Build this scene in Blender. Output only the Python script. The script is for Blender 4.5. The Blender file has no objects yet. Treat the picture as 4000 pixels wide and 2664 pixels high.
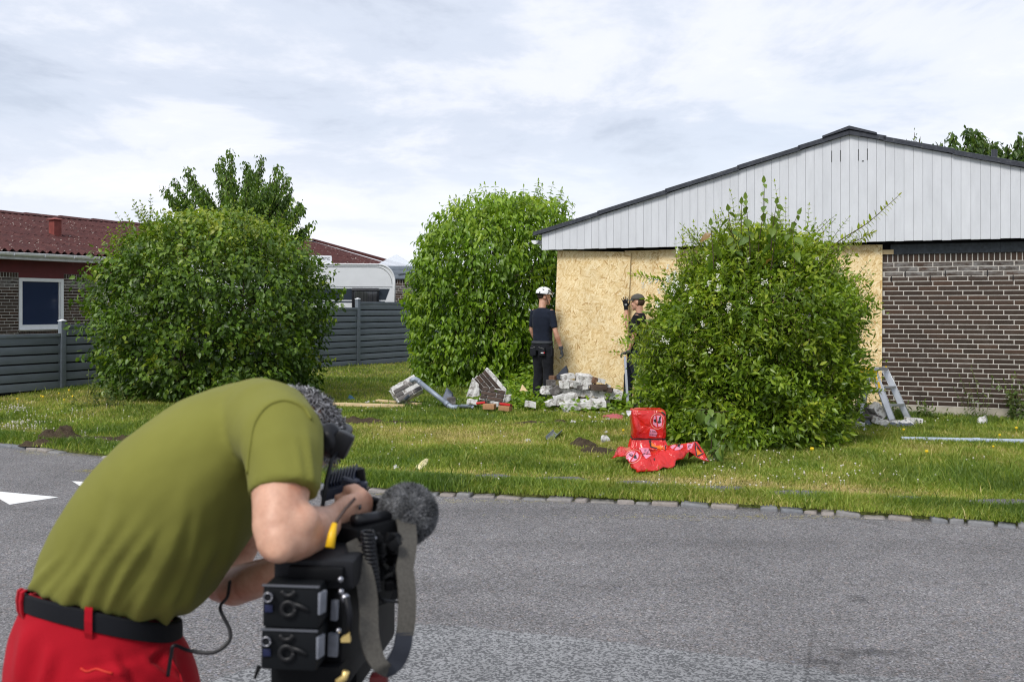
import bpy, bmesh, math, random
import numpy as np
from mathutils import Vector, Matrix, noise as mnoise
R = math.radians
random.seed(7)
SC = bpy.context.scene
COL = SC.collection

# ------------------------------------------------------------------ camera
CAM_Z = 1.6
FPX = 3889.0            # focal length in pixels of the 4000 px wide photograph (35 mm on 36 mm)
cam_d = bpy.data.cameras.new('camera')
cam_d.lens = 35.0; cam_d.sensor_width = 36.0; cam_d.sensor_fit = 'HORIZONTAL'
cam_d.shift_y = -0.033
cam_d.clip_start = 0.05; cam_d.clip_end = 2000
cam_d.dof.use_dof = True; cam_d.dof.focus_distance = 14.0; cam_d.dof.aperture_fstop = 7.1
cam = bpy.data.objects.new('camera', cam_d); COL.objects.link(cam)
cam.location = (0, 0, CAM_Z); cam.rotation_euler = (R(90), 0, 0)
SC.camera = cam

# ------------------------------------------------------------------ light
SUN_EL, SUN_AZ = 48.0, -148.0      # azimuth of the sun measured from +Y towards +X (behind the camera, left)
sd = bpy.data.lights.new('sun', 'SUN'); sd.energy = 1.5; sd.angle = R(17); sd.color = (1.0, 0.965, 0.91)
sun = bpy.data.objects.new('sun', sd); COL.objects.link(sun)
_sv = Vector((math.sin(R(SUN_AZ))*math.cos(R(SUN_EL)), math.cos(R(SUN_AZ))*math.cos(R(SUN_EL)), math.sin(R(SUN_EL))))
sun.rotation_euler = _sv.to_track_quat('Z', 'Y').to_euler()
sun.location = _sv*50
SC.view_settings.view_transform = 'Standard'; SC.view_settings.look = 'None'
SC.view_settings.gamma = 1.0; SC.view_settings.use_curve_mapping = False
SC.view_settings.exposure = 0.98
SC.cycles.pixel_filter_type = 'BLACKMAN_HARRIS'; SC.cycles.filter_width = 1.15

def build_world():
    w = bpy.data.worlds.new('World'); SC.world = w; w.use_nodes = True
    nt = w.node_tree; N = nt.nodes; L = nt.links; N.clear()
    out = N.new('ShaderNodeOutputWorld'); bg = N.new('ShaderNodeBackground')
    L.new(bg.outputs[0], out.inputs[0])
    sky = N.new('ShaderNodeTexSky'); sky.sky_type = 'NISHITA'; sky.sun_disc = False
    sky.sun_elevation = R(SUN_EL); sky.sun_rotation = R(SUN_AZ); sky.dust_density = 2.0
    tc = N.new('ShaderNodeTexCoord')
    sep = N.new('ShaderNodeSeparateXYZ'); L.new(tc.outputs['Generated'], sep.inputs[0])
    def math_(op, a, b=None, clamp=False):
        m = N.new('ShaderNodeMath'); m.operation = op; m.use_clamp = clamp
        for i, x in enumerate((a, b)):
            if x is None: continue
            if isinstance(x, (int, float)): m.inputs[i].default_value = x
            else: L.new(x, m.inputs[i])
        return m.outputs[0]
    zc = math_('ADD', math_('MAXIMUM', sep.outputs[2], 0.0), 0.11)
    px = math_('DIVIDE', sep.outputs[0], zc); py = math_('DIVIDE', sep.outputs[1], zc)
    cmb = N.new('ShaderNodeCombineXYZ'); L.new(px, cmb.inputs[0]); L.new(py, cmb.inputs[1])
    def fbm(scale, off, stretch, det=7, rough=.55, dist=0.0):
        mp = N.new('ShaderNodeMapping'); mp.inputs['Location'].default_value = off
        mp.inputs['Scale'].default_value = stretch
        L.new(cmb.outputs[0], mp.inputs[0])
        t = N.new('ShaderNodeTexNoise'); t.inputs['Scale'].default_value = scale
        t.inputs['Detail'].default_value = det; t.inputs['Roughness'].default_value = rough
        t.inputs['Distortion'].default_value = dist
        L.new(mp.outputs[0], t.inputs['Vector']); return t.outputs[0]
    def ramp(x, stops):
        r = N.new('ShaderNodeValToRGB'); r.color_ramp.interpolation = 'EASE'
        e = r.color_ramp.elements
        while len(e) < len(stops): e.new(.5)
        for q, (p, c) in zip(e, stops): q.position = p; q.color = (*c, 1)
        L.new(x, r.inputs[0]); return r.outputs[0]
    n1 = fbm(.42, (1.3, 3.1, 0), (1.0, .8, 1), 8, .56, .25)
    n2 = fbm(1.25, (7.3, 2.1, 0), (1.0, .75, 1), 9, .62, .3)
    # cloud brightness: grey-blue undersides to bright white puffs
    dens = math_('ADD', math_('MULTIPLY', n1, .62), math_('MULTIPLY', n2, .38))
    cl = ramp(dens, [(.395, (.47, .525, .635)), (.465, (.60, .655, .765)), (.525, (.755, .782, .86)), (.585, (.86, .868, .92)), (.66, (.955, .955, .97))])
    # broken gaps where the blue sky shows through the veil
    gap = fbm(.33, (2.4, 9.2, 0), (1.0, .9, 1), 5, .5, .1)
    gm = ramp(gap, [(.40, (0, 0, 0)), (.62, (.48, .48, .48))])
    ss = N.new('ShaderNodeVectorMath'); ss.operation = 'SCALE'; ss.inputs['Scale'].default_value = .105
    L.new(sky.outputs[0], ss.inputs[0])
    veil = N.new('ShaderNodeMix'); veil.data_type = 'RGBA'; veil.inputs[0].default_value = .62
    L.new(ss.outputs[0], veil.inputs[6]); veil.inputs[7].default_value = (.77, .835, .94, 1)
    mx = N.new('ShaderNodeMix'); mx.data_type = 'RGBA'
    L.new(gm, mx.inputs[0]); L.new(cl, mx.inputs[6]); L.new(veil.outputs[2], mx.inputs[7])
    # pale haze low on the horizon
    hz = ramp(sep.outputs[2], [(0.0, (.75, .75, .75)), (.20, (0, 0, 0))])
    mh = N.new('ShaderNodeMix'); mh.data_type = 'RGBA'; L.new(hz, mh.inputs[0])
    L.new(mx.outputs[2], mh.inputs[6]); mh.inputs[7].default_value = (.86, .875, .93, 1)
    L.new(mh.outputs[2], bg.inputs[0]); bg.inputs[1].default_value = 0.625
build_world()

# ------------------------------------------------------------------ helpers
def P(u, v, D):
    """world point seen at photo pixel (u, v) at depth D metres"""
    return Vector(((u-2000)/FPX*D, D, CAM_Z-(v-1200)/FPX*D))
def G(u, v, z=0.0):
    """world point of photo pixel (u, v) on the horizontal plane z"""
    D = FPX*(CAM_Z-z)/(v-1200); return P(u, v, D)

MW = {}
def world_of(o): return MW.get(o.name, Matrix.Identity(4)) if o else Matrix.Identity(4)
def tag(o, label=None, cat=None, group=None, kind=None):
    if label: o['label'] = label
    if cat: o['category'] = cat
    if group: o['group'] = group
    if kind: o['kind'] = kind
    return o
def thing(name, label, cat, loc=(0, 0, 0), rotz=0.0, group=None):
    o = bpy.data.objects.new(name, None); COL.objects.link(o)
    o.location = loc; o.rotation_euler = (0, 0, rotz); o.empty_display_size = .1
    MW[o.name] = Matrix.Translation(Vector(loc)) @ Matrix.Rotation(rotz, 4, 'Z')
    return tag(o, label, cat, group)
def link(name, me, parent=None, mat=None, loc=None, rot=None):
    o = bpy.data.objects.new(name, me); COL.objects.link(o)
    if mat is not None and me is not None and len(me.materials) == 0: me.materials.append(mat)
    if parent: o.parent = parent
    if loc is not None: o.location = loc
    if rot is not None: o.rotation_euler = rot
    MW[o.name] = world_of(parent)
    return o
def smooth(me, ang=None):
    me.polygons.foreach_set('use_smooth', [True]*len(me.polygons))
    if ang is not None: me.set_sharp_from_angle(angle=R(ang))
def unit(v): return Vector(v).normalized()
def frame(z, x=None):
    """3x3 matrix with its z axis along z"""
    z = unit(z); x = Vector(x) if x is not None else (Vector((1, 0, 0)) if abs(z.x) < .9 else Vector((0, 1, 0)))
    x = (x - z*x.dot(z)).normalized(); y = z.cross(x)
    return Matrix((x, y, z)).transposed()
def euler(r, p=0, y=0): return (Matrix.Rotation(R(y), 3, 'Z') @ Matrix.Rotation(R(p), 3, 'Y') @ Matrix.Rotation(R(r), 3, 'X'))

class MB:
    def __init__(s): s.v = []; s.f = []
    def add(s, vs, fs):
        n = len(s.v); s.v += [Vector(p) for p in vs]; s.f += [tuple(i+n for i in f) for f in fs]
    def hexa(s, p):          # p: bottom 4 (ccw from above), top 4
        s.add(p, [(3, 2, 1, 0), (4, 5, 6, 7), (0, 1, 5, 4), (1, 2, 6, 5), (2, 3, 7, 6), (3, 0, 4, 7)])
    def box(s, c, size, rot=None):
        c = Vector(c); a, b, d = (x/2 for x in size)
        pts = [Vector(q) for q in ((-a, -b, -d), (a, -b, -d), (a, b, -d), (-a, b, -d), (-a, -b, d), (a, -b, d), (a, b, d), (-a, b, d))]
        s.hexa([c+(rot @ q if rot else q) for q in pts])
    def span(s, lo, hi): s.box([(a+b)/2 for a, b in zip(lo, hi)], [b-a for a, b in zip(lo, hi)])
    def bevbox(s, c, size, b, rot=None):
        bm = bmesh.new(); bmesh.ops.create_cube(bm, size=1.0)
        bmesh.ops.scale(bm, vec=size, verts=bm.verts)
        bmesh.ops.bevel(bm, geom=bm.edges[:], offset=b, segments=2, affect='EDGES', profile=.6)
        bm.verts.index_update(); c = Vector(c)
        s.add([c+(rot @ v.co if rot else v.co) for v in bm.verts], [[v.index for v in f.verts] for f in bm.faces]); bm.free()
    def rings(s, rs, cap=True):
        n = len(rs[0]); vs = [p for r in rs for p in r]; fs = []
        for i in range(len(rs)-1):
            for j in range(n):
                k = (j+1) % n; fs.append((i*n+j, i*n+k, (i+1)*n+k, (i+1)*n+j))
        if cap:
            fs.append(tuple(range(n-1, -1, -1))); m = (len(rs)-1)*n; fs.append(tuple(range(m, m+n)))
        s.add(vs, fs)
    def tube(s, pts, rad, seg=10, cap=True, up=None, asp=1.0, rounded=False):
        pts = [Vector(p) for p in pts]; n = len(pts)
        if not isinstance(rad, (list, tuple)): rad = [rad]*n
        rad = list(rad)
        if rounded:
            a = (pts[0]-pts[1]).normalized(); b = (pts[-1]-pts[-2]).normalized(); r0, r1 = rad[0], rad[-1]
            pts = [pts[0]+a*r0*.97, pts[0]+a*r0*.8, pts[0]+a*r0*.45]+pts+[pts[-1]+b*r1*.45, pts[-1]+b*r1*.8, pts[-1]+b*r1*.97]
            rad = [r0*.25, r0*.62, r0*.9]+rad+[r1*.9, r1*.62, r1*.25]; n = len(pts)
        rs = []; x = None
        for i in range(n):
            d = (pts[min(i+1, n-1)]-pts[max(i-1, 0)])
            if d.length < 1e-9: d = Vector((0, 0, 1))
            if x is None: x = Vector(up) if up is not None else None
            m = frame(d, x); x = m.col[0].copy()
            rs.append([pts[i] + m.col[0]*(rad[i]*math.cos(2*math.pi*k/seg)) + m.col[1]*(rad[i]*asp*math.sin(2*math.pi*k/seg)) for k in range(seg)])
        s.rings(rs, cap)
    def ell(s, c, r, rot=None, nu=14, nv=9):
        c = Vector(c); rs = []
        for i in range(1, nv):
            th = math.pi*i/nv
            rs.append([c + (rot @ Vector((r[0]*math.sin(th)*math.cos(p), r[1]*math.sin(th)*math.sin(p), -r[2]*math.cos(th))) if rot else
                            Vector((r[0]*math.sin(th)*math.cos(p), r[1]*math.sin(th)*math.sin(p), -r[2]*math.cos(th))))
                       for p in (2*math.pi*k/nu for k in range(nu))])
        s.rings(rs, True)
    def prism(s, poly, off):
        n = len(poly); off = Vector(off); vs = [Vector(p) for p in poly]+[Vector(p)+off for p in poly]
        fs = [tuple(range(n)), tuple(range(2*n-1, n-1, -1))]+[((i+1) % n, i, i+n, (i+1) % n+n) for i in range(n)]
        s.add(vs, fs)
    def mesh(s, name):
        me = bpy.data.meshes.new(name); me.from_pydata([tuple(p) for p in s.v], [], s.f); me.update(); return me
    def build(s, name, mat, parent=None, sm=None, world=False, fix=False):
        if world and parent is not None:
            inv = world_of(parent).inverted(); s.v = [inv @ p for p in s.v]
        me = s.mesh(name)
        if fix:
            bm = bmesh.new(); bm.from_mesh(me); bmesh.ops.recalc_face_normals(bm, faces=bm.faces); bm.to_mesh(me); bm.free()
        if sm is not None: smooth(me, sm if sm is not True else None)
        return link(name, me, parent, mat)
    def remeshed(s, name, mat, parent=None, voxel=.01, it=4, world=True, disp=None):
        if world and parent is not None:
            inv = world_of(parent).inverted(); s.v = [inv @ p for p in s.v]
        me = s.mesh(name+'_tmp')
        bm = bmesh.new(); bm.from_mesh(me); bmesh.ops.recalc_face_normals(bm, faces=bm.faces); bm.to_mesh(me); bm.free()
        o = bpy.data.objects.new('tmp', me); COL.objects.link(o)
        m = o.modifiers.new('r', 'REMESH'); m.mode = 'VOXEL'; m.voxel_size = voxel; m.use_smooth_shade = True
        m = o.modifiers.new('s', 'SMOOTH'); m.factor = .5; m.iterations = it
        dg = bpy.context.evaluated_depsgraph_get()
        ne = bpy.data.meshes.new_from_object(o.evaluated_get(dg)); ne.name = name
        bpy.data.objects.remove(o); bpy.data.meshes.remove(me)
        if disp:
            ne.update()
            co = [v.co.copy() for v in ne.vertices]; no = [v.normal.copy() for v in ne.vertices]
            W = world_of(parent)
            for v, c, n_ in zip(ne.vertices, co, no): v.co = c + n_*disp(W @ c)
        smooth(ne); ne.materials.clear()
        return link(name, ne, parent, mat)

def mesh_np(name, verts, faces, attr=None, mat=None, parent=None, kind=None, sm=False):
    me = bpy.data.meshes.new(name); verts = np.asarray(verts, np.float32); faces = np.asarray(faces, np.int32)
    k = faces.shape[1]; nf = len(faces)
    me.vertices.add(len(verts)); me.vertices.foreach_set('co', verts.ravel())
    me.loops.add(nf*k); me.loops.foreach_set('vertex_index', faces.ravel())
    me.polygons.add(nf); me.polygons.foreach_set('loop_start', np.arange(0, nf*k, k, dtype=np.int32))
    if sm: me.polygons.foreach_set('use_smooth', np.ones(nf, bool))
    for an, av in (attr or {}).items():
        a = me.attributes.new(an, 'FLOAT', 'FACE'); a.data.foreach_set('value', np.asarray(av, np.float32))
    me.update(calc_edges=True); me.validate()
    o = link(name, me, parent, mat)
    if kind: o['kind'] = kind
    return o

# ------------------------------------------------------------------ materials
class NT:
    def __init__(s, name):
        s.m = bpy.data.materials.new(name); s.m.use_nodes = True
        s.n = s.m.node_tree.nodes; s.l = s.m.node_tree.links; s.n.clear()
        s.out = s.n.new('ShaderNodeOutputMaterial')
    def node(s, t, **kw):
        n = s.n.new('ShaderNode'+t)
        for k, v in kw.items(): setattr(n, k, v)
        return n
    def set(s, sock, v):
        if hasattr(v, 'is_linked'): s.l.new(v, sock)
        elif isinstance(v, (tuple, list)) and len(v) == 3 and sock.type == 'RGBA': sock.default_value = (*v, 1)
        else: sock.default_value = v
    def coord(s, kind='Object', scale=(1, 1, 1), rot=(0, 0, 0), loc=(0, 0, 0)):
        t = s.node('TexCoord') if kind != 'World' else s.node('NewGeometry')
        m = s.node('Mapping'); m.inputs['Scale'].default_value = scale; m.inputs['Rotation'].default_value = rot; m.inputs['Location'].default_value = loc
        s.l.new(t.outputs['Position' if kind == 'World' else kind], m.inputs[0]); return m.outputs[0]
    def noise(s, vec, scale, det=4, rough=.55, dist=0, out=0):
        t = s.node('TexNoise'); s.l.new(vec, t.inputs['Vector']); t.inputs['Scale'].default_value = scale
        t.inputs['Detail'].default_value = det; t.inputs['Roughness'].default_value = rough; t.inputs['Distortion'].default_value = dist
        return t.outputs[out]
    def voro(s, vec, scale, feat='F1', out='Distance', rnd=1.0):
        t = s.node('TexVoronoi', feature=feat); s.l.new(vec, t.inputs['Vector']); t.inputs['Scale'].default_value = scale
        t.inputs['Randomness'].default_value = rnd; return t.outputs[out]
    def ramp(s, x, stops, interp='LINEAR'):
        r = s.node('ValToRGB'); r.color_ramp.interpolation = interp; e = r.color_ramp.elements
        while len(e) < len(stops): e.new(.5)
        for q, (p, c) in zip(e, stops):
            q.position = p; c = (c, c, c) if isinstance(c, (int, float)) else c; q.color = (*c, 1)
        s.l.new(x, r.inputs[0]); return r.outputs[0]
    def mix(s, f, a, b, mode='MIX'):
        m = s.node('Mix', data_type='RGBA', blend_type=mode)
        s.set(m.inputs[0], f); s.set(m.inputs[6], a); s.set(m.inputs[7], b); return m.outputs[2]
    def math(s, op, a, b=None):
        m = s.node('Math', operation=op); s.set(m.inputs[0], a)
        if b is not None: s.set(m.inputs[1], b)
        return m.outputs[0]
    def bump(s, h, strength=.3, dist=.01):
        b = s.node('Bump'); b.inputs['Strength'].default_value = strength; b.inputs['Distance'].default_value = dist
        s.l.new(h, b.inputs['Height']); return b.outputs[0]
    def attr(s, name):
        a = s.node('Attribute'); a.attribute_name = name; return a.outputs['Fac']
    def rnd(s): return s.node('ObjectInfo').outputs['Random']
    def bsdf(s, col, rough=.7, spec=.4, metal=0, normal=None, **kw):
        b = s.node('BsdfPrincipled'); s.set(b.inputs['Base Color'], col); s.set(b.inputs['Roughness'], rough)
        s.set(b.inputs['Specular IOR Level'], spec); s.set(b.inputs['Metallic'], metal)
        if normal is not None: s.l.new(normal, b.inputs['Normal'])
        for k, v in kw.items(): s.set(b.inputs[k.replace('_', ' ')], v)
        s.l.new(b.outputs[0], s.out.inputs[0]); return b
_M = {}
def simple(name, col, rough=.7, spec=.4, metal=0, var=.18, scale=9, bump=.15, bscale=60, bdist=.003, coat=0):
    """plain material whose colour wanders a little with fine grain on top"""
    if name in _M: return _M[name]
    t = NT(name); c = t.coord('Object')
    n = t.noise(c, scale, 5, .6); lo = tuple(x*(1-var) for x in col); hi = tuple(min(1, x*(1+var)) for x in col)
    colr = t.ramp(n, [(.3, lo), (.7, hi)])
    nb = t.bump(t.noise(c, bscale, 3, .6), bump, bdist) if bump else None
    b = t.bsdf(colr, rough, spec, metal, nb)
    if coat: b.inputs['Coat Weight'].default_value = coat; b.inputs['Coat Roughness'].default_value = .15
    _M[name] = t.m; return t.m
# ================================================================== special materials
def m_asphalt(name, lo, hi, patch=False):
    t = NT(name); c = t.coord('World')
    st = t.voro(c, 135 if not patch else 105, out='Color')
    sep = t.node('SeparateColor'); t.l.new(st, sep.inputs[0])
    st2 = t.voro(c, 62, out='Color'); sep2 = t.node('SeparateColor'); t.l.new(st2, sep2.inputs[0])
    big = t.noise(c, .55, 4, .6); mid = t.noise(c, 4.5, 5, .65)
    if patch:
        base = t.ramp(sep.outputs[0], [(.0, lo), (.40, tuple(x*1.2 for x in lo)), (.56, hi), (1, tuple(min(1, x*1.25) for x in hi))])
    else:
        base = t.ramp(sep.outputs[0], [(.0, tuple(x*.6 for x in lo)), (.5, tuple((a+b)/2 for a, b in zip(lo, hi))), (.88, hi), (1, tuple(x*1.55 for x in hi))])
        warm = t.ramp(sep2.outputs[1], [(.80, (1, 1, 1)), (.90, (1.12, 1.0, .92)), (1, (.92, .97, 1.1))])
        base = t.mix(1.0, base, warm, 'MULTIPLY')
    base = t.mix(1.0, base, t.ramp(big, [(.3, .84), (.7, 1.12)]), 'MULTIPLY')
    base = t.mix(1.0, base, t.ramp(mid, [(.3, .90), (.7, 1.08)]), 'MULTIPLY')
    # oil stains: spots with their own outline
    g = t.node('NewGeometry').outputs['Position']
    wob = t.noise(c, 9, 5, .7, out=1)
    wv = t.node('VectorMath', operation='MULTIPLY_ADD'); t.l.new(wob, wv.inputs[0]); wv.inputs[1].default_value = (.30, .30, 0); t.l.new(g, wv.inputs[2])
    for (sx, sy, rx, ry) in ((1.66, 4.62, .25, .075), (1.90, 5.46, .09, .07), (1.42, 4.50, .17, .055)):
        mp = t.node('Mapping'); mp.inputs['Location'].default_value = (-(sx+.15)/rx, -(sy+.15)/ry, 0); mp.inputs['Scale'].default_value = (1/rx, 1/ry, 0)
        t.l.new(wv.outputs[0], mp.inputs[0])
        ln = t.node('VectorMath', operation='LENGTH'); t.l.new(mp.outputs[0], ln.inputs[0])
        base = t.mix(1.0, base, t.ramp(ln.outputs['Value'], [(.35, .55), (1.2, 1)]), 'MULTIPLY')
    # wheel tracks and patchy wear running along the street
    tr = t.noise(t.coord('World', (.10, 1.1, 1), (0, 0, .27)), 1, 4, .6)
    base = t.mix(1.0, base, t.ramp(tr, [(.32, .84), (.5, 1.0), (.68, 1.12)]), 'MULTIPLY')
    # thin cracks
    ck = t.voro(t.coord('World', (.36, .5, 1), (0, 0, .5)), 1, 'DISTANCE_TO_EDGE')
    base = t.mix(1.0, base, t.ramp(ck, [(.0010, .72), (.0035, 1)]), 'MULTIPLY')
    b = t.bump(sep.outputs[0], .55, .004)
    t.bsdf(base, .86, .35, 0, b); return t.m
def m_paint():
    t = NT('road_paint'); c = t.coord('World')
    n = t.noise(c, 30, 6, .75)
    t.bsdf(t.ramp(n, [(.33, (.22, .22, .22)), (.40, (.72, .72, .71)), (.8, (.80, .80, .79))]), .7, .4, 0, t.bump(t.voro(c, 140), .4, .003)); return t.m
def m_lawn():
    t = NT('lawn_soil'); c = t.coord('World')
    a = t.noise(c, .7, 5, .6); b = t.noise(c, 7, 6, .7); f = t.noise(c, 90, 4, .7)
    col = t.ramp(b, [(.3, (.060, .080, .020)), (.52, (.125, .135, .040)), (.72, (.20, .17, .075))])
    col = t.mix(t.ramp(a, [(.35, 0), (.7, .6)]), col, (.085, .12, .025))
    col = t.mix(1.0, col, t.ramp(f, [(.3, .62), (.7, 1.3)]), 'MULTIPLY')
    t.bsdf(col, .95, .1, 0, t.bump(f, .6, .02)); return t.m
def m_soil():
    t = NT('bare_soil'); c = t.coord('World')
    f = t.noise(c, 60, 6, .75); g = t.noise(c, 9, 4)
    col = t.ramp(f, [(.3, (.030, .021, .015)), (.55, (.085, .062, .043)), (.78, (.19, .15, .10))])
    col = t.mix(t.ramp(g, [(.45, 0), (.7, .5)]), col, (.115, .10, .045))
    t.bsdf(col, .97, .1, 0, t.bump(f, 1, .03)); return t.m
def m_osb():
    t = NT('osb'); g = t.coord('Object'); rr = t.rnd()
    off = t.node('CombineXYZ'); t.l.new(t.math('MULTIPLY', rr, 37.0), off.inputs[0]); t.l.new(t.math('MULTIPLY', rr, 11.0), off.inputs[2])
    va = t.node('VectorMath', operation='ADD'); t.l.new(g, va.inputs[0]); t.l.new(off.outputs[0], va.inputs[1])
    wob = t.noise(va.outputs[0], 6, 2, .5, out=1)
    best = None; col = None
    for i, (ang, sx, sz) in enumerate(((8, 10.5, 58), (-35, 14, 76), (52, 12.5, 64), (92, 11, 70), (140, 15, 80), (-72, 13, 62))):
        w2 = t.node('VectorMath', operation='MULTIPLY_ADD'); t.l.new(wob, w2.inputs[0]); w2.inputs[1].default_value = (.035, 0, .035); t.l.new(va.outputs[0], w2.inputs[2])
        mp = t.node('Mapping'); mp.vector_type = 'TEXTURE'
        mp.inputs['Rotation'].default_value = (0, R(ang), 0); mp.inputs['Scale'].default_value = (1/sx, 1.0, 1/sz); mp.inputs['Location'].default_value = (i*.37, 0, i*.21)
        t.l.new(w2.outputs[0], mp.inputs[0])
        vc = t.voro(mp.outputs[0], 1.0, out='Color'); sp = t.node('SeparateColor'); t.l.new(vc, sp.inputs[0])
        key = sp.outputs[0]
        grain = t.noise(t.coord('Object', (1, 1, 1)), 120, 2, .5)
        cc = t.ramp(sp.outputs[1], [(0, (.46, .30, .13)), (.07, (.60, .44, .22)), (.30, (.72, .57, .33)), (.7, (.80, .67, .43)), (1, (.86, .76, .55))])
        if best is None: best, col = key, cc
        else:
            gt = t.math('GREATER_THAN', key, best); col = t.mix(gt, col, cc); best = t.math('MAXIMUM', key, best)
    n = t.noise(va.outputs[0], 2.2, 4, .6); fine = t.noise(t.coord('Object', (1, 1, 3)), 160, 2, .6)
    col = t.mix(1.0, col, t.ramp(n, [(.3, .88), (.7, 1.08)]), 'MULTIPLY')
    col = t.mix(1.0, col, t.ramp(fine, [(.3, .92), (.7, 1.05)]), 'MULTIPLY')
    col = t.mix(1.0, col, (1.02, .965, .86), 'MULTIPLY')
    dk = t.noise(va.outputs[0], 26, 3, .7); col = t.mix(t.ramp(dk, [(.70, 0), (.77, .75)]), col, (.26, .14, .055))
    t.bsdf(col, .72, .3, 0, t.bump(best, .35, .003)); return t.m
def m_brick(name, stops, dust=.12):
    t = NT(name); r = t.rnd(); c = t.coord('Object')
    col = t.ramp(r, stops); n = t.noise(t.coord('World'), 38, 5, .7)
    col = t.mix(1.0, col, t.ramp(n, [(.3, .78), (.7, 1.22)]), 'MULTIPLY')
    w = t.noise(t.coord('World'), 3.1, 5, .65)
    col = t.mix(t.ramp(w, [(.55, 0), (.75, dust)]), col, (.34, .31, .29))
    # lime bloom on the courses under the eaves
    gz_ = t.node('SeparateXYZ'); t.l.new(t.node('NewGeometry').outputs['Position'], gz_.inputs[0])
    zb_ = t.ramp(t.math('DIVIDE', gz_.outputs[2], 4.0), [(.495, 0), (.515, 1), (.548, 1), (.556, 0)])
    bl = t.math('MULTIPLY', zb_, t.ramp(t.noise(t.coord('World', (1, 1, 2.5)), 7, 5, .7), [(.40, 0), (.66, .75)])); col = t.mix(bl, col, (.27, .265, .26))
    t.bsdf(col, .66, .18, 0, t.bump(n, .35, .004)); return t.m
def m_mortar(name, col=(.50, .475, .44)):
    return simple(name, col, .95, .2, 0, .16, 14, .5, 120, .003)
def m_boards():
    t = NT('white_board_paint'); c = t.coord('World', (1, 1, .25)); r = t.rnd()
    n = t.noise(c, 7, 6, .65)
    col = t.ramp(r, [(0, (.570, .587, .622)), (1, (.592, .608, .642))])
    col = t.mix(1.0, col, t.ramp(n, [(.3, .90), (.65, 1.03)]), 'MULTIPLY')
    sp = t.noise(t.coord('World', (1, 1, .6)), 40, 3, .7); col = t.mix(t.ramp(sp, [(.74, 0), (.80, .35)]), col, (.30, .29, .27))
    t.bsdf(col, .55, .4, 0, t.bump(t.noise(t.coord('World', (6, 6, .6)), 20, 4), .12, .004)); return t.m
def m_slat():
    t = NT('grey_slat_paint'); c = t.coord('Object', (.25, 1, 1)); r = t.rnd()
    n = t.noise(c, 9, 6, .7)
    col = t.ramp(r, [(0, (.130, .152, .178)), (1, (.172, .196, .222))])
    col = t.mix(1.0, col, t.ramp(n, [(.3, .82), (.7, 1.15)]), 'MULTIPLY')
    s = t.noise(t.coord('Object', (.5, 1, 1.5)), 5, 5, .7); col = t.mix(t.ramp(s, [(.60, 0), (.78, .5)]), col, (.125, .135, .075))
    t.bsdf(col, .6, .35, 0, t.bump(t.noise(t.coord('Object', (.5, 6, 9)), 10, 4), .2, .005)); return t.m
def m_roofred():
    t = NT('red_fibre_cement'); c = t.coord('Object')
    n = t.noise(c, 3.2, 6, .7); f = t.noise(c, 30, 4, .7)
    col = t.ramp(n, [(.3, (.042, .015, .015)), (.55, (.072, .024, .022)), (.75, (.112, .046, .040))])
    col = t.mix(1.0, col, t.ramp(f, [(.3, .75), (.7, 1.25)]), 'MULTIPLY')
    v = t.voro(t.coord('Object', (2.2, 2.2, 1)), 2.3); msk = t.noise(c, .8, 3)
    li = t.ramp(v, [(.09, 1), (.135, 0)]); li2 = t.ramp(t.voro(t.coord('Object', (1, 1, 1), loc=(.4, 1.7, 0)), 9), [(.14, 1), (.2, 0)])
    li = t.mix(t.ramp(msk, [(.42, 0), (.52, 1)]), (0, 0, 0), t.mix(1.0, li, li2, 'LIGHTEN'))
    col = t.mix(t.math('MULTIPLY', li, t.ramp(f, [(.4, .0), (.58, .7)])), col, (.50, .47, .42))
    t.bsdf(col, .85, .25, 0, t.bump(f, .4, .01)); return t.m
def m_roofdark():
    t = NT('dark_fibre_cement'); c = t.coord('Object'); n = t.noise(c, 18, 6, .75)
    col = t.ramp(n, [(.3, (.022, .025, .034)), (.6, (.045, .050, .064)), (.74, (.16, .155, .145))])
    t.bsdf(col, .7, .35, 0, t.bump(n, .4, .01)); return t.m
def m_glass(name='window_glass', col=(.024, .036, .075)):
    t = NT(name); t.bsdf(col, .06, .8); return t.m
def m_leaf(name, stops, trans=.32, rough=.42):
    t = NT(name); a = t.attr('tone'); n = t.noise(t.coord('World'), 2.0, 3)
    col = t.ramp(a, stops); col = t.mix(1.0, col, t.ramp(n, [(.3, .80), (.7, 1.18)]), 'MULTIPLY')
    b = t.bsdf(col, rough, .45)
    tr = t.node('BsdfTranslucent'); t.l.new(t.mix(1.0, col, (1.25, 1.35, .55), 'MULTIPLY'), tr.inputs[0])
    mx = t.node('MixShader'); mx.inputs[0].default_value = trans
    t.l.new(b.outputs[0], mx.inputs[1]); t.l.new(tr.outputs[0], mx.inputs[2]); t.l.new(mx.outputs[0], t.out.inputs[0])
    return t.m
def m_cloth(name, col, scale=900, fold=0, rough=.9, var=.12):
    t = NT(name); c = t.coord('Object'); n = t.noise(c, 7, 4, .6)
    colr = t.ramp(n, [(.3, tuple(x*(1-var) for x in col)), (.7, tuple(x*(1+var) for x in col))])
    h = t.noise(c, scale, 2, .6); nb = t.bump(h, .25, .001)
    if fold:
        f = t.noise(t.coord('Object', (1, 1, .5)), fold, 4, .55, .6); b2 = t.node('Bump'); b2.inputs['Strength'].default_value = .55; b2.inputs['Distance'].default_value = .03
        t.l.new(f, b2.inputs['Height']); t.l.new(nb, b2.inputs['Normal']); nb = b2.outputs[0]
    b = t.bsdf(colr, rough, .15, 0, nb); b.inputs['Sheen Weight'].default_value = .03; return t.m
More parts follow.
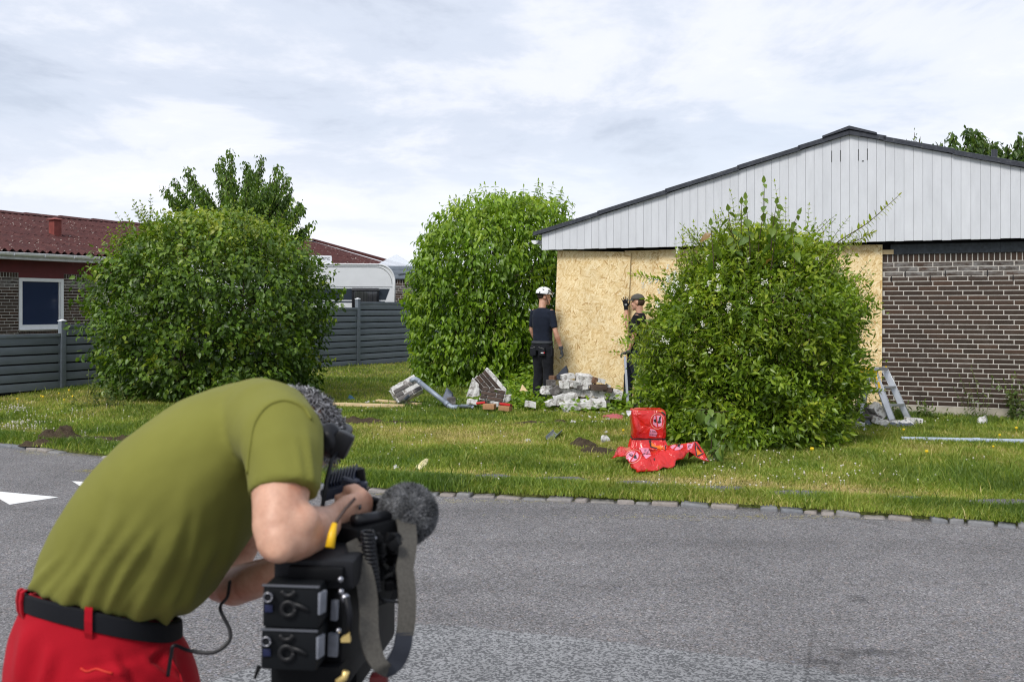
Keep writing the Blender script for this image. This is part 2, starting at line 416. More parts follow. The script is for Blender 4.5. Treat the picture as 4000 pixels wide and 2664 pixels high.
def m_skin(name='skin', col=(.52, .30, .21)):
    t = NT(name); c = t.coord('Object'); n = t.noise(c, 14, 5, .6); f = t.noise(c, 220, 3, .6)
    colr = t.ramp(n, [(.3, tuple(a*b for a, b in zip(col, (.84, .68, .62)))), (.5, col), (.75, tuple(a*b for a, b in zip(col, (1.12, 1.12, 1.10))))])
    n2_ = t.noise(c, 48, 5, .7); colr = t.mix(1.0, colr, t.ramp(n2_, [(.35, (.88, .82, .79)), (.65, (1.06, 1.06, 1.06))]), 'MULTIPLY')
    b = t.bsdf(colr, .5, .4, 0, t.bump(f, .12, .002)); b.inputs['Subsurface Weight'].default_value = .12
    b.inputs['Subsurface Radius'].default_value = (.02, .008, .005); b.inputs['Subsurface Scale'].default_value = .5; return t.m
def m_plaster_rubble():
    t = NT('mortar_smeared_rubble'); c = t.coord('Object'); n = t.noise(c, 11, 7, .75); f = t.noise(c, 60, 4, .7)
    col = t.ramp(n, [(.33, (.10, .085, .075)), (.42, (.30, .28, .26)), (.50, (.60, .595, .58)), (.8, (.74, .735, .72))])
    t.bsdf(col, .95, .15, 0, t.bump(f, .8, .012)); return t.m
def m_grey_rubble():
    t = NT('grey_brick_rubble'); c = t.coord('Object'); n = t.noise(c, 14, 7, .7); f = t.noise(c, 70, 4, .7)
    col = t.ramp(n, [(.3, (.055, .047, .042)), (.52, (.125, .115, .11)), (.66, (.26, .25, .24)), (.78, (.55, .54, .52))])
    t.bsdf(col, .92, .2, 0, t.bump(f, .7, .01)); return t.m

M_OSB = m_osb(); M_BRICK = m_brick('dark_brown_brick', [(0, (.040, .028, .022)), (.5, (.053, .036, .028)), (.85, (.063, .041, .031)), (1, (.072, .043, .030))])
M_MORTAR = m_mortar('pale_mortar'); M_BOARD = m_boards(); M_SLAT = m_slat()
M_ROOFD = m_roofdark(); M_ROOFR = m_roofred(); M_GLASS = m_glass()
M_WHITE = simple('white_paint', (.74, .75, .77), .45, .45, 0, .05, 6, .05)
M_CONC = simple('plinth_render', (.40, .365, .30), .95, .2, 0, .18, 5, .5, 60, .006)
M_DARKWOOD = simple('dark_grey_stained_wood', (.050, .058, .070), .65, .35, 0, .3, 20, .25, 60, .004)
M_BLACKHOLE = simple('near_black_and_shade', (.016, .016, .018), .9, .2)  # near-black; also painted shade behind the fence slats and inside the house
M_WOOD = simple('raw_pine', (.62, .47, .27), .7, .3, 0, .16, 12, .25, 50, .004)
M_SOIL = m_soil(); M_LAWN = m_lawn()
M_RUB = m_plaster_rubble(); M_RUBG = m_grey_rubble()

# ================================================================== ground, road, kerb
KX = np.array([-60, -30, -18, -12, -9, -5.93, -4.2, -1.15, 0, 2.01, 3.70, 8, 20, 60.])
KY = np.array([47, 28, 19.5, 15.3, 13.2, 11.45, 10.45, 8.58, 8.30, 7.80, 7.18, 5.6, 1.2, -13.])
_m = np.gradient(KY, KX)
def yk(x):
    x = np.asarray(x, float); i = np.clip(np.searchsorted(KX, x)-1, 0, len(KX)-2)
    h = KX[i+1]-KX[i]; t = (x-KX[i])/h
    return ((2*t**3-3*t**2+1)*KY[i]+(t**3-2*t**2+t)*h*_m[i]+(-2*t**3+3*t**2)*KY[i+1]+(t**3-t**2)*h*_m[i+1])
def sst(a, b, x): t = np.clip((np.asarray(x, float)-a)/(b-a), 0, 1); return t*t*(3-2*t)
def gh(x, y):
    x = np.asarray(x, float); y = np.asarray(y, float); d = y-yk(x)
    h = .045+.055*sst(0, 2.5, d)+.165*sst(-1.2, -6, x)*sst(.3, 5, d)+.12*sst(15, 24, y)*(1-.9*sst(-1.2, -6, x))
    return h+.010*np.sin(x*2.3+y*1.1)*np.sin(y*1.7-x*.6)*sst(.1, .8, d)
def onlawn(x, y): return Vector((x, y, float(gh(x, y))))
def LG(u, v):
    """point of the lawn surface seen at photo pixel (u, v)"""
    z = .1
    for _ in range(12):
        p = G(u, v, z); z = float(gh(p.x, p.y))
    return G(u, v, z)

mb = MB(); mb.add([(-400, -120, 0), (400, -120, 0), (400, 420, 0), (-400, 420, 0)], [(0, 1, 2, 3)])
road = mb.build('road', m_asphalt('asphalt', (.088, .085, .087), (.222, .214, .216))); tag(road, kind='structure')
# newer, speckled strip of asphalt in the foreground
edge = [(1440, 2432), (1640, 2436), (1800, 2444), (2010, 2466), (2200, 2485), (2420, 2508), (2640, 2540), (2900, 2568), (3130, 2600), (3300, 2632), (3560, 2648), (3800, 2672), (4300, 2720)]
pe = [G(u, v, .004) for u, v in edge]; rr = random.Random(3); pl = []
for a, b in zip(pe, pe[1:]):
    for k in range(8):
        q = a.lerp(b, k/8); pl.append(q+Vector((0, rr.uniform(-.012, .012), 0)))
mb = MB(); poly = [(p.x, p.y, .004) for p in pl]+[(6, -3, .004), (-2.2, -3, .004), (-1.45, 4.05, .004), (-1.02, 4.6, .004)]
mb.add(poly, [tuple(range(len(poly)-1, -1, -1))])
tag(mb.build('road_patch', m_asphalt('speckled_asphalt', (.090, .091, .095), (.235, .236, .24), True)), kind='structure')
paint = m_paint()
for tri in (((-60, 1914), (228, 1941), (38, 1970)), ((283, 1879), (470, 1888), (362, 1928)), ((-420, 1960), (-160, 1985), (-330, 2030))):
    mb = MB(); q = [G(u, v, .004) for u, v in tri]; mb.prism([(p.x, p.y, .002) for p in q], (0, 0, .003))
    o = mb.build('road_marking', paint, None, None, False, True); tag(o, kind='structure')

# the lawn: rows that follow the kerb, out to the horizon
xs = np.unique(np.concatenate([np.linspace(-400, -40, 16), np.linspace(-40, -12, 30), np.linspace(-12, 9, 150), np.linspace(9, 40, 26), np.linspace(40, 400, 16)]))
ds = np.unique(np.concatenate([[.11, .13, .16], np.linspace(.2, 5, 60), np.linspace(5, 22, 70), np.linspace(22, 60, 14), np.linspace(60, 420, 10)]))
X, Dd = np.meshgrid(xs, ds); xc = np.clip(X, -58, 58); Y = yk(xc)+Dd; Z = gh(xc, Y); Z[0] = -.05; Z[1] = .02
nv, nu = X.shape; idx = np.arange(nv*nu).reshape(nv, nu)
q = np.stack([idx[:-1, :-1], idx[:-1, 1:], idx[1:, 1:], idx[1:, :-1]], -1).reshape(-1, 4)
lawn = mesh_np('lawn', np.stack([X, Y, Z], -1).reshape(-1, 3), q, None, M_LAWN, None, 'structure', True)

# granite kerb stones, worn and half buried
kerb = bpy.data.objects.new('kerb', None); COL.objects.link(kerb); tag(kerb, kind='structure')
M_GRAN = m_brick('kerb_granite', [(0, (.14, .15, .168)), (.35, (.20, .197, .198)), (.7, (.235, .208, .19)), (1, (.27, .25, .235))], .35)
rr = random.Random(11); x = -9.0
while x < 6.2:
    ln = rr.uniform(.11, .24); sl = float(yk(x+.05)-yk(x))/.05; cs = 1/math.sqrt(1+sl*sl)
    cx = x+ln*.5*cs; cy = float(yk(cx))+.055+rr.uniform(-.012, .012)
    if not (-4.9 < cx < -4.35) and rr.random() > .05:
        mb = MB(); mb.bevbox((0, 0, 0), (ln-.018, rr.uniform(.105, .13), .16), .018)
        mb.v = [p+Vector(mnoise.noise_vector(p*9+Vector((x*7, 0, 0))))*.012 for p in mb.v]
        mb.build('kerb_stone', M_GRAN, kerb, True).location = (cx, cy, -.050+rr.uniform(-.020, .008))
        o = kerb.children[-1]; o.rotation_euler = (rr.uniform(-.09, .09), rr.uniform(-.08, .08), math.atan(sl)+rr.uniform(-.12, .12))
    x += ln*cs

# remains of an asphalt footpath showing through the grass
foot = bpy.data.objects.new('footpath', None); COL.objects.link(foot); tag(foot, kind='structure')
M_PATH = m_asphalt('old_path_asphalt', (.075, .075, .08), (.17, .165, .165))
PATHS = []
for (u0, u1, v0, hv) in ((1850, 1990, 1862, 8), (2090, 2290, 1872, 8), (2385, 2570, 1890, 9), (2700, 2910, 1908, 9), (2990, 3240, 1928, 10), (3440, 3610, 1946, 7), (3760, 4060, 1962, 11)):
    n = 22; pts = []; c = LG((u0+u1)/2, v0)
    for k in range(n):
        a = 2*math.pi*k/n; jit = 1+.35*mnoise.noise(Vector((math.cos(a)*1.5+u0, math.sin(a)*1.5, 3)))
        p = LG((u0+u1)/2+(u1-u0)/2*math.copysign(abs(math.cos(a))**.7, math.cos(a))*jit, v0+hv*math.sin(a)*jit)
        pts.append((p.x, p.y, p.z+.006))
    PATHS.append(((c.x, c.y), np.array(pts)[:, :2])); mb = MB(); mb.add(pts, [tuple(range(n))])
    o = mb.build('asphalt_patch', M_PATH, foot, None, False, True)

# soil heaps and bare scars in the grass
SOIL = []
def soil(u, v, rx, ry, h, seed=0, n=26, rot=0.0):
    c = LG(u, v); vs = []; fs = []; m = 9
    for i in range(m+1):
        for k in range(n):
            a = 2*math.pi*k/n; r = i/m; q = Vector((math.cos(a)*rx*r, math.sin(a)*ry*r, 0)); q.rotate(Matrix.Rotation(rot, 3, 'Z'))
            jit = 1+.3*mnoise.noise(Vector((math.cos(a)*1.3, math.sin(a)*1.3, seed)))
            p = Vector((c.x+q.x*jit, c.y+q.y*jit, 0)); f = (1-r*r)**1.3 if r < 1 else 0
            z = float(gh(p.x, p.y))+.010*(1-r**4)-.006*r+h*f*(1+.9*mnoise.noise(Vector((p.x*9, p.y*9, seed))))+.5*max(0, h)*f*mnoise.noise(Vector((p.x*23, p.y*23, seed)))
            vs.append((p.x, p.y, z))
    for i in range(m):
        for k in range(n): fs.append((i*n+k, (i+1)*n+k, (i+1)*n+(k+1) % n, i*n+(k+1) % n))
    mb = MB(); mb.add(vs, fs); o = mb.build('soil_heap' if h > .03 else 'bare_soil', M_SOIL, None, True, False, True); tag(o, kind='structure')
    SOIL.append((c.x, c.y, rx, ry, rot)); return o
soil(235, 1715, .30, .22, .12, 1); soil(160, 1738, .26, .09, .05, 2); soil(330, 1720, .55, .18, .03, 3); soil(480, 1728, .30, .13, .06, 4)
soil(2335, 1762, .27, .30, .02, 5); soil(2280, 1740, .20, .2, .05, 6)
soil(1400, 1650, .42, .20, .05, 7, rot=-.1); soil(1560, 1652, .3, .09, .02, 8); soil(2080, 1655, .33, .10, .02, 9); soil(1300, 1655, .2, .2, .06, 10); soil(2190, 1652, .12, .08, .03, 12)

# ================================================================== the damaged house on the right
HX, HY = 5.653, 13.74; HR = math.atan2(-.397, .918)
house = thing('brick_house', 'dark brick bungalow with white boarded gable and broken wall covered by chipboard', 'house', (HX, HY, 0), HR)
HM = world_of(house)
def HP(t, y, z): return HM @ Vector((t, y, z))
RID, ZR, SL = -.928, 4.02, .272
def zroof(t): return ZR-SL*abs(t-RID)
bw = MB(); bw.span((-.515, .001, .24), (3.4, .30, 2.333)); wall = bw.build('wall', M_MORTAR, house)
pb = MB(); pb.span((-.515, -.012, -.1), (3.4, .3, .238)); pb.build('plinth', M_CONC, house)
bk = MB(); bk.span((-5.2, .45, -.1), (-.52, .6, 2.6)); bk.span((-5.2, .6, -.1), (-5.0, 10, 2.6)); bk.span((3.2, .3, -.1), (3.4, 10, 2.5)); bk.span((-5.2, 9.9, -.1), (3.4, 10.1, 2.5))
bk.build('inner_shade_wall', M_BLACKHOLE, house)  # walls in near-black; the colour paints the unlit interior behind the chipboard
def brick_mesh(w, d, h, b=.003):
    m = MB(); m.bevbox((0, 0, 0), (w, d, h), b); me = m.mesh('brick'); smooth(me, 40); return me
_bm = {}
def brick_at(parent, mat, x0, x1, y, z0, z1, rr, depth=.05):
    w = round(x1-x0, 3); h = round(z1-z0, 3)
    if (w, h, mat.name) not in _bm:
        _bm[(w, h, mat.name)] = brick_mesh(w, depth, h); _bm[(w, h, mat.name)].materials.append(mat)
    return link('brick', _bm[(w, h, mat.name)], parent, None, ((x0+x1)/2, y+rr.uniform(-.0015, .002), (z0+z1)/2))
rr = random.Random(5); Z0, ZT = .243, 2.222; NC = 30; ch = (ZT-Z0)/NC
for r in range(NC):
    off = -.515-((r*.0625+.03) % .25); x = off
    while x < 1.62:
        a, b = max(x+.006, -.512), min(x+.244, 1.62)
        if b-a > .03: brick_at(wall, M_BRICK, a, b, .022, Z0+r*ch+.0062, Z0+(r+1)*ch-.0062, rr)
        x += .25
x = -.50
while x < 1.6:
    brick_at(wall, M_BRICK, x, x+.055, .022, 2.228, 2.331, rr); x += .0672
dv = MB()
for (c0, r) in ((-.21, 27), (.30, 27), (.82, 27), (1.33, 27), (-.39, 26), (.11, 26), (.62, 26), (1.13, 26), (-.02, 1), (.52, 1)):
    dv.span((c0-.006, -.0035, Z0+r*ch-.004), (c0+.006, .01, Z0+(r+1)*ch+.004))
dv.build('vent_slot', M_BLACKHOLE, wall)
bm_ = MB(); bm_.span((-.40, -.022, 2.337), (.98, .03, 2.47)); bm_.build('header_beam', M_DARKWOOD, house)
bm_ = MB(); bm_.span((.984, -.022, 2.337), (3.4, .03, 2.47)); bm_.build('header_beam', M_DARKWOOD, house)
bm_ = MB(); bm_.span((-.515, -.03, 2.337), (-.36, .03, 2.398)); bm_.build('wooden_block', M_WOOD, house)
# gable
GT0, GT1, GY, GB = -5.56, 3.70, -.20, 2.505
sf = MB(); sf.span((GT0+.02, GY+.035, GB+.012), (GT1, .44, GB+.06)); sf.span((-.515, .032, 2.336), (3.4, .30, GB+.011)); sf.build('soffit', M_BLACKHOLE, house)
gb = MB(); gb.prism([(GT0+.01, GY+.018, GB+.02), (GT1, GY+.018, GB+.02), (GT1, GY+.018, zroof(GT1)), (RID, GY+.018, ZR), (GT0+.01, GY+.018, zroof(GT0))], (0, .012, 0)); gb.build('gable_backing', simple('board_gap_grey', (.36, .38, .41), .8), house, None, False, True)
rr = random.Random(21); x = GT0
while x < GT1-.05:
    a, b = x+.0015, min(x+.1168, GT1); dz = rr.uniform(-.004, .004)
    mb = MB(); y0, y1 = GY+rr.uniform(-.001, .002), GY+.017
    if a < RID < b: top = [(b, zroof(b)-.01), (RID, ZR-.01), (a, zroof(a)-.01)]
    else: top = [(b, zroof(b)-.01), (a, zroof(a)-.01)]
    mb.prism([(a, y0, GB+dz), (b, y0, GB+dz)]+[(p, y0, q) for p, q in top], (0, y1-y0, 0)); mb.build('gable_board', M_BOARD, house, None, False, True)
    x += .1187
sl = MB()
for (u_, h_) in ((-1.18, .13), (-1.06, .13), (-.80, .13), (-.68, .13)):
    xx = GT0+.1187*round((u_-GT0)/.1187); sl.span((xx-.004, GY-.003, 3.64), (xx+.005, GY+.004, 3.64+h_+.03))
sl.span((-.765, GY-.003, 3.625), (-.74, GY+.004, 3.637)); sl.build('vent_slot', M_BLACKHOLE, house)
# roof slopes and verge pieces
for s in (-1, 1):
    e = RID+s*4.75; mb = MB(); zl = zroof(e)
    mb.prism([(RID, GY-.03, ZR+.03), (RID, GY-.03, ZR+.055), (e, GY-.03, zl+.055), (e, GY-.03, zl+.03)], (0, 10.8, 0)); mb.build('roof', M_ROOFD, house, None, False, True)
rr = random.Random(9)
def verge(ta, tb, lift):
    """ta is the lower end, tb the upper end"""
    mb = MB(); y0 = GY-.055; n = 12
    for k in range(n):
        a, b = ta+(tb-ta)*k/n, ta+(tb-ta)*(k+1)/n
        la, lb = lift*(1-k/n), lift*(1-(k+1)/n); ja, jb = .010*mnoise.noise(Vector((a*9, 0, 1))), .010*mnoise.noise(Vector((b*9, 0, 1)))
        za, zb = zroof(a), zroof(b)
        mb.hexa([(a, y0, za-.014+ja+la), (b, y0, zb-.014+jb+lb), (b, GY+.10, zb+.0+lb), (a, GY+.10, za+.0+la), (a, y0, za+.048+la), (b, y0, zb+.048+lb), (b, GY+.10, zb+.075+lb), (a, GY+.10, za+.075+la)])
    mb.build('verge_board', M_ROOFD, house, None, False, True)
js = [-5.69, -4.62, -3.55, -2.48, -1.62, RID-.02]
for a, b in zip(js, js[1:]): verge(a, b+.03, .016)
js = [3.85, 2.6, 1.52, .42, -.45, RID+.02]
for a, b in zip(js, js[1:]): verge(a, b-.03, .016)
mb = MB()
for s in (-1, 1): mb.hexa([(RID, GY-.075, ZR+.062), (RID+s*.36, GY-.075, zroof(RID+s*.36)+.060), (RID+s*.36, 10, zroof(RID+s*.36)+.060), (RID, 10, ZR+.062), (RID, GY-.075, ZR+.105), (RID+s*.36, GY-.075, zroof(RID+s*.36)+.085), (RID+s*.36, 10, zroof(RID+s*.36)+.085), (RID, 10, ZR+.105)])
mb.build('ridge_cap', M_ROOFD, house, None, False, True)
# gutter seen end on
mb = MB(); cx, cz = -5.70, 2.665
prof = [(cx+.062*math.cos(a), cz+.062*math.sin(a)) for a in (math.pi+math.pi*k/12 for k in range(13))]
mb.prism([(x, GY+.06, z) for x, z in prof], (0, .012, 0)); mb.rings([[(x, GY+.07, z) for x, z in prof+prof[::-1]], [(x, 10, z) for x, z in prof+prof[::-1]]], False)
mb.build('gutter', M_WHITE, house, None, False, True)
pp = P(3884, 640, 17.2); mb = MB(); mb.tube([(pp.x, pp.y, 3.0), (pp.x, pp.y, CAM_Z+615/FPX*17.2)], .048, 16); mb.build('vent_pipe', simple('dark_steel', (.03, .033, .042), .4, .5), house, 40, True)

# chipboard sheets closing the hole
def osb(x0, x1, z0, z1, y, tilt, label):
    w, h = x1-x0, z1-z0; o = thing('osb_sheet', label, 'board', tuple(HP((x0+x1)/2, y, z0)), HR, 'chipboard sheets over the hole')
    mb = MB(); mb.bevbox((0, 0, h/2), (w, .018, h), .001); b = mb.build('panel', M_OSB, o)
    o.rotation_euler = (0, R(tilt), HR); return o
osb(-5.44, -4.235, .09, 2.475, -.055, 2.3, 'tall pale chipboard sheet between the helmeted worker and the raised glove')
osb(-4.26, -3.70, .08, 2.47, -.018, .3, 'narrow darker chipboard sheet behind the raised gloved hand')
osb(-3.695, -2.50, .08, 2.47, -.040, 0, 'chipboard sheet behind the worker in the grey cap')
osb(-2.495, -1.30, .08, 2.47, -.018, 0, 'chipboard sheet hidden behind the flowering bush')
osb(-1.295, -.515, .06, 2.475, -.040, .25, 'chipboard sheet beside the dark brick wall above the stepladder')

# ================================================================== slatted fence
FX, FY = -7.97, 15.5; FR = math.atan2(.87, .494)
fence = thing('slat_fence', 'grey horizontal slat fence stepping up along the lawn behind the bushes', 'fence', (FX, FY, 0), FR)
posts = [-1.9, 1.09, 3.68, 6.27, 8.86, 11.45, 14.04]; tops = [1.17, 1.31, 1.45, 1.59, 1.725, 1.80]
for i, (a, b) in enumerate(zip(posts, posts[1:])):
    top = tops[i]; z = top; mb = MB(); mb.span((a+.045, .035, .16), (b-.045, .045, top-.03)); mb.build('gap_shade_board', M_BLACKHOLE, fence)  # near-black sheet added behind the slats; its colour paints the gaps' shade
    k = 0
    while z > .26:
        h = .122 if k else .055
        mb = MB(); mb.bevbox(((a+b)/2, -.004 if k else -.012, z-h/2), (b-a-.088, .022 if k else .045, h), .003); mb.build('slat', M_SLAT, fence, 40)
        z -= h+(.024 if k else .001); k += 1
    if i in (1, 2, 3, 4): pass
for i, a in enumerate(posts):
    top = tops[min(i, len(tops)-1)]+.06
    mb = MB(); mb.bevbox((a, 0, top/2+.05), (.09, .09, top-.1), .004); p = mb.build('post', M_SLAT, fence, 40)
    mb = MB(); mb.rings([[(a+s*.05, t*.05, top) for s, t in ((-1, -1), (1, -1), (1, 1), (-1, 1))], [(a+s*.05, t*.05, top+.008) for s, t in ((-1, -1), (1, -1), (1, 1), (-1, 1))], [(a+s*.006, t*.006, top+.03) for s, t in ((-1, -1), (1, -1), (1, 1), (-1, 1))]])
    mb.build('post_cap', M_WHITE, p)

# ================================================================== neighbour house on the left
LX, LY = -10.85, 21.2; LR = math.atan2(.875, .484)
nb = thing('neighbour_house', 'brown brick bungalow with red corrugated roof and white window behind the fence', 'house', (LX, LY, 0), LR)
M_RED = simple('dark_red_panel', (.105, .014, .016), .6, .35, 0, .15, 5, .1)
W0, W1, WZ0, WZ1 = .376, 1.472, 1.12, 2.236
mb = MB()
for (a, b, c, d) in ((-8, W0, -.1, 2.345), (W1, 15, -.1, 2.345), (W0, W1, -.1, WZ0-.02)): mb.span((a, .0, c), (b, .2, d))
mb.span((14.7, .2, -.1), (15, 9, 2.5)); mb.span((-8, .2, -.1), (-7.8, 9, 2.5))
nw = mb.build('wall', M_MORTAR, nb); rr = random.Random(8)
lay = [k for k in range(40)]; ch2 = .0667; zt = 2.237
for r in range(30):
    z1 = zt-r*ch2; z0 = z1-ch2
    if z1 < .75: break
    off = (r % 2)*.12+((r//2) % 2)*.06
    for lo, hi in ((-1.7, W0-.004), (W1+.004, 2.35)):
        if z1 < WZ0-.08 and False: continue
        x = lo-.24+off
        while x < hi:
            a, b = max(x+.005, lo), min(x+.235, hi)
            if b-a > .025: brick_at(nw, M_BRICK, a, b, .020, z0+.006, z1-.006, rr)
            x += .24
x = -1.7
while x < 2.3:
    if not (W0-.06 < x < W1): brick_at(nw, M_BRICK, x, x+.054, .020, 2.243, 2.342, rr)
    x += .0665
x = W0
while x < W1-.02:
    mb = MB(); q = [(x, -.045, WZ0-.06), (x+.046, -.045, WZ0-.06), (x+.046, .12, WZ0-.022), (x, .12, WZ0-.022)]
    mb.hexa([Vector(p)-Vector((0, 0, .09)) for p in q]+[Vector(p) for p in q]); mb.build('brick', M_BRICK, nw); x += .058
mb = MB(); mb.span((-8, -.012, 2.347), (15, .15, 2.62)); mb.span((W0-.01, -.010, WZ1+.002), (W1+.01, .10, 2.3465)); mb.build('red_fascia_panel', M_RED, nb)
win = None
mb = MB(); f = .075
for (a, b, c, d) in ((W0, W0+f, WZ0, WZ1), (W1-f, W1, WZ0, WZ1), (W0+f, W1-f, WZ0, WZ0+f+.02), (W0+f, W1-f, WZ1-f, WZ1)): mb.span((a, -.02, c), (b, .07, d))
for (a, b, c, d) in ((W0+f, W0+f+.02, WZ0+f+.02, WZ1-f), (W1-f-.02, W1-f, WZ0+f+.02, WZ1-f)): mb.span((a, .012, c), (b, .06, d))
win = mb.build('window', M_WHITE, nb)
mb = MB(); mb.span((W0-.015, -.06, WZ0-.02), (W1+.015, .02, WZ0-.002)); mb.build('sill', M_WHITE, win)
mb = MB(); mb.span((W0+f+.02, .035, WZ0+f+.02), (W1-f-.02, .045, WZ1-f)); mb.build('pane', M_GLASS, win)
# eaves, gutter
ez, ey = 2.74, -.52
mb = MB(); mb.span((-8, ey+.02, 2.655-.05), (15, ey+.045, 2.655+.055)); mb.span((-8, ey+.045, 2.62), (15, .15, 2.635)); mb.build('eaves_board', simple('eaves_grey_white', (.58, .59, .62), .6), nb)
mb = MB(); gy, gz, gr = ey-.062, 2.735, .06; n = 10
pr = [(gy+gr*math.cos(math.pi+math.pi*k/n), gz+gr*math.sin(math.pi+math.pi*k/n)) for k in range(n+1)]; pr2 = [(y*.92+gy*.08, z+.004) for y, z in pr]
mb.rings([[(-8, y, z) for y, z in pr+pr2[::-1]], [(15, y, z) for y, z in pr+pr2[::-1]]]); mb.tube([(-8, gy-gr, gz), (15, gy-gr, gz)], .009, 6); gut = mb.build('gutter', M_WHITE, nb, None, False, True)
for k in range(7):
    mb = MB(); mb.span((-.9+k*.72, gy-gr-.004, gz-.062), (-.88+k*.72, gy+.05, gz-.055)); mb.span((-.9+k*.72, gy-gr-.006, gz-.062), (-.88+k*.72, gy-gr-.001, gz)); mb.build('gutter_bracket', M_WHITE, gut)
# corrugated roof: staggered rows of sheets
RY, RZ, EY, EZ = 4.5, 4.06, -.60, 2.78
def sheet(name, t0, t1, y0, y1, lift):
    n = int(round((t1-t0)/.0295)); vs = []; fs = []
    for i in range(n+1):
        t = t0+(t1-t0)*i/n; w = .030*math.cos(2*math.pi*t/.177)
        for j, y in enumerate((y0, y1)):
            z = EZ+(RZ-EZ)*(y-EY)/(RY-EY)+w+lift*(1-j)
            vs.append((t, y, z)); vs.append((t, y, z-.008))
    for i in range(n):
        a = i*4; b = a+4
        fs += [(a, b, b+2, a+2), (a+1, a+3, b+3, b+1), (a, a+1, b+1, b), (a+2, b+2, b+3, a+3)]
    mb = MB(); mb.add(vs, fs); return mb.build(name, M_ROOFR, nb, 60)
rows = 5
for r in range(rows):
    y0 = EY+(RY-EY)*r/rows-.06; y1 = EY+(RY-EY)*(r+1)/rows
    for c in range(14 if True else 0):
        t0 = -8+c*1.062*1.55-.4; sheet('roof_sheet', t0, min(t0+1.062*1.55, 15.35), y0 if r else EY, y1, .012)
mb = MB(); mb.add([(-8, RY, RZ-.03), (15.35, RY, RZ-.03), (15.35, 9.6, EZ-.05), (-8, 9.6, EZ-.05), (-8, EY+.1, EZ-.06), (15.3, EY+.1, EZ-.06)], [(0, 1, 2, 3), (4, 5, 1, 0)]); mb.build('roof_deck', M_ROOFR, nb)
x = -8.0; rr = random.Random(2)
while x < 15.3:
    mb = MB(); l = rr.uniform(.0, .02); mb.hexa([(x, RY-.17, RZ-.005), (x+1.1, RY-.17, RZ-.005), (x+1.1, RY+.17, RZ-.005), (x, RY+.17, RZ-.005), (x, RY-.05, RZ+.065+l), (x+1.1, RY-.05, RZ+.05), (x+1.1, RY+.05, RZ+.05), (x, RY+.05, RZ+.065+l)])
    mb.build('ridge_tile', M_ROOFR, nb); x += 1.06
mb = MB(); mb.prism([(15.30, RY, RZ-.02), (15.30, RY, RZ+.07), (15.30, EY-.05, EZ+.06), (15.30, EY-.05, EZ-.06)], (.10, 0, 0)); mb.build('verge_board', M_ROOFR, nb, None, False, True)
# roof vent
vt = 2.41; vy = 1.55; vz = EZ+(RZ-EZ)*(vy-EY)/(RY-EY)
M_VENT = simple('red_vent_metal', (.20, .045, .035), .6, .4, 0, .2, 8)
mb = MB(); mb.span((vt-.10, vy-.10, vz-.1), (vt+.10, vy+.10, vz+.37)); vp = mb.build('roof_vent', M_VENT, nb)
mb = MB(); q = ((-1, -1), (1, -1), (1, 1), (-1, 1)); mb.rings([[(vt+.145*a, vy+.145*b, vz+.38) for a, b in q], [(vt+.145*a, vy+.145*b, vz+.395) for a, b in q], [(vt+.03*a, vy+.03*b, vz+.44) for a, b in q]]); mb.build('cowl', M_VENT, vp)

# ================================================================== grey annex behind the caravan
ax, ay = (1505-2000)/FPX*27.6, 27.6; AR = R(8)
an = thing('brick_annex', 'brown brick annex with grey boarded fascia seen beyond the caravan', 'building', (ax, ay, 0), AR)
mb = MB(); mb.span((0, .0, -.1), (2.6, 2.4, 2.36)); aw = mb.build('wall', M_MORTAR, an); rr = random.Random(4)
for r in range(12):
    z1 = 2.255-r*.0667; z0 = z1-.0667; x = -.24+(r % 4)*.06+(r % 2)*.12
    while x < 2.0:
        a, b = max(x+.005, .0), min(x+.235, 2.0)
        if b-a > .03: brick_at(aw, M_BRICK, a, b, .020, z0+.006, z1-.006, rr)
        x += .24
x = .01
while x < 2.0: brick_at(aw, M_BRICK, x, x+.054, .020, 2.261, 2.355, rr); x += .0665
M_FASC = simple('blue_grey_fascia', (.17, .20, .24), .55, .4, 0, .15, 12, .1)
for k in range(3):
    mb = MB(); mb.bevbox((1.2, -.06+.012*k, 2.44+k*.118), (2.8, .025, .113), .004); mb.build('fascia_board', M_FASC, an, 40)
mb = MB(); mb.span((-.2, -.04, 2.37), (2.6, 2.4, 2.74)); mb.build('roof_box', M_FASC, an)
mb = MB(); mb.tube([(.35, -.09, 2.50), (.55, -.09, 2.53), (.8, -.09, 2.555), (1.1, -.09, 2.60), (1.5, -.09, 2.615), (2.0, -.09, 2.62)], .008, 5); mb.build('light_string', M_BLACKHOLE, an)
mb = MB(); mb.tube([(.83, -.02, 2.36), (.86, -.02, 2.15), (.84, -.02, 1.95), (.76, -.02, 1.75)], .008, 6); mb.build('white_cable', M_WHITE, an)
t_ = NT('milky_skylight'); b_ = t_.bsdf((.70, .74, .80), .25, .5); b_.inputs['Alpha'].default_value = .62
M_SKYL = t_.m
pc = P(1548, 1042, 29.0); mb = MB(); s = .56
q = [(pc.x-s, pc.y-s, pc.z), (pc.x+s, pc.y-s, pc.z), (pc.x+s, pc.y+s, pc.z), (pc.x-s, pc.y+s, pc.z)]; q2 = [(a, b, c-.10) for a, b, c in q]
mb.add(q2+q+[(pc.x, pc.y, pc.z+.36)], [(0, 1, 5, 4), (1, 2, 6, 5), (2, 3, 7, 6), (3, 0, 4, 7), (4, 5, 8), (5, 6, 8), (6, 7, 8), (7, 4, 8)]); mb.build('skylight', M_SKYL, an, None, True, True)

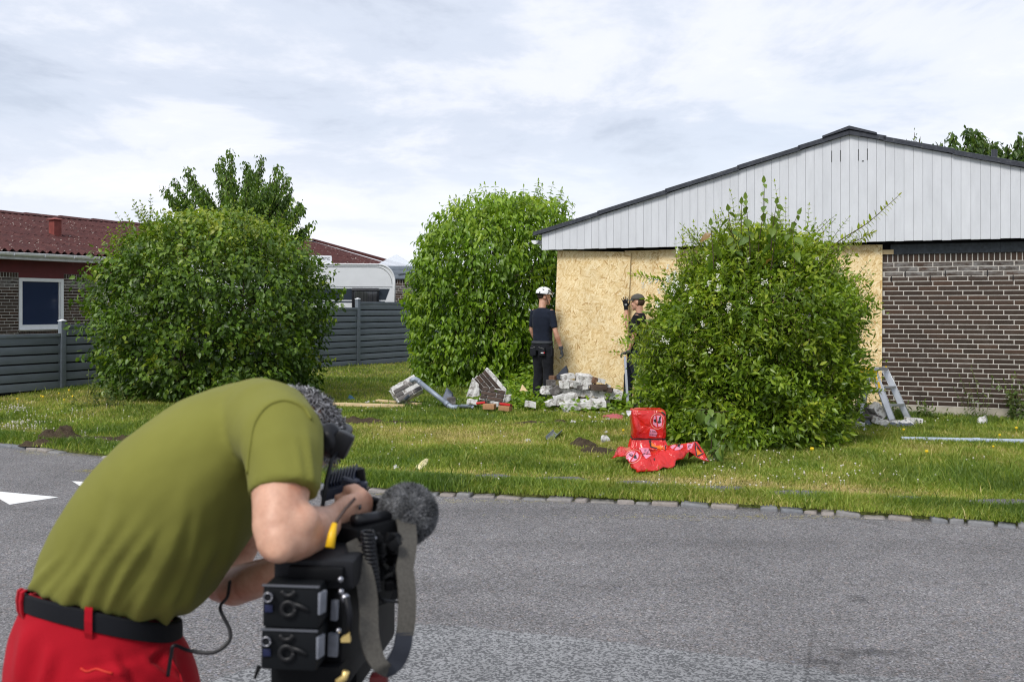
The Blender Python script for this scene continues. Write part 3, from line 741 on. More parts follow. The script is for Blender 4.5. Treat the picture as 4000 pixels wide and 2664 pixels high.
# ================================================================== caravan
cvx, cvy = (1541-2000)/FPX*25.4, 25.4; CR = math.atan2(.42, .907)
cv = thing('caravan', 'white caravan with dark window band parked behind the slat fence', 'caravan', (cvx, cvy, 0), CR)
M_CW = simple('caravan_white', (.80, .81, .83), .35, .5, 0, .04, 3, .04); M_CD = simple('caravan_dark_band', (.035, .045, .062), .3, .5, 0, .05, 3, 0)
Ln, Zb, Zt, rad = 5.4, .55, 2.70, .42
prof = [(-Ln, Zb), (0, Zb), (.02, 1.5)]+[(0.02-rad+rad*math.cos(a), Zt-rad+rad*math.sin(a)) for a in (math.pi/2*k/10 for k in range(11))]
prof += [(-Ln+.3-.3*math.sin(a), Zt-.06-.3+.3*math.cos(a)) for a in (math.pi/2*k/6 for k in range(7))]
mb = MB(); mb.prism([(x, 0, z) for x, z in prof], (0, 2.2, 0)); mb.build('body', M_CW, cv, 30, False, True)
edge = [(x, z) for x, z in prof[2:]]
mb = MB(); mb.tube([(x-.02, -.008, z-.02) for x, z in edge[:-6]], .022, 6, asp=.5); mb.build('edge_rail', M_WHITE, cv, True)
mb = MB(); mb.tube([(x-.09, -.003, z-.085) for x, z in edge[1:-6]], .006, 5); mb.span((-5.2, -.006, 2.108), (-.06, .002, 2.118)); mb.build('seam_line', simple('caravan_seam', (.20, .21, .22), .5), cv)
zb0, zb1 = 1.785, 2.065
mb = MB(); mb.prism([(-5.3, -.006, zb0), (-.24, -.006, zb0), (-.13, -.006, zb1), (-5.3, -.006, zb1)], (0, .01, 0)); mb.span((-5.3, -.005, 1.715), (-.26, .004, 1.75)); mb.build('dark_band', M_CD, cv, None, False, True)
wx0, wx1 = -1.12, -.42
mb = MB(); mb.bevbox(((wx0+wx1)/2, -.02, 1.82), (wx1-wx0, .05, .52), .02); wf = mb.build('window', simple('caravan_window_frame', (.012, .012, .015), .35), cv, 40)
mb = MB(); mb.bevbox(((wx0+wx1)/2, -.05, 1.80), (wx1-wx0-.1, .02, .40), .008)
t_ = NT('curtained_glass'); cc_ = t_.coord('Object', (1, 0, 0)); w_ = t_.noise(cc_, 26, 3, .6); t_.bsdf(t_.ramp(w_, [(.35, (.020, .021, .024)), (.6, (.055, .055, .058))]), .1, .6)
mb.build('pane', t_.m, wf, 40)
mb = MB(); mb.bevbox(((wx0+wx1)/2, -.055, 2.035), (wx1-wx0+.02, .05, .035), .01); mb.build('window_rail', simple('rail_grey', (.10, .10, .11), .4), wf, 40)
mb = MB(); mb.bevbox((-2.75, -.02, 1.76), (.36, .05, .62), .02); mb.build('window', simple('caravan_window_frame', (.012, .012, .015), .35), cv, 40)
mb = MB(); mb.bevbox((-2.15, .55, Zt+.085), (1.15, .8, .20), .04); ac = mb.build('roof_unit', M_CW, cv, 40)
def lettering(text, parent, mat, loc, size, rotm, name='lettering', ext=.0008):
    cu = bpy.data.curves.new(name, 'FONT'); cu.body = text; cu.size = size; cu.extrude = ext; cu.align_x = 'CENTER'; cu.align_y = 'CENTER'
    tmp = bpy.data.objects.new('tmp', cu); COL.objects.link(tmp)
    me = bpy.data.meshes.new_from_object(tmp.evaluated_get(bpy.context.evaluated_depsgraph_get())); bpy.data.objects.remove(tmp); bpy.data.curves.remove(cu)
    me.materials.clear(); me.materials.append(mat); o = bpy.data.objects.new(name, me); COL.objects.link(o); o.parent = parent; MW[o.name] = world_of(parent)
    o.matrix_local = Matrix.Translation(Vector(loc)) @ rotm.to_4x4(); return o
M_INK = simple('black_print', (.02, .02, .022), .6)
lettering('*I DOMETIC', ac, M_INK, (-1.86, .147, Zt+.10), .085, Matrix.Rotation(R(90), 3, 'X'))
for x in (-1.9, -2.7): mb = MB(); mb.tube([(x, .1, .32), (x, .3, .32)], .31, 18); mb.build('wheel', M_BLACKHOLE, cv)
# ================================================================== vegetation
LT = None
def leaves_np(pos, nrm, tip, size, asp, fold=.30, droop=.22):
    """pos,nrm,tip (N,3); size (N,), asp width/length -> verts, tris (8 per leaf)"""
    N = len(pos); tip = tip/np.linalg.norm(tip, axis=1, keepdims=True)
    nrm = nrm-tip*(nrm*tip).sum(1, keepdims=True); nrm /= np.linalg.norm(nrm, axis=1, keepdims=True)+1e-9
    sd = np.cross(tip, nrm); L = size[:, None]; Wd = (size*asp)[:, None]
    b = pos; m1 = pos+tip*L*.33-nrm*Wd*fold*.25; m2 = pos+tip*L*.68-nrm*(Wd*fold*.2+L*droop*.35); t = pos+tip*L-nrm*L*droop
    l1 = pos+tip*L*.30+sd*Wd*.5+nrm*Wd*fold*.25; r1 = pos+tip*L*.30-sd*Wd*.5+nrm*Wd*fold*.25
    l2 = pos+tip*L*.68+sd*Wd*.36-nrm*L*droop*.3+nrm*Wd*fold*.2; r2 = pos+tip*L*.68-sd*Wd*.36-nrm*L*droop*.3+nrm*Wd*fold*.2
    V = np.stack([b, l1, r1, m1, l2, r2, m2, t], 1).reshape(-1, 3)
    T = np.array([[0, 3, 1], [0, 2, 3], [1, 3, 6], [1, 6, 4], [3, 2, 5], [3, 5, 6], [4, 6, 7], [6, 5, 7]])
    F = (np.arange(N)[:, None, None]*8+T[None]).reshape(-1, 3); return V, F
def nz(p, seed=0.0): return mnoise.noise(Vector((p[0]+seed*3.1, p[1]-seed*1.7, p[2]+seed)))
def leaf_meshes(name, mat, asp, fold, droop, tones):
    out = []
    for t in tones:
        V, F = leaves_np(np.zeros((1, 3)), np.array([[0, 0, 1.]]), np.array([[0, 1., 0]]), np.ones(1), asp, fold, droop)
        me = bpy.data.meshes.new(name); me.from_pydata(V.tolist(), [], F.tolist()); a = me.attributes.new('tone', 'FLOAT', 'FACE'); a.data.foreach_set('value', np.full(len(F), t, np.float32))
        me.materials.append(mat); out.append(me)
    return out
def leaf_obj(parent, me, pos, nrm, tip, size):
    t = Vector(tip).normalized(); n = Vector(nrm); n = (n-t*n.dot(t)).normalized(); s = t.cross(n)
    o = bpy.data.objects.new('leaf', me); COL.objects.link(o); o.parent = parent
    M = Matrix((s, t, n)).transposed().to_4x4(); M.translation = world_of(parent).inverted() @ Vector(pos)
    o.matrix_local = M @ Matrix.Scale(size, 4)
class Bush:
    """profile: list of (z, cx, cy, rx, ry) in world metres"""
    def __init__(s, name, label, cat, base, profile, mat, seed, expo=2.4, lump=.13):
        s.o = thing(name, label, cat, base); s.p = np.array(profile); s.mat = mat; s.r = np.random.default_rng(seed); s.seed = seed; s.e = expo; s.lump = lump
        s.P = []; s.N = []; s.T = []; s.S = []; s.C = []
    def at(s, z): return [np.interp(z, s.p[:, 0], s.p[:, k]) for k in (1, 2, 3, 4)]
    def fill(s, n, size, zpow=1.0, depth=.16, clump=5, tone=(.25, .22), toptone=.25, up=.55, out=.7, rnd=.5, droop=.5, zlim=None):
        r = s.r; z0, z1 = s.p[0, 0], s.p[-1, 0]
        if zlim: z0, z1 = zlim
        nc = n//clump; cnt = 0
        w = s.at(np.linspace(z0, z1, 60))[2]+.25; cdf = np.cumsum(w); cdf /= cdf[-1]
        for _ in range(nc):
            z = np.interp(r.random(), cdf, np.linspace(z0, z1, 60)); a = r.random()*2*math.pi
            cx, cy, rx, ry = s.at(z); ca, sa = math.cos(a), math.sin(a); e = (abs(ca)**s.e+abs(sa)**s.e)**(-1/s.e)
            dx = ca*e; dy = sa*e
            lum = 1+s.lump*(.8*nz((dx*2.1, dy*2.1, z*2.1), s.seed)+.75*nz((dx*5, dy*5, z*4.2), s.seed+5)+.55*nz((dx*11, dy*11, z*8), s.seed+8))
            f = lum-abs(r.normal(0, depth)) if r.random() < .70 else r.uniform(.30, .92)*lum
            if z > z1-.8: f *= r.random()**(.5*(z-z1+.8)/.8)
            c = np.array([cx+dx*rx*f, cy+dy*ry*f, z])
            on = np.array([dx/max(rx, .1), dy/max(ry, .1), .25+(.9 if z > z1-.5 else 0)-(.5 if z < z0+.3 else 0)]); on /= np.linalg.norm(on)
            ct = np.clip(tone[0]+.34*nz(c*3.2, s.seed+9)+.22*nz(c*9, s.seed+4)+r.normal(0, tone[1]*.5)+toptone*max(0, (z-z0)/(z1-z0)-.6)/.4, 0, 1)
            cn = r.normal(0, .50, 3); spray = on*.6+r.normal(0, .5, 3); spray /= np.linalg.norm(spray)
            for k in range(clump):
                s.P.append(c+spray*(k-clump/2)*size*.55+r.normal(0, size*.35, 3))
                s.N.append(on*out+np.array([0, 0, up])+cn+r.normal(0, rnd*.7, 3)); s.T.append(on*.55+cn*.5+r.normal(0, .45, 3)-np.array([0, 0, droop]))
                s.S.append(size*r.uniform(.5, 1.35)); s.C.append(np.clip(ct+r.normal(0, tone[1]*.5), 0, 1))
    def shoot(s, p0, d, length, n, size, tone=.55, bend=(0, 0, .1), stemr=.004, pair=True, droop=.1, wid=.6):
        r = s.r; p = np.array(p0, float); d = np.array(d, float); d /= np.linalg.norm(d); pts = [Vector(p)]
        step = length/n
        for k in range(n):
            d = d+np.array(bend)*step+r.normal(0, .05, 3); d /= np.linalg.norm(d); p = p+d*step; pts.append(Vector(p))
            az = r.random()*6.28 if not pair else k*1.57+r.normal(0, .3)
            sd = np.cross(d, [math.cos(az), math.sin(az), .2]); sd /= np.linalg.norm(sd)+1e-6
            for sg in ((1, -1) if pair else (1,)):
                q = sd*sg*wid+d*(.55 if pair else .2)+np.array([0, 0, -droop if pair else -droop*1.5]); s.P.append(p.copy()); s.T.append(q)
                s.N.append(d*.8+np.array([0, 0, .5])+r.normal(0, .2, 3) if pair else sd*sg*.8+np.array([0, -.15, .55])+r.normal(0, .3, 3))
                s.S.append(size*(1.0 if k < n*.7 else 1.0-.6*(k/n-.7)/.3)*r.uniform(.8, 1.15)); s.C.append(np.clip(tone+.25*k/n+r.normal(0, .1), 0, 1))
        s.P.append(p.copy()); s.T.append(d); s.N.append(np.cross(d, [1, 0, 0])+.1); s.S.append(size*.6); s.C.append(min(1, tone+.3))
        s.stems.append((pts, stemr))
    stems = None
    def done(s, asp, fold=.3, droop=.22, nobj=220, stems=10, stem_mat=None, toward=(0, -1, .1)):
        P_, N_, T_, S_, C_ = map(np.array, (s.P, s.N, s.T, s.S, s.C))
        # the leaves that show largest become parts of their own
        cx, cy, rx, ry = s.at(P_[:, 2]); q = (np.abs((P_[:, 0]-cx)/rx)**s.e+np.abs((P_[:, 1]-cy)/ry)**s.e)
        face = (P_[:, 1]-cy)/ry; score = np.where((face < -.3) & (q > .95), 1.0, 0)*S_*(1+.3*s.r.random(len(S_)))
        pick = np.argsort(-score)[:nobj]; mask = np.ones(len(P_), bool); mask[pick] = False
        loc = np.array(s.o.location)
        V, F = leaves_np(P_[mask]-loc, N_[mask], T_[mask], S_[mask], asp, fold, droop)
        mesh_np('foliage', V, F, {'tone': np.repeat(C_[mask], 8)}, s.mat, s.o, 'stuff')
        tones = np.quantile(C_, [.1, .3, .5, .7, .9]); lm = leaf_meshes('leaf', s.mat, asp, fold, droop, tones)
        for i in pick: leaf_obj(s.o, lm[int(np.argmin(abs(tones-C_[i])))], P_[i], N_[i], T_[i], S_[i])
        mb = MB(); r = s.r; b = s.p[0]
        for _ in range(stems):
            a = r.random()*6.28; p0 = Vector((b[1]+b[3]*.45*math.cos(a), b[2]+b[4]*.45*math.sin(a), gh(b[1], b[2])-.05)); z1 = s.p[-1, 0]-.3-r.random()*.5
            m = s.at(z1); f = r.uniform(.2, .75); p1 = Vector((m[0]+m[2]*f*math.cos(a), m[1]+m[3]*f*math.sin(a), z1)); mid = p0.lerp(p1, .5)+Vector((r.normal(0, .12), r.normal(0, .12), 0))
            mb.tube([p0, p0.lerp(mid, .5)+Vector((r.normal(0, .04), r.normal(0, .04), 0)), mid, mid.lerp(p1, .5), p1], [.022, .019, .014, .010, .004], 6)
            for k in range(4):
                q0 = mid.lerp(p1, r.uniform(-.4, .8)); a2 = r.random()*6.28; mm = s.at(min(q0.z+.4, z1+.2)); q1 = Vector((mm[0]+mm[2]*.9*math.cos(a2), mm[1]+mm[3]*.9*math.sin(a2), q0.z+r.uniform(.1, .5)))
                mb.tube([q0, q0.lerp(q1, .5)+Vector((0, 0, .06)), q1], [.008, .006, .003], 5)
        for pts, rad in (s.stems or []): mb.tube(pts, [rad*(1-.7*k/len(pts)) for k in range(len(pts))], 5)
        mb.build('stem', stem_mat or M_BARK, s.o, True, True)['kind'] = 'stuff'
_PAD = 0
M_BARK = simple('bark', (.075, .055, .038), .9, .2, 0, .3, 30, .6, 80, .006)
M_TWIG = simple('green_twig', (.13, .15, .045), .7, .3, 0, .2, 20, 0)
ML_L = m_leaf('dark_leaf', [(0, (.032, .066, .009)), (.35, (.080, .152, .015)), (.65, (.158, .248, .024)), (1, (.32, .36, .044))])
ML_M = m_leaf('dogwood_leaf', [(0, (.058, .122, .008)), (.4, (.135, .245, .012)), (.75, (.225, .345, .020)), (1, (.33, .42, .04))], .36)
ML_R = m_leaf('privet_leaf', [(0, (.050, .092, .011)), (.35, (.122, .206, .016)), (.7, (.245, .342, .028)), (1, (.40, .43, .05))], .36, .34)
ML_T = m_leaf('cherry_leaf', [(0, (.042, .085, .014)), (.5, (.105, .190, .024)), (1, (.23, .32, .045))], .42)

# ---- left bush
b = Bush('round_bush', 'large round dark green bush in front of the neighbour house, behind the cameraman', 'bush', (-4.85, 15.7, .2),
    [(.18, -4.66, 15.6, 1.36, 1.2), (.5, -4.68, 15.7, 1.52, 1.4), (.8, -4.70, 15.7, 1.63, 1.5), (1.6, -4.72, 15.8, 1.74, 1.65), (2.2, -4.74, 15.8, 1.72, 1.6), (2.42, -4.76, 15.8, 1.62, 1.5), (2.75, -4.76, 15.8, 1.32, 1.2), (2.97, -4.80, 15.8, .95, .9), (3.10, -4.75, 15.8, .5, .5)], ML_L, 31, 2.5, .25)
b.stems = []
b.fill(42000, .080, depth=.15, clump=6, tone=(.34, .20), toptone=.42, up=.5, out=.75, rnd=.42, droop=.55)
b.fill(900, .10, depth=.03, clump=5, tone=(.80, .10), toptone=0, zlim=(.7, 1.5))
P_, keep = b.P, None
for _ in range(80):
    a = b.r.uniform(-2.9, .2); z = b.r.uniform(2.1, 2.9); m = b.at(z); a2 = b.r.random()*6.28
    b.shoot((m[0]+m[2]*.85*math.cos(a2), m[1]+m[3]*.85*math.sin(a2), z), (.5*math.cos(a2), .5*math.sin(a2), 1), b.r.uniform(.2, .5), 7, .062, .62)
for (u, v, l) in ((520, 880, .55), (565, 830, .6), (590, 790, .5), (470, 905, .35), (1180, 1010, .4), (1255, 1080, .4)):
    p = P(u, v, 15.5); b.shoot((p.x, p.y, p.z-l*.8), (b.r.normal(0, .15), -.1, 1), l, 9, .062, .45)
for (u, v) in ((1285, 1260), (1270, 1120), (1290, 1420), (330, 1250), (400, 1440), (350, 1360)):
    p = P(u, v, 15.3); s_ = 1 if u > 800 else -1; b.shoot((p.x-s_*.42, p.y+.1, p.z), (s_, -.2, .1), .5, 8, .07, .6)
b.done(.62, .28, .2, 230, 14)
# ---- middle bush (dogwood)
b = Bush('dogwood_bush', 'tall bright green bush with drooping leaves at the corner of the white gabled house', 'bush', (-.35, 19.3, .15),
    [(.10, -.60, 19.1, 1.10, 1.1), (.5, -.64, 19.2, 1.22, 1.25), (.86, -.66, 19.25, 1.27, 1.3), (1.6, -.60, 19.3, 1.34, 1.4), (2.6, -.36, 19.3, 1.46, 1.4), (3.09, -.22, 19.3, 1.44, 1.3), (3.39, -.13, 19.3, 1.36, 1.15), (3.60, -.02, 19.3, 1.14, .95), (3.73, .05, 19.3, .72, .6)], ML_M, 47, 3.0, .14)
b.stems = []
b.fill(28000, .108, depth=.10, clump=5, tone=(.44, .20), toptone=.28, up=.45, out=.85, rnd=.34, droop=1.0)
for _ in range(46):
    z = b.r.uniform(2.9, 3.75); m = b.at(z); a2 = b.r.random()*6.28
    b.shoot((m[0]+m[2]*.8*math.cos(a2), m[1]+m[3]*.8*math.sin(a2), z), (.3*math.cos(a2), .3*math.sin(a2), 1), b.r.uniform(.18, .34), 5, .095, .6, droop=.5)
for (u, v, s_, D, l) in ((1575, 1170, -1, 18.3, .55), (1600, 1380, -1, 18.2, .4), (2185, 1065, 1, 16.6, .75), (2150, 1090, 1, 16.7, .6)):
    p = P(u, v, D); b.shoot((p.x-s_*l, p.y+.15, p.z-.05), (s_, -.2, .15), l, 9, .11, .7, droop=.5)
b.done(.50, .34, .30, 230, 14)
# ---- right bush: privet with a wild top
b = Bush('flowering_bush', 'wide wild flowering bush with white blossoms and tall shoots behind the red plastic', 'bush', (2.75, 11.6, .1),
    [(.08, 2.52, 11.3, 1.00, .95), (.4, 2.66, 11.4, 1.10, 1.1), (.86, 2.75, 11.5, 1.20, 1.2), (1.3, 2.80, 11.5, 1.18, 1.2), (1.75, 2.86, 11.5, 1.12, 1.1), (2.12, 2.90, 11.5, .93, .88), (2.34, 2.85, 11.5, .72, .62), (2.48, 2.84, 11.5, .42, .35)], ML_R, 59, 2.3, .24)
b.stems = []
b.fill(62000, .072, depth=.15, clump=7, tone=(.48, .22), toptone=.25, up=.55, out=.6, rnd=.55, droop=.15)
b.fill(4200, .082, depth=.06, clump=6, tone=(.55, .18), toptone=0, up=.5, out=.8, rnd=.4, droop=.6, zlim=(.15, .95))
for _ in range(170):
    z = b.r.uniform(.5, 2.45); m = b.at(z); a2 = b.r.random()*6.28
    b.shoot((m[0]+m[2]*.9*math.cos(a2), m[1]+m[3]*.9*math.sin(a2), z), (.8*math.cos(a2), .8*math.sin(a2), .9), b.r.uniform(.15, .45), 9, .048, .5, wid=.7)
for (u, v, l) in ((2720, 870, .6), (2780, 850, .7), (2670, 900, .5), (2880, 740, .8), (2930, 770, .7), (3060, 715, .9), (3080, 780, .8), (3150, 800, .7), (3210, 850, .5), (3290, 870, .5), (2830, 820, .7), (2640, 940, .45), (3010, 760, .8), (2985, 820, .8), (3120, 860, .6)):
    p = P(u, v, 11.4); b.shoot((p.x-.06+b.r.normal(0, .03), p.y+b.r.normal(0, .2), p.z-l), (.12, 0, 1), l, int(l*20), .066, .55, wid=.75)
for _ in range(46):
    u = b.r.uniform(2700, 3190); vt_ = 775+abs(u-2960)*.62+b.r.uniform(0, 110); p = P(u, vt_, 11.4+b.r.normal(0, .2)); l = b.r.uniform(.35, .7)
    b.shoot((p.x-.05+b.r.normal(0, .05), p.y, p.z-l), ((u-2960)/900+b.r.normal(0, .1), b.r.normal(0, .12), 1), l, int(l*22), .072, b.r.uniform(.4, .7), wid=.75)
for (u, v, l) in ((2440, 1240, .42), (2475, 1275, .4), (2440, 1310, .45), (2500, 1330, .4), (2470, 1375, .42), (2515, 1240, .3), (2490, 1420, .4), (2515, 1290, .3), (2480, 1345, .45), (2500, 1480, .4)):
    p = P(u, v, 10.9); b.shoot((p.x+l*.85, p.y+.25, p.z-.16), (-1, -.3, .35), l, 11, .092, b.r.uniform(.5, .75), bend=(0, 0, -.3), wid=.7, droop=.3)
for (u, v, u1, v1) in ((3230, 980, 3530, 792), (3260, 990, 3400, 870)):
    p0, p1 = P(u, v, 11.4), P(u1, v1, 11.2); d = p1-p0; b.shoot(p0, d, d.length, 24, .085, .75, bend=(0, 0, -.1), wid=.75, droop=.45, stemr=.008)
for (u, v, l, s_) in ((2470, 1070, .4, -1), (2440, 1320, .45, -1), (2390, 1400, .5, -1), (3400, 1150, .5, 1), (3440, 1250, .4, 1), (3390, 1060, .4, 1), (3420, 1380, .5, 1), (3440, 1470, .45, 1)):
    for k in range(2):
        p = P(u+b.r.normal(0, 12)+12, v+b.r.normal(0, 22), 11.1); b.shoot((p.x-s_*l*.95, p.y+.15, p.z-.08), (s_, -.15, .25), l, 11, .072, .62, bend=(0, 0, -.15), wid=.7, droop=.2)
fl = MB(); rr = random.Random(12)
b.done(.40, .3, .15, 240, 16)
# blossoms: small panicles of white florets
M_BLOSSOM = simple('white_blossom', (.72, .72, .64), .7, .3, 0, .1, 40, 0)
for i in range(46):
    if i < 10: u, v = rr.gauss(2585, 32), rr.gauss(1090, 45)
    else: u, v = rr.uniform(2560, 3230), rr.uniform(960, 1400)
    D = 10.55-.2*rr.random(); D += .55*abs((u-2930)/480)**2+ (.25 if v < 1050 else 0); p = P(u, v, D); mb = MB()
    for k in range(14):
        q = p+Vector((rr.gauss(0, .012), rr.gauss(0, .012), rr.uniform(-.03, .04))); mb.ell(q, (.0065, .0065, .0065), None, 5, 4)
    mb.build('blossom', M_BLOSSOM, b.o, None, True)
# broad leaves growing up through the top of the bush
ML_B = m_leaf('broad_leaf', [(0, (.055, .105, .022)), (.5, (.115, .195, .030)), (.85, (.20, .26, .05)), (1, (.30, .16, .07))], .35)
def sapling(label, spec, size, asp, tone):
    o = None; s = Bush('young_sapling', label, 'sapling', tuple(spec[0][0]), [(0, 0, 0, 1, 1), (4, 0, 0, 1, 1)], ML_B, 77); s.stems = []; s.S = []
    for p0, p1, n in spec:
        d = p1-p0; s.shoot(p0, d, d.length, n, size, tone, pair=False, droop=.5, wid=.9, stemr=.006)
    V, F = leaves_np(np.array(s.P)-np.array(s.o.location), np.array(s.N), np.array(s.T), np.array(s.S), asp, .2, .25)
    lm = leaf_meshes('leaf', ML_B, asp, .2, .25, (.2, .45, .65, .98))
    for p, n_, t, z, c in zip(s.P, s.N, s.T, s.S, s.C): leaf_obj(s.o, lm[min(3, int(c*4))], p, n_, t, z)
    mb = MB()
    for pts, rad in s.stems: mb.tube(pts, [rad*(1-.6*k/len(pts)) for k in range(len(pts))], 5)
    mb.build('stem', M_BARK, s.o, True, True)
D = 10.9
sapling('broad leaved sapling rising out of the top of the flowering bush', [(P(2970, 1150, D), P(2975, 715, D), 15), (P(2900, 1100, D), P(2890, 800, D), 9), (P(3040, 1080, D), P(3085, 830, D), 9), (P(2880, 1000, D), P(2835, 830, D), 7), (P(3000, 1150, D-.2), P(3030, 900, D-.2), 7), (P(2790, 1050, D-.2), P(2770, 880, D-.2), 6), (P(3100, 1100, D-.2), P(3130, 900, D-.2), 7), (P(2930, 1000, D-.2), P(2925, 780, D-.2), 9), (P(3010, 980, D-.2), P(3020, 800, D-.2), 8)], .15, .55, .42)
D = 9.75
sapling('low broad leaved sapling beside the red plastic', [(P(2790, 1600, 10.2), P(2690, 1640, D), 6), (P(2780, 1780, D), P(2740, 1600, D), 9), (P(2800, 1790, D), P(2840, 1690, D-.2), 8), (P(2730, 1620, 10.1), P(2850, 1600, 9.9), 6), (P(2770, 1790, D-.1), P(2800, 1740, D-.35), 6)], .15, .62, .30)
# tufts of weeds against the brick wall
ML_W = m_leaf('weed_leaf', [(0, (.03, .06, .014)), (.5, (.075, .12, .024)), (1, (.17, .20, .04))], .3)
def weed(label, u, v, h, w, n, seed, size=.055, lean=0):
    s = Bush('weed', label, 'weed', tuple(LG(u, v)), [(0, 0, 0, 1, 1), (4, 0, 0, 1, 1)], ML_W, seed); s.stems = []; c = LG(u, v)
    for k in range(n):
        s.shoot((c.x+s.r.normal(0, w*.4), c.y+s.r.normal(0, .06), c.z-.02), (s.r.normal(lean, .28), s.r.normal(0, .12), 1), h*s.r.uniform(.45, 1.0), max(6, int(h*24)), size*1.25, .36, pair=False, droop=.25, wid=.85)
    V, F = leaves_np(np.array(s.P)-np.array(s.o.location), np.array(s.N), np.array(s.T), np.array(s.S), .38, .25, .25)
    mesh_np('leaves', V, F, {'tone': np.repeat(np.array(s.C), 8)}, ML_W, s.o, 'stuff'); mb = MB()
    for pts, rad in s.stems: mb.tube(pts, [rad*(1-.6*k/len(pts)) for k in range(len(pts))], 4)
    mb.build('stem', M_TWIG, s.o, True, True)
weed('tall leafy weed against the brick wall at the edge of the picture', 3965, 1645, .85, .30, 13, 5, .075)
weed('thin yellow topped weed rising against the brick wall', 3835, 1640, .80, .06, 4, 6, .045)
weed('low leafy weed at the foot of the brick wall beside the ladder', 3620, 1640, .30, .35, 12, 7, .07)
weed('second thin weed at the brick wall nearer the ladder', 3790, 1640, .55, .05, 3, 8, .04)
weed('weeds under the ladder beside the chipboard', 3480, 1630, .34, .2, 9, 9, .075)
weed('tall grassy weed at the foot of the flowering bush', 3090, 1745, .34, .25, 9, 10, .05)
weed('ragged weeds at the left foot of the round bush', 430, 1590, .55, .5, 16, 13, .05, -.25)
# ---- tree behind the left bush
def tree(name, label, base, trunk_h, limbs, mat, seed, leafsize, per, asp=.42):
    r = np.random.default_rng(seed); o = thing(name, label, 'tree', base); base = Vector(base)
    tb = MB(); P_, N_, T_, S_, C_ = [], [], [], [], []
    top = base+Vector((0, 0, trunk_h)); tb.tube([base-Vector((0, 0, .1)), base+Vector((.03, 0, trunk_h*.5)), top], [.14, .12, .10], 10)
    for (tx, tz, ty, n2) in limbs:
        end = Vector((tx, base.y+ty, tz)); pts = []
        mid = top.lerp(end, .5)+Vector((0, 0, -.12*(end-top).length)); m = 12
        for k in range(m+1):
            f = k/m; q = top.lerp(mid, f).lerp(mid.lerp(end, f), f); pts.append(q+Vector(r.normal(0, .02, 3)))
        tb.tube(pts, [.055*(1-k/m)+.006 for k in range(m+1)], 6)
        twigs = [(pts[i:], 1.0) for i in (3,)]
        for k in range(n2):
            i = int(r.integers(3, m-1)); p0 = pts[i]; d = (pts[i+1]-pts[i]).normalized()
            e = (d*.6+Vector(r.normal(0, .6, 3))+Vector((0, 0, .45))).normalized(); L_ = r.uniform(.3, .75)*(1.1-i/m); tp = [p0, p0+e*L_*.5+Vector((0, 0, .02)), p0+e*L_+Vector((0, 0, .08))]
            tb.tube(tp, [.012, .008, .003], 5); twigs.append((tp, .8))
        for tp, w in twigs:
            n = int(per*w*sum((b_-a_).length for a_, b_ in zip(tp, tp[1:])))
            for k in range(n):
                f = r.random()**.8*(len(tp)-1); i = min(int(f), len(tp)-2); q = tp[i].lerp(tp[i+1], f-i)
                P_.append(np.array(q)+r.normal(0, .055, 3)); T_.append(np.array([r.normal(0, .55), r.normal(0, .55), -.9])); N_.append(np.array([r.normal(0, .7), r.normal(0, .7)-.3, .5]))
                S_.append(leafsize*r.uniform(.7, 1.25)); C_.append(np.clip(.42+r.normal(0, .22)+.3*nz(q, seed), 0, 1))
    V, F = leaves_np(np.array(P_)-np.array(base), np.array(N_), np.array(T_), np.array(S_), asp, .3, .2)
    mesh_np('crown', V, F, {'tone': np.repeat(np.array(C_), 8)}, mat, o, 'stuff'); tb.build('trunk', M_BARK, o, True, True)
def at_u(u, v, D): p = P(u, v, D); return (p.x, p.z)
TD = 25.0; tb0 = P(950, 1400, TD); r_ = random.Random(5)
lims = []
for (u, v) in ((885, 580), (1000, 595), (940, 620), (815, 620), (850, 600), (1060, 630), (1010, 680), (735, 660), (690, 670), (665, 700), (1100, 675), (1135, 690), (640, 735), (1155, 740), (1170, 790), (1180, 810), (1205, 820), (1235, 885), (900, 690), (960, 660), (770, 720), (1050, 760), (840, 740), (1110, 830), (700, 780), (920, 760), (990, 770), (1180, 900), (1160, 950), (760, 820), (650, 800), (1120, 760), (1075, 720)):
    x, z = at_u(u, v, TD); lims.append((x, z, r_.uniform(-.9, .9), 12))
tree('cherry_tree', 'dark green tree with upswept branches rising behind the round bush', (tb0.x, TD, .25), 2.3, lims, ML_T, 71, .105, 190)
TD = 26.0; tb1 = P(3850, 1000, TD); lims = []
for (u, v) in ((3770, 500), (3815, 510), (3845, 515), (3740, 520), (3705, 545), (3870, 540), (3900, 555), (3940, 550), (3975, 555), (4010, 570), (3800, 570), (3760, 580), (3720, 590), (3850, 590), (3900, 600), (3950, 600), (4000, 610), (3830, 620), (3790, 600), (3700, 600), (3680, 565), (3640, 570), (3880, 560), (3990, 640), (4060, 560), (4100, 590), (3920, 545), (3935, 570), (3960, 565), (3985, 592), (3915, 600), (3860, 580), (3970, 615), (3740, 560), (3670, 600), (3905, 580), (3950, 585)):
    x, z = at_u(u, v, TD); lims.append((x, z, r_.uniform(-.9, .9), 9))
tree('garden_tree', 'green leafy tree showing above the roof beside the vent pipe', (tb1.x, TD, .1), 3.0, lims, m_leaf('bright_tree_leaf', [(0, (.03, .065, .014)), (.5, (.075, .135, .02)), (1, (.15, .21, .03))], .34), 72, .16, 140)
TD = 25.0; tb2 = P(3585, 900, TD); lims = []
for (u, v) in ((3562, 523), (3550, 540), (3610, 528), (3600, 545), (3575, 555), (3560, 565)):
    x, z = at_u(u, v, TD); lims.append((x, z, r_.uniform(-.2, .2), 2))
tree('thin_tree', 'sparse twiggy treetop just above the roof near the ridge', (tb2.x, TD, .1), 4.2, lims, ML_T, 73, .085, 26)

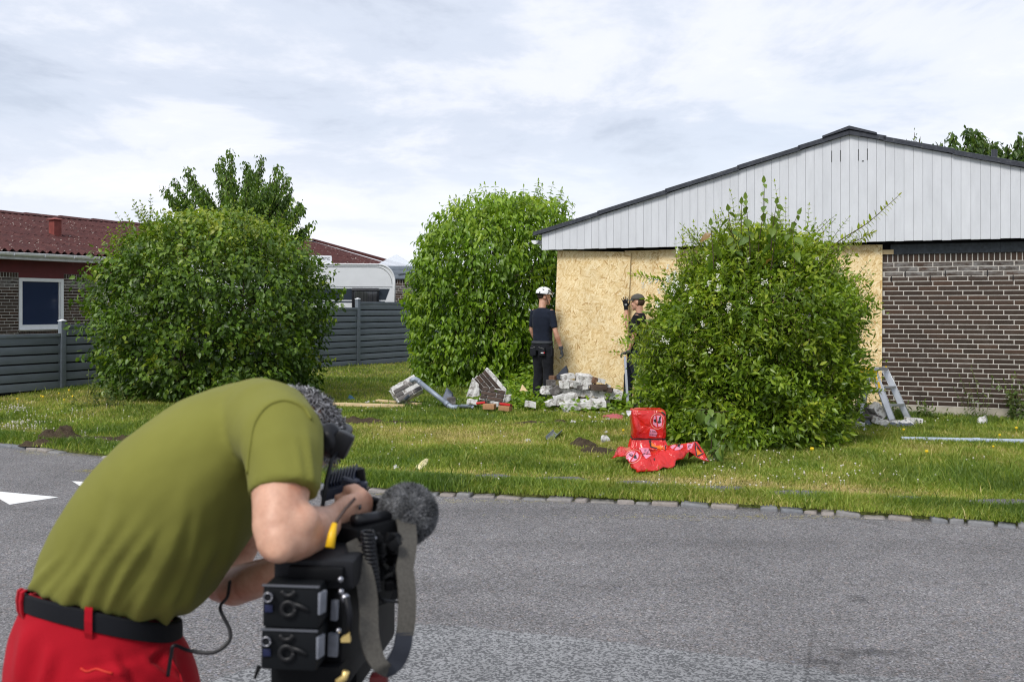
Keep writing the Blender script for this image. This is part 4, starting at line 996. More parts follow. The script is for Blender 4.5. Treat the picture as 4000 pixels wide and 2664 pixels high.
# ---- cut branches and leaves lying round the rubble
def litter(label, spots, n, size, seed, tone):
    r = np.random.default_rng(seed); P_, N_, T_, S_, C_ = [], [], [], [], []
    for (u, v, su, sv, w, hh) in spots:
        for _ in range(int(n*w)):
            p = LG(u+r.normal(0, su), v+r.normal(0, sv)); P_.append((p.x, p.y, p.z+abs(r.normal(0, hh))+.01)); N_.append((r.normal(0, .6), r.normal(0, .6)-.3, .8)); T_.append((r.normal(), r.normal(), r.normal(0, .4)))
            S_.append(size*r.uniform(.6, 1.3)); C_.append(np.clip(tone+r.normal(0, .25), 0, 1))
    return np.array(P_), np.array(N_), np.array(T_), np.array(S_), np.array(C_)
spots = [(2040, 1560, 55, 16, 1.0, .16), (2110, 1530, 40, 14, .9, .22), (2000, 1585, 45, 8, .6, .07), (2180, 1590, 60, 8, .6, .08), (2300, 1600, 60, 7, .5, .05), (2420, 1590, 40, 9, .7, .10), (1930, 1560, 35, 10, .4, .08), (2130, 1490, 22, 10, .5, .3)]
P_, N_, T_, S_, C_ = litter('', spots, 900, .10, 3, .55)
V, F = leaves_np(P_, N_, T_, S_, .45, .3, .2); lo = mesh_np('fallen_leaves', V, F, {'tone': np.repeat(C_, 8)}, ML_M, None, 'stuff')
lo['label'] = 'torn green leaves and twigs strewn round the rubble'
rb = random.Random(4); k = 0
for (u, v, du, dv, l) in ((2010, 1560, .9, .3, .55), (2060, 1530, .5, .8, .5), (1960, 1580, -.9, .2, .5), (2420, 1600, -.8, .4, .4)):
    p = LG(u, v); o = thing('cut_branch', ['leafy cut branch lying toward the dark brick chunk', 'leafy cut branch sticking up before the helmeted worker', 'low cut branch beside the red tipped brick', 'leafy cut branch under the leaning metal rail'][k], 'branch', tuple(p), 0, 'cut branches by the rubble'); k += 1
    s = Bush.__new__(Bush); s.P, s.N, s.T, s.S, s.C, s.stems, s.r = [], [], [], [], [], [], np.random.default_rng(k)
    for j in range(3): s.shoot((p.x, p.y, p.z+.03), (du+rb.gauss(0, .3), -.2+rb.gauss(0, .2), dv), l*rb.uniform(.7, 1.1), 10, .085, .55, wid=.8, droop=.2)
    V, F = leaves_np(np.array(s.P)-np.array(p), np.array(s.N), np.array(s.T), np.array(s.S), .45); mesh_np('leaves', V, F, {'tone': np.repeat(np.array(s.C), 8)}, ML_M, o, 'stuff')
    mb = MB()
    for pts, rad in s.stems: mb.tube(pts, [rad]*len(pts), 5)
    mb.build('twig', M_BARK, o, True, True)

# ---- grass
M_GRASS = m_leaf('grass_blade', [(0, (.085, .150, .016)), (.25, (.165, .235, .025)), (.5, (.265, .322, .046)), (.72, (.37, .345, .085)), (1, (.55, .44, .21))], .32, .55)
g = np.random.default_rng(99)
def vnoise(x, y, s, seed):
    """value noise, vectorised"""
    x = x*s+seed*17.3; y = y*s+seed*5.1; xi = np.floor(x).astype(int); yi = np.floor(y).astype(int); fx = x-xi; fy = y-yi; fx = fx*fx*(3-2*fx); fy = fy*fy*(3-2*fy)
    def h(a, b): q = (a*374761393+b*668265263+seed*1442695) & 0x7fffffff; q = ((q ^ (q >> 13))*1274126177) & 0x7fffffff; return ((q ^ (q >> 16)) & 0xffff)/65535.
    return (h(xi, yi)*(1-fx)+h(xi+1, yi)*fx)*(1-fy)+(h(xi, yi+1)*(1-fx)+h(xi+1, yi+1)*fx)*fy
NB = 430000
yy = 1/(1/27.+(1/6.6-1/27.)*g.random(NB*2)**.85); xx = (g.random(NB*2)*2-1)*yy*.60
d = yy-yk(xx); ok = (d > .10) | ((d > .01) & (g.random(len(xx)) < .42))
lx, ly = (FX+(yy-FY)*.494/.87), 0; ok &= (xx > lx-.05) | (yy < FY-2.2)
hx = (xx-HX)*.918+(yy-HY)*-.397; hy = (xx-HX)*.397+(yy-HY)*.918; ok &= ~((hy > -.02) & (hx > -5.5))
for (c, poly) in PATHS:
    e = np.hypot((xx-c[0])/(np.ptp(poly[:, 0])/2), (yy-c[1]+.05)/(np.ptp(poly[:, 1])/2+.06)); ok &= ~((e < 1.0) & (g.random(len(xx)) < .95))
bare = np.zeros(len(xx))
for (sx, sy, rx, ry, rot) in SOIL:
    cx, cy = xx-sx, yy-sy; e = np.hypot(cx/rx, cy/ry); bare = np.maximum(bare, np.clip(1.25-e, 0, 1))
ok &= g.random(len(xx)) > bare*1.25
for (bx, by, rx, ry) in ((-4.75, 15.6, 1.15, 1.0), (-.15, 19.1, 1.3, 1.05), (2.55, 11.35, .95, .85)): ok &= np.hypot((xx-bx)/rx, (yy-by)/ry) > 1
thin = vnoise(xx, yy, 1.1, 3); dd = yy-yk(xx)
pathband = np.exp(-((dd-.83)/.20)**2)          # trodden strip over the old footpath
dry = .305+.62*(vnoise(xx, yy, .55, 5)-.5)+.5*(vnoise(xx, yy, 2.6, 6)-.5)+.42*pathband+.20*np.exp(-((dd-2.6)/1.1)**2)*(xx < 2)-.22*np.exp(-((dd-.35)/.25)**2)-.16*sst(3.0, 5.5, xx)*sst(.9, 1.6, dd)
ok &= g.random(len(xx)) > .30*np.clip(dry-.45, 0, 1)+.25*pathband
sel = np.nonzero(ok)[0][:NB]; x, y, dry, dd, pb_ = xx[sel], yy[sel], dry[sel], dd[sel], pathband[sel]; n = len(sel)
lush = np.clip(.6-dry, 0, 1)
hgt = (.028+.030*lush+.030*np.exp(-((dd-.33)/.22)**2)*vnoise(x, y, 2.0, 8)*1.6)*g.uniform(.55, 1.5, n)*(1-.35*pb_); hgt *= 1+.6*sst(2.6, 4, x)*(dd > .9)*vnoise(x, y, 1.5, 9)
tall = g.random(n) < .012; hgt[tall] *= 2.2
wdt = .0022+.00028*y*g.uniform(.7, 1.4, n)
az = g.random(n)*6.283; ln = g.uniform(.15, .95, n); ln[g.random(n) < .25*np.clip(dry, 0, 1)] = 1.6
z = gh(x, y)-.004; dx, dy = np.cos(az), np.sin(az); ax2 = g.random(n)*6.283; wx, wy = np.cos(ax2)*wdt, np.sin(ax2)*wdt
b0 = np.stack([x-wx, y-wy, z], -1); b1 = np.stack([x+wx, y+wy, z], -1)
m0 = np.stack([x+dx*hgt*ln*.35-wx*.7, y+dy*hgt*ln*.35-wy*.7, z+hgt*.62], -1); m1 = m0+np.stack([wx*1.4, wy*1.4, 0*wx], -1)
tp = np.stack([x+dx*hgt*ln, y+dy*hgt*ln, z+hgt*np.where(ln > 1, .55, 1)], -1)
V = np.stack([b0, b1, m1, m0, tp], 1).reshape(-1, 3); F = (np.arange(n)[:, None, None]*5+np.array([[0, 1, 2], [0, 2, 3], [3, 2, 4]])[None]).reshape(-1, 3)
tone = np.clip(dry+g.normal(0, .13, n)+(g.random(n) < .10)*.35, 0, 1)
mesh_np('lawn_grass', V, F, {'tone': np.repeat(tone, 3)}, M_GRASS, None, 'stuff')
# clover heads and yellow flowers
def flowers(name, pts, rad, mat, h0, h1, seed):
    mb = MB(); rr = random.Random(seed)
    for (x, y) in pts:
        z = float(gh(x, y)); hh = rr.uniform(h0, h1); r_ = rad*rr.uniform(.7, 1.2); mb.ell((x, y, z+hh), (r_, r_, r_*.85), None, 6, 4); mb.tube([(x, y, z), (x, y, z+hh)], .0016, 3, False)
    o = mb.build(name, mat); tag(o, kind='stuff')
rr = random.Random(8); pts = []
def fl_at(u, v, su, sv, n):
    for _ in range(n):
        p = LG(rr.gauss(u, su), min(max(rr.gauss(v, sv), 1440), 2060))
        if p.y-float(yk(p.x)) > .2: pts.append((p.x, p.y))
fl_at(40, 1600, 45, 7, 60); fl_at(60, 1668, 55, 9, 75); fl_at(200, 1650, 120, 40, 60); fl_at(400, 1740, 110, 15, 26); fl_at(3150, 1830, 260, 45, 60); fl_at(3400, 1860, 200, 30, 25); fl_at(2650, 1915, 140, 14, 40); fl_at(1400, 1740, 160, 60, 45); fl_at(1350, 1590, 110, 10, 22)
for _ in range(150):
    u, v = rr.uniform(0, 4000), rr.uniform(1450, 1960); p = LG(u, v)
    if p.y-float(yk(p.x)) > .2: pts.append((p.x, p.y))
flowers('clover_flowers', pts, .0085, simple('clover_white', (.62, .58, .50), .8, .2, 0, .15, 30, 0), .022, .058, 1)
pts = []
for (u, v) in ((285, 1571), (230, 1549), (168, 1571), (160, 1566), (68, 1577), (250, 1580), (2435, 1702), (3172, 1783), (3970, 1700), (3905, 1722), (3210, 1752), (3530, 1700), (270, 1540), (3620, 1790), (3880, 1765)):
    p = LG(u, v); pts.append((p.x, p.y))
flowers('yellow_flowers', pts, .019, simple('yellow_petal', (.75, .52, .02), .6, .3, 0, .1, 30, 0), .05, .09, 2)
# ================================================================== people
M_SKIN = m_skin(); M_GLOVE = m_cloth('glove_cloth', (.060, .064, .075), 400); M_NAVY = m_cloth('navy_cotton', (.012, .016, .028), 700, 5)
M_BLACK = m_cloth('black_workwear', (.013, .014, .018), 700, 6); M_OLIVE = m_cloth('olive_cotton', (.172, .172, .036), 1100, 0, .9, .05)
M_REDT = m_cloth('red_twill', (.34, .004, .013), 900, 0, .85, .06); M_BELT = m_cloth('black_belt_weave', (.010, .011, .014), 600)
M_GREYC = m_cloth('grey_cap_cloth', (.085, .080, .070), 500); M_BOOT = simple('black_boot', (.014, .014, .015), .6)
M_HELM = simple('white_helmet', (.78, .78, .78), .3, .5, 0, .03, 5, 0); M_BLKP = simple('black_plastic', (.007, .0075, .010), .40, .3, 0, .2, 12, .1)
def seg(a, b, n): return [Vector(a).lerp(Vector(b), k/n) for k in range(n+1)]
def head_to(mb, c, up, fw, s=1.0):
    """skull, jaw, nose, brow, ears and neck stub; c is the middle of the skull"""
    up, fw = unit(up), unit(fw); rt = fw.cross(up).normalized(); fw = up.cross(rt); Rm = Matrix((rt, fw, up)).transposed(); c = Vector(c)
    q = lambda x, y, z: c+Rm @ Vector((x*s, y*s, z*s))
    mb.ell(q(0, -.005, .02), (.074*s, .096*s, .098*s), Rm, 20, 14)
    mb.ell(q(0, .028, -.055), (.058*s, .062*s, .072*s), Rm, 18, 12)
    mb.ell(q(0, .062, -.105), (.034*s, .030*s, .026*s), Rm, 14, 9)
    mb.ell(q(0, .060, .005), (.056*s, .034*s, .030*s), Rm, 14, 9)
    mb.tube([q(0, .083, .010), q(0, .100, -.022), q(0, .106, -.040)], [.008*s, .011*s, .013*s], 10, rounded=True)
    mb.ell(q(0, .086, -.075), (.024*s, .014*s, .012*s), Rm, 12, 8)
    for sx in (-1, 1):
        mb.ell(q(sx*.076, -.008, -.015), (.010*s, .020*s, .032*s), Rm @ Matrix.Rotation(R(sx*12), 3, 'Z'), 12, 8)
        mb.ell(q(sx*.030, .072, -.040), (.026*s, .022*s, .022*s), Rm, 12, 8)
    return q, Rm
def hand_to(mb, wrist, d, nrm, thumb, s=1.0, curl=.25, spread=.10, tcurl=.3):
    """palm and five fingers; d runs wrist to fingertips, nrm is the back of the hand, thumb points to the thumb side"""
    d, nrm = unit(d), unit(nrm); th = unit(Vector(thumb)-d*Vector(thumb).dot(d)); nrm = d.cross(th) if d.cross(th).dot(nrm) > 0 else th.cross(d); w = Vector(wrist)
    q = lambda a, b, c: w+d*a*s+th*b*s+nrm*c*s
    mb.tube([q(-.02, 0, 0), q(.02, 0, 0), q(.05, .002, 0), q(.088, .0, 0)], [.026*s, .030*s, .039*s, .037*s], 14, True, th, .46, True)
    for i, (off, L, r_) in enumerate(((.030, .072, .0088), (.010, .080, .0092), (-.011, .074, .0088), (-.031, .058, .0078))):
        a = -spread*(i-1.5)/1.5; dd = (d*math.cos(a)+th*math.sin(a)).normalized(); p = [q(.075, off*.8, 0), q(.090, off, .002)]; ang = 0; pos = p[-1]
        for k, f in enumerate((.45, .32, .23)):
            ang += curl*(1.0+.35*k); v_ = dd*math.cos(ang)-nrm*math.sin(ang); pos = pos+v_*L*f*s; p.append(pos)
        mb.tube(p, [r_*1.05*s, r_*1.05*s, r_*s, r_*.92*s, r_*.78*s], 10, rounded=True)
    p = [q(.022, .024, -.004), q(.048, .045, -.010)]; a0 = tcurl; v1 = (d*.72+th*.62-nrm*a0*.6).normalized(); v2 = (d*.9+th*.25-nrm*a0).normalized()
    p += [p[-1]+v1*.034*s, p[-1]+v1*.034*s+v2*.028*s]; mb.tube(p, [.013*s, .0125*s, .0105*s, .0085*s], 10, rounded=True)
def loft_px(mb, rows, seg_=28, sub=6, foldfn=None):
    """rows: (u_left, v_left, u_right, v_right, D, half_depth); cross-sections through the silhouette ends"""
    ks = np.linspace(0, 1, len(rows)); A = np.array(rows, float); tt = np.linspace(0, 1, (len(rows)-1)*sub+1)
    m = np.gradient(A, axis=0); rs = []
    for t in tt:
        f = t*(len(rows)-1); i = min(int(f), len(rows)-2); h = f-i
        r = (2*h**3-3*h**2+1)*A[i]+(h**3-2*h**2+h)*m[i]+(-2*h**3+3*h**2)*A[i+1]+(h**3-h**2)*m[i+1]
        L_, R_ = P(r[0], r[1], r[4]), P(r[2], r[3], r[4]); c = (L_+R_)/2; ax = (R_-L_)/2; ring = []
        for k in range(seg_):
            a = 2*math.pi*k/seg_; e = 2/2.3; ca, sa = math.cos(a), math.sin(a)
            ring.append(c+ax*math.copysign(abs(ca)**e, ca)-Vector((0, r[5]*math.copysign(abs(sa)**e, sa), -(r[6] if len(r) > 6 else 0)*sa)))
        rs.append(ring)
    mb.rings(rs)

# ---------------------------------------------------------------- the cameraman in the foreground
man = thing('person', 'person in olive T-shirt and red trousers bending over a shoulder camera in the foreground', 'person', (P(350, 2600, 1.95).x, 1.95, 0))
mb = MB()
rows = [(146, 2292, 668, 2430, 1.90, .130, .036), (180, 2180, 792, 2350, 1.90, .148, .026), (250, 2030, 880, 2232, 1.90, .165, .014), (345, 1890, 948, 2150, 1.90, .182, .005), (470, 1745, 1000, 2060, 1.91, .197, 0),
        (610, 1630, 1040, 1980, 1.92, .203, 0), (750, 1545, 1085, 1900, 1.93, .200, 0), (890, 1500, 1130, 1820, 1.94, .185, 0), (1010, 1497, 1170, 1740, 1.95, .150, 0), (1110, 1530, 1200, 1690, 1.97, .085, 0)]
loft_px(mb, rows, 40, 7)
mb.tube([P(985, 1640, 1.87), P(1055, 1655, 1.79), P(1098, 1712, 1.71), P(1112, 1800, 1.67), P(1116, 1880, 1.645), P(1117, 1925, 1.635)], [.080, .080, .0715, .064, .0605, .0615], 26)
mb.tube([P(1000, 1650, 2.00), P(1040, 1690, 2.08), P(1060, 1800, 2.12), P(1050, 1900, 2.12)], [.085, .078, .065, .06], 20)
def shirt_disp(p):
    D = p.y; u = 2000+p.x*FPX/D; v = 1200+(CAM_Z-p.z)*FPX/D
    d = .0035*mnoise.noise(p*8)+.0022*mnoise.noise(Vector((p.x*16, p.y*16, p.z*9)))+.0009*mnoise.noise(p*34)
    # long soft folds that fan out from the belt towards the shoulder
    fade = max(0, min(1, (v-1560)/520))
    for (u0, v0, u1, v1, w, a) in ((250, 2390, 520, 1850, 30, .011), (330, 2400, 590, 1930, 22, .008), (405, 2420, 640, 2010, 18, .007), (545, 2430, 745, 1900, 30, .011), (640, 2460, 800, 1960, 22, .009), (700, 2460, 880, 2080, 24, .009), (170, 2330, 360, 2060, 20, .008), (130, 2310, 250, 2170, 14, .006), (470, 2430, 690, 1960, 18, .006), (660, 2480, 800, 2330, 18, .010), (600, 2480, 720, 2380, 14, .009), (860, 2300, 930, 1990, 26, .007), (200, 2380, 290, 2230, 12, .006)):
        dx, dy = u1-u0, v1-v0; L_ = math.hypot(dx, dy); s_ = ((u-u0)*dx+(v-v0)*dy)/L_; t_ = ((u-u0)*dy-(v-v0)*dx)/L_+18*math.sin(s_*.009+u0)
        if -60 < s_ < L_+40:
            g_ = math.exp(-(t_/w)**2)-.65*math.exp(-((t_-w*1.7)/w)**2); d += a*g_*.62*min(1, max(0, (L_+40-s_)/(.75*L_)))*(1 if s_ > 0 else (s_+60)/60)*(1 if D < 1.98 else 0)
    # sleeve wrinkles and the armhole seam
    if u > 960 and D < 1.86:
        d += .005*math.exp(-(((u-1205)-(v-1740)*.10)/14)**2)*max(0, min(1, (v-1640)/120))+.004*math.exp(-(((u-1160)-(v-1760)*.16)/12)**2)*max(0, min(1, (v-1680)/120))
    return d
shirt = mb.remeshed('shirt', M_OLIVE, man, .0075, 7, True, shirt_disp)
# armhole seam and hem stitching, slightly proud
mb = MB()
def on_shirt(pts, rad, name='seam', mat=None):
    """lay a thin cord on the side of the shirt that the camera faces"""
    from mathutils.bvhtree import BVHTree
    W = world_of(man); me = shirt.data; bv = BVHTree.FromPolygons([W @ v.co for v in me.vertices], [tuple(p.vertices) for p in me.polygons]); out = []
    for (u, v) in pts:
        d = P(u, v, 1.0)-Vector((0, 0, CAM_Z)); h = bv.ray_cast(Vector((0, 0, CAM_Z)), d.normalized())
        if h[0] is not None: out.append(h[0]+h[1]*rad*.2)
    return out
def curve_pts(c, n=24):
    A = np.array(c, float); m = np.gradient(A, axis=0); o = []
    for t in np.linspace(0, len(A)-1, n):
        i = min(int(t), len(A)-2); h = t-i; o.append((2*h**3-3*h**2+1)*A[i]+(h**3-2*h**2+h)*m[i]+(-2*h**3+3*h**2)*A[i+1]+(h**3-h**2)*m[i+1])
    return o
q = on_shirt(curve_pts([(968, 1850), (975, 1760), (992, 1660), (1040, 1590), (1110, 1565), (1180, 1590), (1215, 1640)], 34), .0035)
if len(q) > 3: mb.tube(q, .0035, 6); mb.build('seam', M_OLIVE, man, True, True)
# body: head, neck, arms and hands in one skin
HC = P(1112, 1742, 2.16); hup = Vector((.50, .30, .42)); hfw = Vector((.45, .35, -.80))
mb = MB(); hq, hR = head_to(mb, HC, hup, hfw, 1.04)
mb.tube([P(1050, 1640, 1.97), P(1120, 1650, 1.98), HC-unit(hup)*.06-unit(hfw)*.02], [.066, .060, .056], 18, rounded=True)
# right arm
mb.tube([P(1085, 1690, 1.74), P(1100, 1800, 1.68), P(1098, 1900, 1.64), P(1092, 2000, 1.605), P(1084, 2070, 1.585), P(1086, 2112, 1.575)], [.060, .056, .0485, .0435, .0400, .0345], 22, rounded=True)
mb.ell(P(1092, 2140, 1.565), (.027, .030, .024)); mb.ell(P(1170, 2040, 1.60), (.034, .035, .033))
mb.tube([P(1090, 2108, 1.575), P(1128, 2096, 1.595), P(1172, 2080, 1.625), P(1212, 2066, 1.665), P(1240, 2056, 1.70), P(1260, 2050, 1.72)], [.0360, .0415, .0420, .0395, .0350, .0325], 22, rounded=True)
w_ = P(1260, 2048, 1.72); hand_to(mb, w_, (.42, .90, .02), (.55, -.40, .75), (-.2, .3, -.9), 1.18, 1.25, .07, .9)
# left arm reaching under the camera
mb.tube([P(1040, 1900, 2.12), P(920, 2150, 2.14), P(872, 2270, 2.10)], [.050, .044, .038], 18, rounded=True)
mb.tube([P(862, 2282, 2.10), P(915, 2288, 2.06), P(1000, 2262, 2.00), P(1120, 2220, 1.94), P(1200, 2200, 1.90)], [.036, .041, .038, .030, .027], 18, rounded=True)
w_ = P(1200, 2200, 1.90); hand_to(mb, w_, (.6, .25, .12), (0, .4, -.8), (.2, -.8, .2), 1.05, .5, .08, .4)
mb.remeshed('body', M_SKIN, man, .0052, 5, True, lambda p: .0006*mnoise.noise(p*40))
# hair: grey curls

t = NT('grey_hair'); a_ = t.attr('tone'); t.bsdf(t.ramp(a_, [(0, (.05, .047, .05)), (.5, (.17, .165, .17)), (1, (.48, .475, .49))]), .55, .35); M_HAIR = t.m
g2 = np.random.default_rng(5); hv, hf, ht = [], [], []
hu, hw_ = unit(hup), unit(hfw); hr_ = hw_.cross(hu).normalized()
for i in range(5200):
    a = g2.normal(0, 1, 3); a /= np.linalg.norm(a); loc = Vector(a)
    if loc.z < -.15 and loc.y > -.25: continue
    if loc.y > .55 and loc.z < .35: continue
    if loc.z < -.62: continue
    n_ = hr_*loc.x*.08+hw_*loc.y*.10+hu*loc.z*.105; p = HC+hu*.02+n_; n = unit(n_)
    t1 = unit(n.cross(Vector(g2.normal(0, 1, 3)))); L_ = g2.uniform(.012, .030); wd = g2.uniform(.0009, .0022); sd = unit(n.cross(t1))*wd
    k0 = len(hv); c1 = p+n*L_*.5+t1*L_*.35; c2 = p+n*L_*.62+t1*L_*.95; c3 = p+n*L_*.35+t1*L_*1.25
    hv += [p-sd, p+sd, c1-sd, c1+sd, c2-sd*.8, c2+sd*.8, c3]; hf += [(k0, k0+1, k0+3), (k0, k0+3, k0+2), (k0+2, k0+3, k0+5), (k0+2, k0+5, k0+4), (k0+4, k0+5, k0+6)]; ht += [float(np.clip(.45+g2.normal(0, .25)+.5*mnoise.noise(p*28), 0, 1))]*5
ml = Vector(man.location); mesh_np('hair', [tuple(v-ml) for v in hv], hf, {'tone': ht}, M_HAIR, man, 'stuff')
# trousers, belt, shoes
mb = MB()
rows = [(144, 2302, 664, 2430, 1.90, .126, .036), (108, 2380, 690, 2505, 1.90, .142, .030), (76, 2480, 735, 2600, 1.90, .158, .020), (58, 2600, 765, 2720, 1.90, .166, .01), (50, 2750, 775, 2850, 1.90, .166, 0)]
loft_px(mb, rows, 36, 5)
hx0 = P(395, 2700, 1.90).x
mb.tube([(hx0-.02, 1.80, .90), (hx0+.0, 1.77, .74), (hx0+.03, 1.75, .50), (hx0-.0, 1.74, .28), (hx0-.03, 1.74, .07)], [.118, .108, .082, .075, .070], 20)
mb.tube([(hx0-.02, 2.00, .90), (hx0+.02, 2.04, .74), (hx0+.10, 2.08, .50), (hx0+.10, 2.10, .28), (hx0+.08, 2.10, .07)], [.118, .108, .082, .075, .070], 20)
def trou_disp(p):
    D = p.y; u = 2000+p.x*FPX/D; v = 1200+(CAM_Z-p.z)*FPX/D; d = .004*mnoise.noise(p*11)+.002*mnoise.noise(p*26)
    for (u0, v0, u1, v1, w, a) in ((640, 2540, 740, 2780, 26, .016), (540, 2560, 720, 2720, 22, .012), (110, 2440, 70, 2720, 30, .010), (280, 2660, 560, 2600, 22, .008), (200, 2520, 150, 2740, 26, .008), (420, 2540, 520, 2720, 22, .008), (640, 2520, 560, 2580, 14, .007)):
        dx, dy = u1-u0, v1-v0; L_ = math.hypot(dx, dy); s_ = ((u-u0)*dx+(v-v0)*dy)/L_; t_ = ((u-u0)*dy-(v-v0)*dx)/L_
        if 0 < s_ < L_: d += a*(math.exp(-(t_/w)**2)-.6*math.exp(-((t_-w*1.6)/w)**2))*math.sin(math.pi*s_/L_)
    return d
mb.remeshed('trousers', M_REDT, man, .009, 5, True, trou_disp)
mb = MB()
for (x, y, dx) in ((hx0-.03, 1.74, 1), (hx0+.08, 2.10, 1)):
    mb.tube([(x-.06, y, .05), (x+.02, y, .055), (x+.12, y, .042), (x+.20, y, .035)], [.045, .05, .045, .028], 14, True, (0, 1, 0), .9, True); mb.span((x-.10, y-.045, .0), (x+.21, y+.045, .02))
mb.remeshed('shoes', M_BOOT, man, .008, 3)
def belt_ring(dv, out, n=64):
    L_, R_ = P(140, 2300+dv*.9, 1.90), P(668, 2425+dv, 1.90); c = (L_+R_)/2; ax = (R_-L_)/2; ax = ax*(1+out/ax.length); hd = .128+out; rg = []
    for k in range(n):
        a = 2*math.pi*k/n; e = 2/2.3; ca, sa = math.cos(a), math.sin(a); rg.append(c+ax*math.copysign(abs(ca)**e, ca)-Vector((0, hd*math.copysign(abs(sa)**e, sa), -.036*sa)))
    return rg
mb = MB(); mb.rings([belt_ring(0, .002), belt_ring(1, .0095), belt_ring(4, .0115), belt_ring(35, .0125), belt_ring(68, .0125), belt_ring(71, .011), belt_ring(72, .002)], False); mb.build('belt', M_BELT, man, 35, True)
for kk in (25.2, 23.7, 14.2):
    n = 64; mb = MB()
    pt = lambda dv, out, k: (lambda rg: rg[int(k) % n].lerp(rg[(int(k)+1) % n], k-int(k)))(belt_ring(dv, out))
    a0, a1 = kk-.42, kk+.42
    fr = [(-20, .010), (-10, .016), (30, .0185), (75, .017), (102, .012)]
    vs = [pt(dv, o_, a0) for dv, o_ in fr]+[pt(dv, o_, a1) for dv, o_ in fr]; m_ = len(fr)
    vs += [pt(dv, o_-.004, a0) for dv, o_ in fr]+[pt(dv, o_-.004, a1) for dv, o_ in fr]
    fs = []
    for i in range(m_-1): fs += [(i, i+1, m_+i+1, m_+i), (2*m_+i, 3*m_+i, 3*m_+i+1, 2*m_+i+1), (i, 2*m_+i, 2*m_+i+1, i+1), (m_+i, m_+i+1, 3*m_+i+1, 3*m_+i)]
    mb.add(vs, fs); mb.build('belt_loop', M_REDT, man, None, True, True)
mb = MB()
from mathutils.bvhtree import BVHTree
tr_ = [o for o in man.children if o.name.startswith('trousers')][0]; W_ = world_of(man); bvT = BVHTree.FromPolygons([W_ @ v.co for v in tr_.data.vertices], [tuple(p.vertices) for p in tr_.data.polygons])
q = []
for (u, v) in curve_pts([(315, 2608), (340, 2622), (375, 2612), (410, 2622), (440, 2628)], 14):
    h = bvT.ray_cast(Vector((0, 0, CAM_Z)), (P(u, v, 1)-Vector((0, 0, CAM_Z))).normalized())
    if h[0] is not None: q.append(h[0]+h[1]*.0005)
if len(q) > 3: mb.tube(q, .0022, 5); mb.build('stitching', simple('orange_thread', (.55, .025, .012), .6), man, True, True)
for pts_ in ([(662, 2548), (676, 2590), (700, 2630), (716, 2690)],):
    q = []
    for (u, v) in curve_pts(pts_, 16):
        h = bvT.ray_cast(Vector((0, 0, CAM_Z)), (P(u, v, 1)-Vector((0, 0, CAM_Z))).normalized())
        if h[0] is not None: q.append(h[0]+h[1]*.0006)
    if len(q) > 3: mb = MB(); mb.tube(q, .0022, 5); mb.build('seam', M_REDT, man, True, True)

# headphones worn by the cameraman
hp = thing('headphones', 'black headphones on the grey haired cameraman', 'headphones', tuple(HC))
mb = MB(); side = hr_ if hr_.y < 0 else -hr_
ec = HC+side*.092-hu*.0+hw_*.005; ec = P(1292, 1722, 1.90)
mb.ell(ec, (.027, .024, .037), euler(0, -14, 0)); mb.ell(ec-Vector((0, .014, 0)), (.019, .016, .027), euler(0, -14, 0)); mb.remeshed('ear_cup', M_BLKP, hp, .004, 4)
mb = MB(); mb.bevbox(P(1335, 1735, 1.89), (.035, .03, .05), .008, euler(0, 25, 0)); mb.build('hinge', M_BLKP, hp, 40, True)
mb = MB(); arc = [HC+side*.10*math.cos(a)+(hu*.6+hw_*.25).normalized()*.135*math.sin(a)-side*.0 for a in (math.pi*k/20 for k in range(21))]; mb.tube(arc, .010, 10, up=hw_, asp=2.0); mb.build('headband', M_BLKP, hp, True, True)
mb = MB(); e2 = HC-side*.095; mb.tube([e2-side*.02, e2+side*.02], [.036, .044], 20); mb.build('ear_cup', M_BLKP, hp, True, True)
mb = MB(); mb.tube([P(1325, 1755, 1.885), P(1295, 1800, 1.86), P(1275, 1880, 1.84), P(1258, 1990, 1.83), P(1262, 2060, 1.82)], .0042, 6); mb.build('boom_cable', M_BLKP, hp, True, True)
mb = MB(); mb.tube(curve_pts([tuple(P(898, 2270, 1.94)), tuple(P(888, 2330, 1.90)), tuple(P(860, 2375, 1.86)), tuple(P(898, 2460, 1.84)), tuple(P(890, 2510, 1.83)), tuple(P(830, 2548, 1.82)), tuple(P(740, 2540, 1.82)), tuple(P(680, 2520, 1.80)), tuple(P(668, 2560, 1.80)), tuple(P(655, 2640, 1.80))], 60), .0034, 6)
o = mb.build('cable', M_BLKP, None, True); tag(o, 'thin dark cable looping from the cameraman\'s belt up to his arm', 'cable')

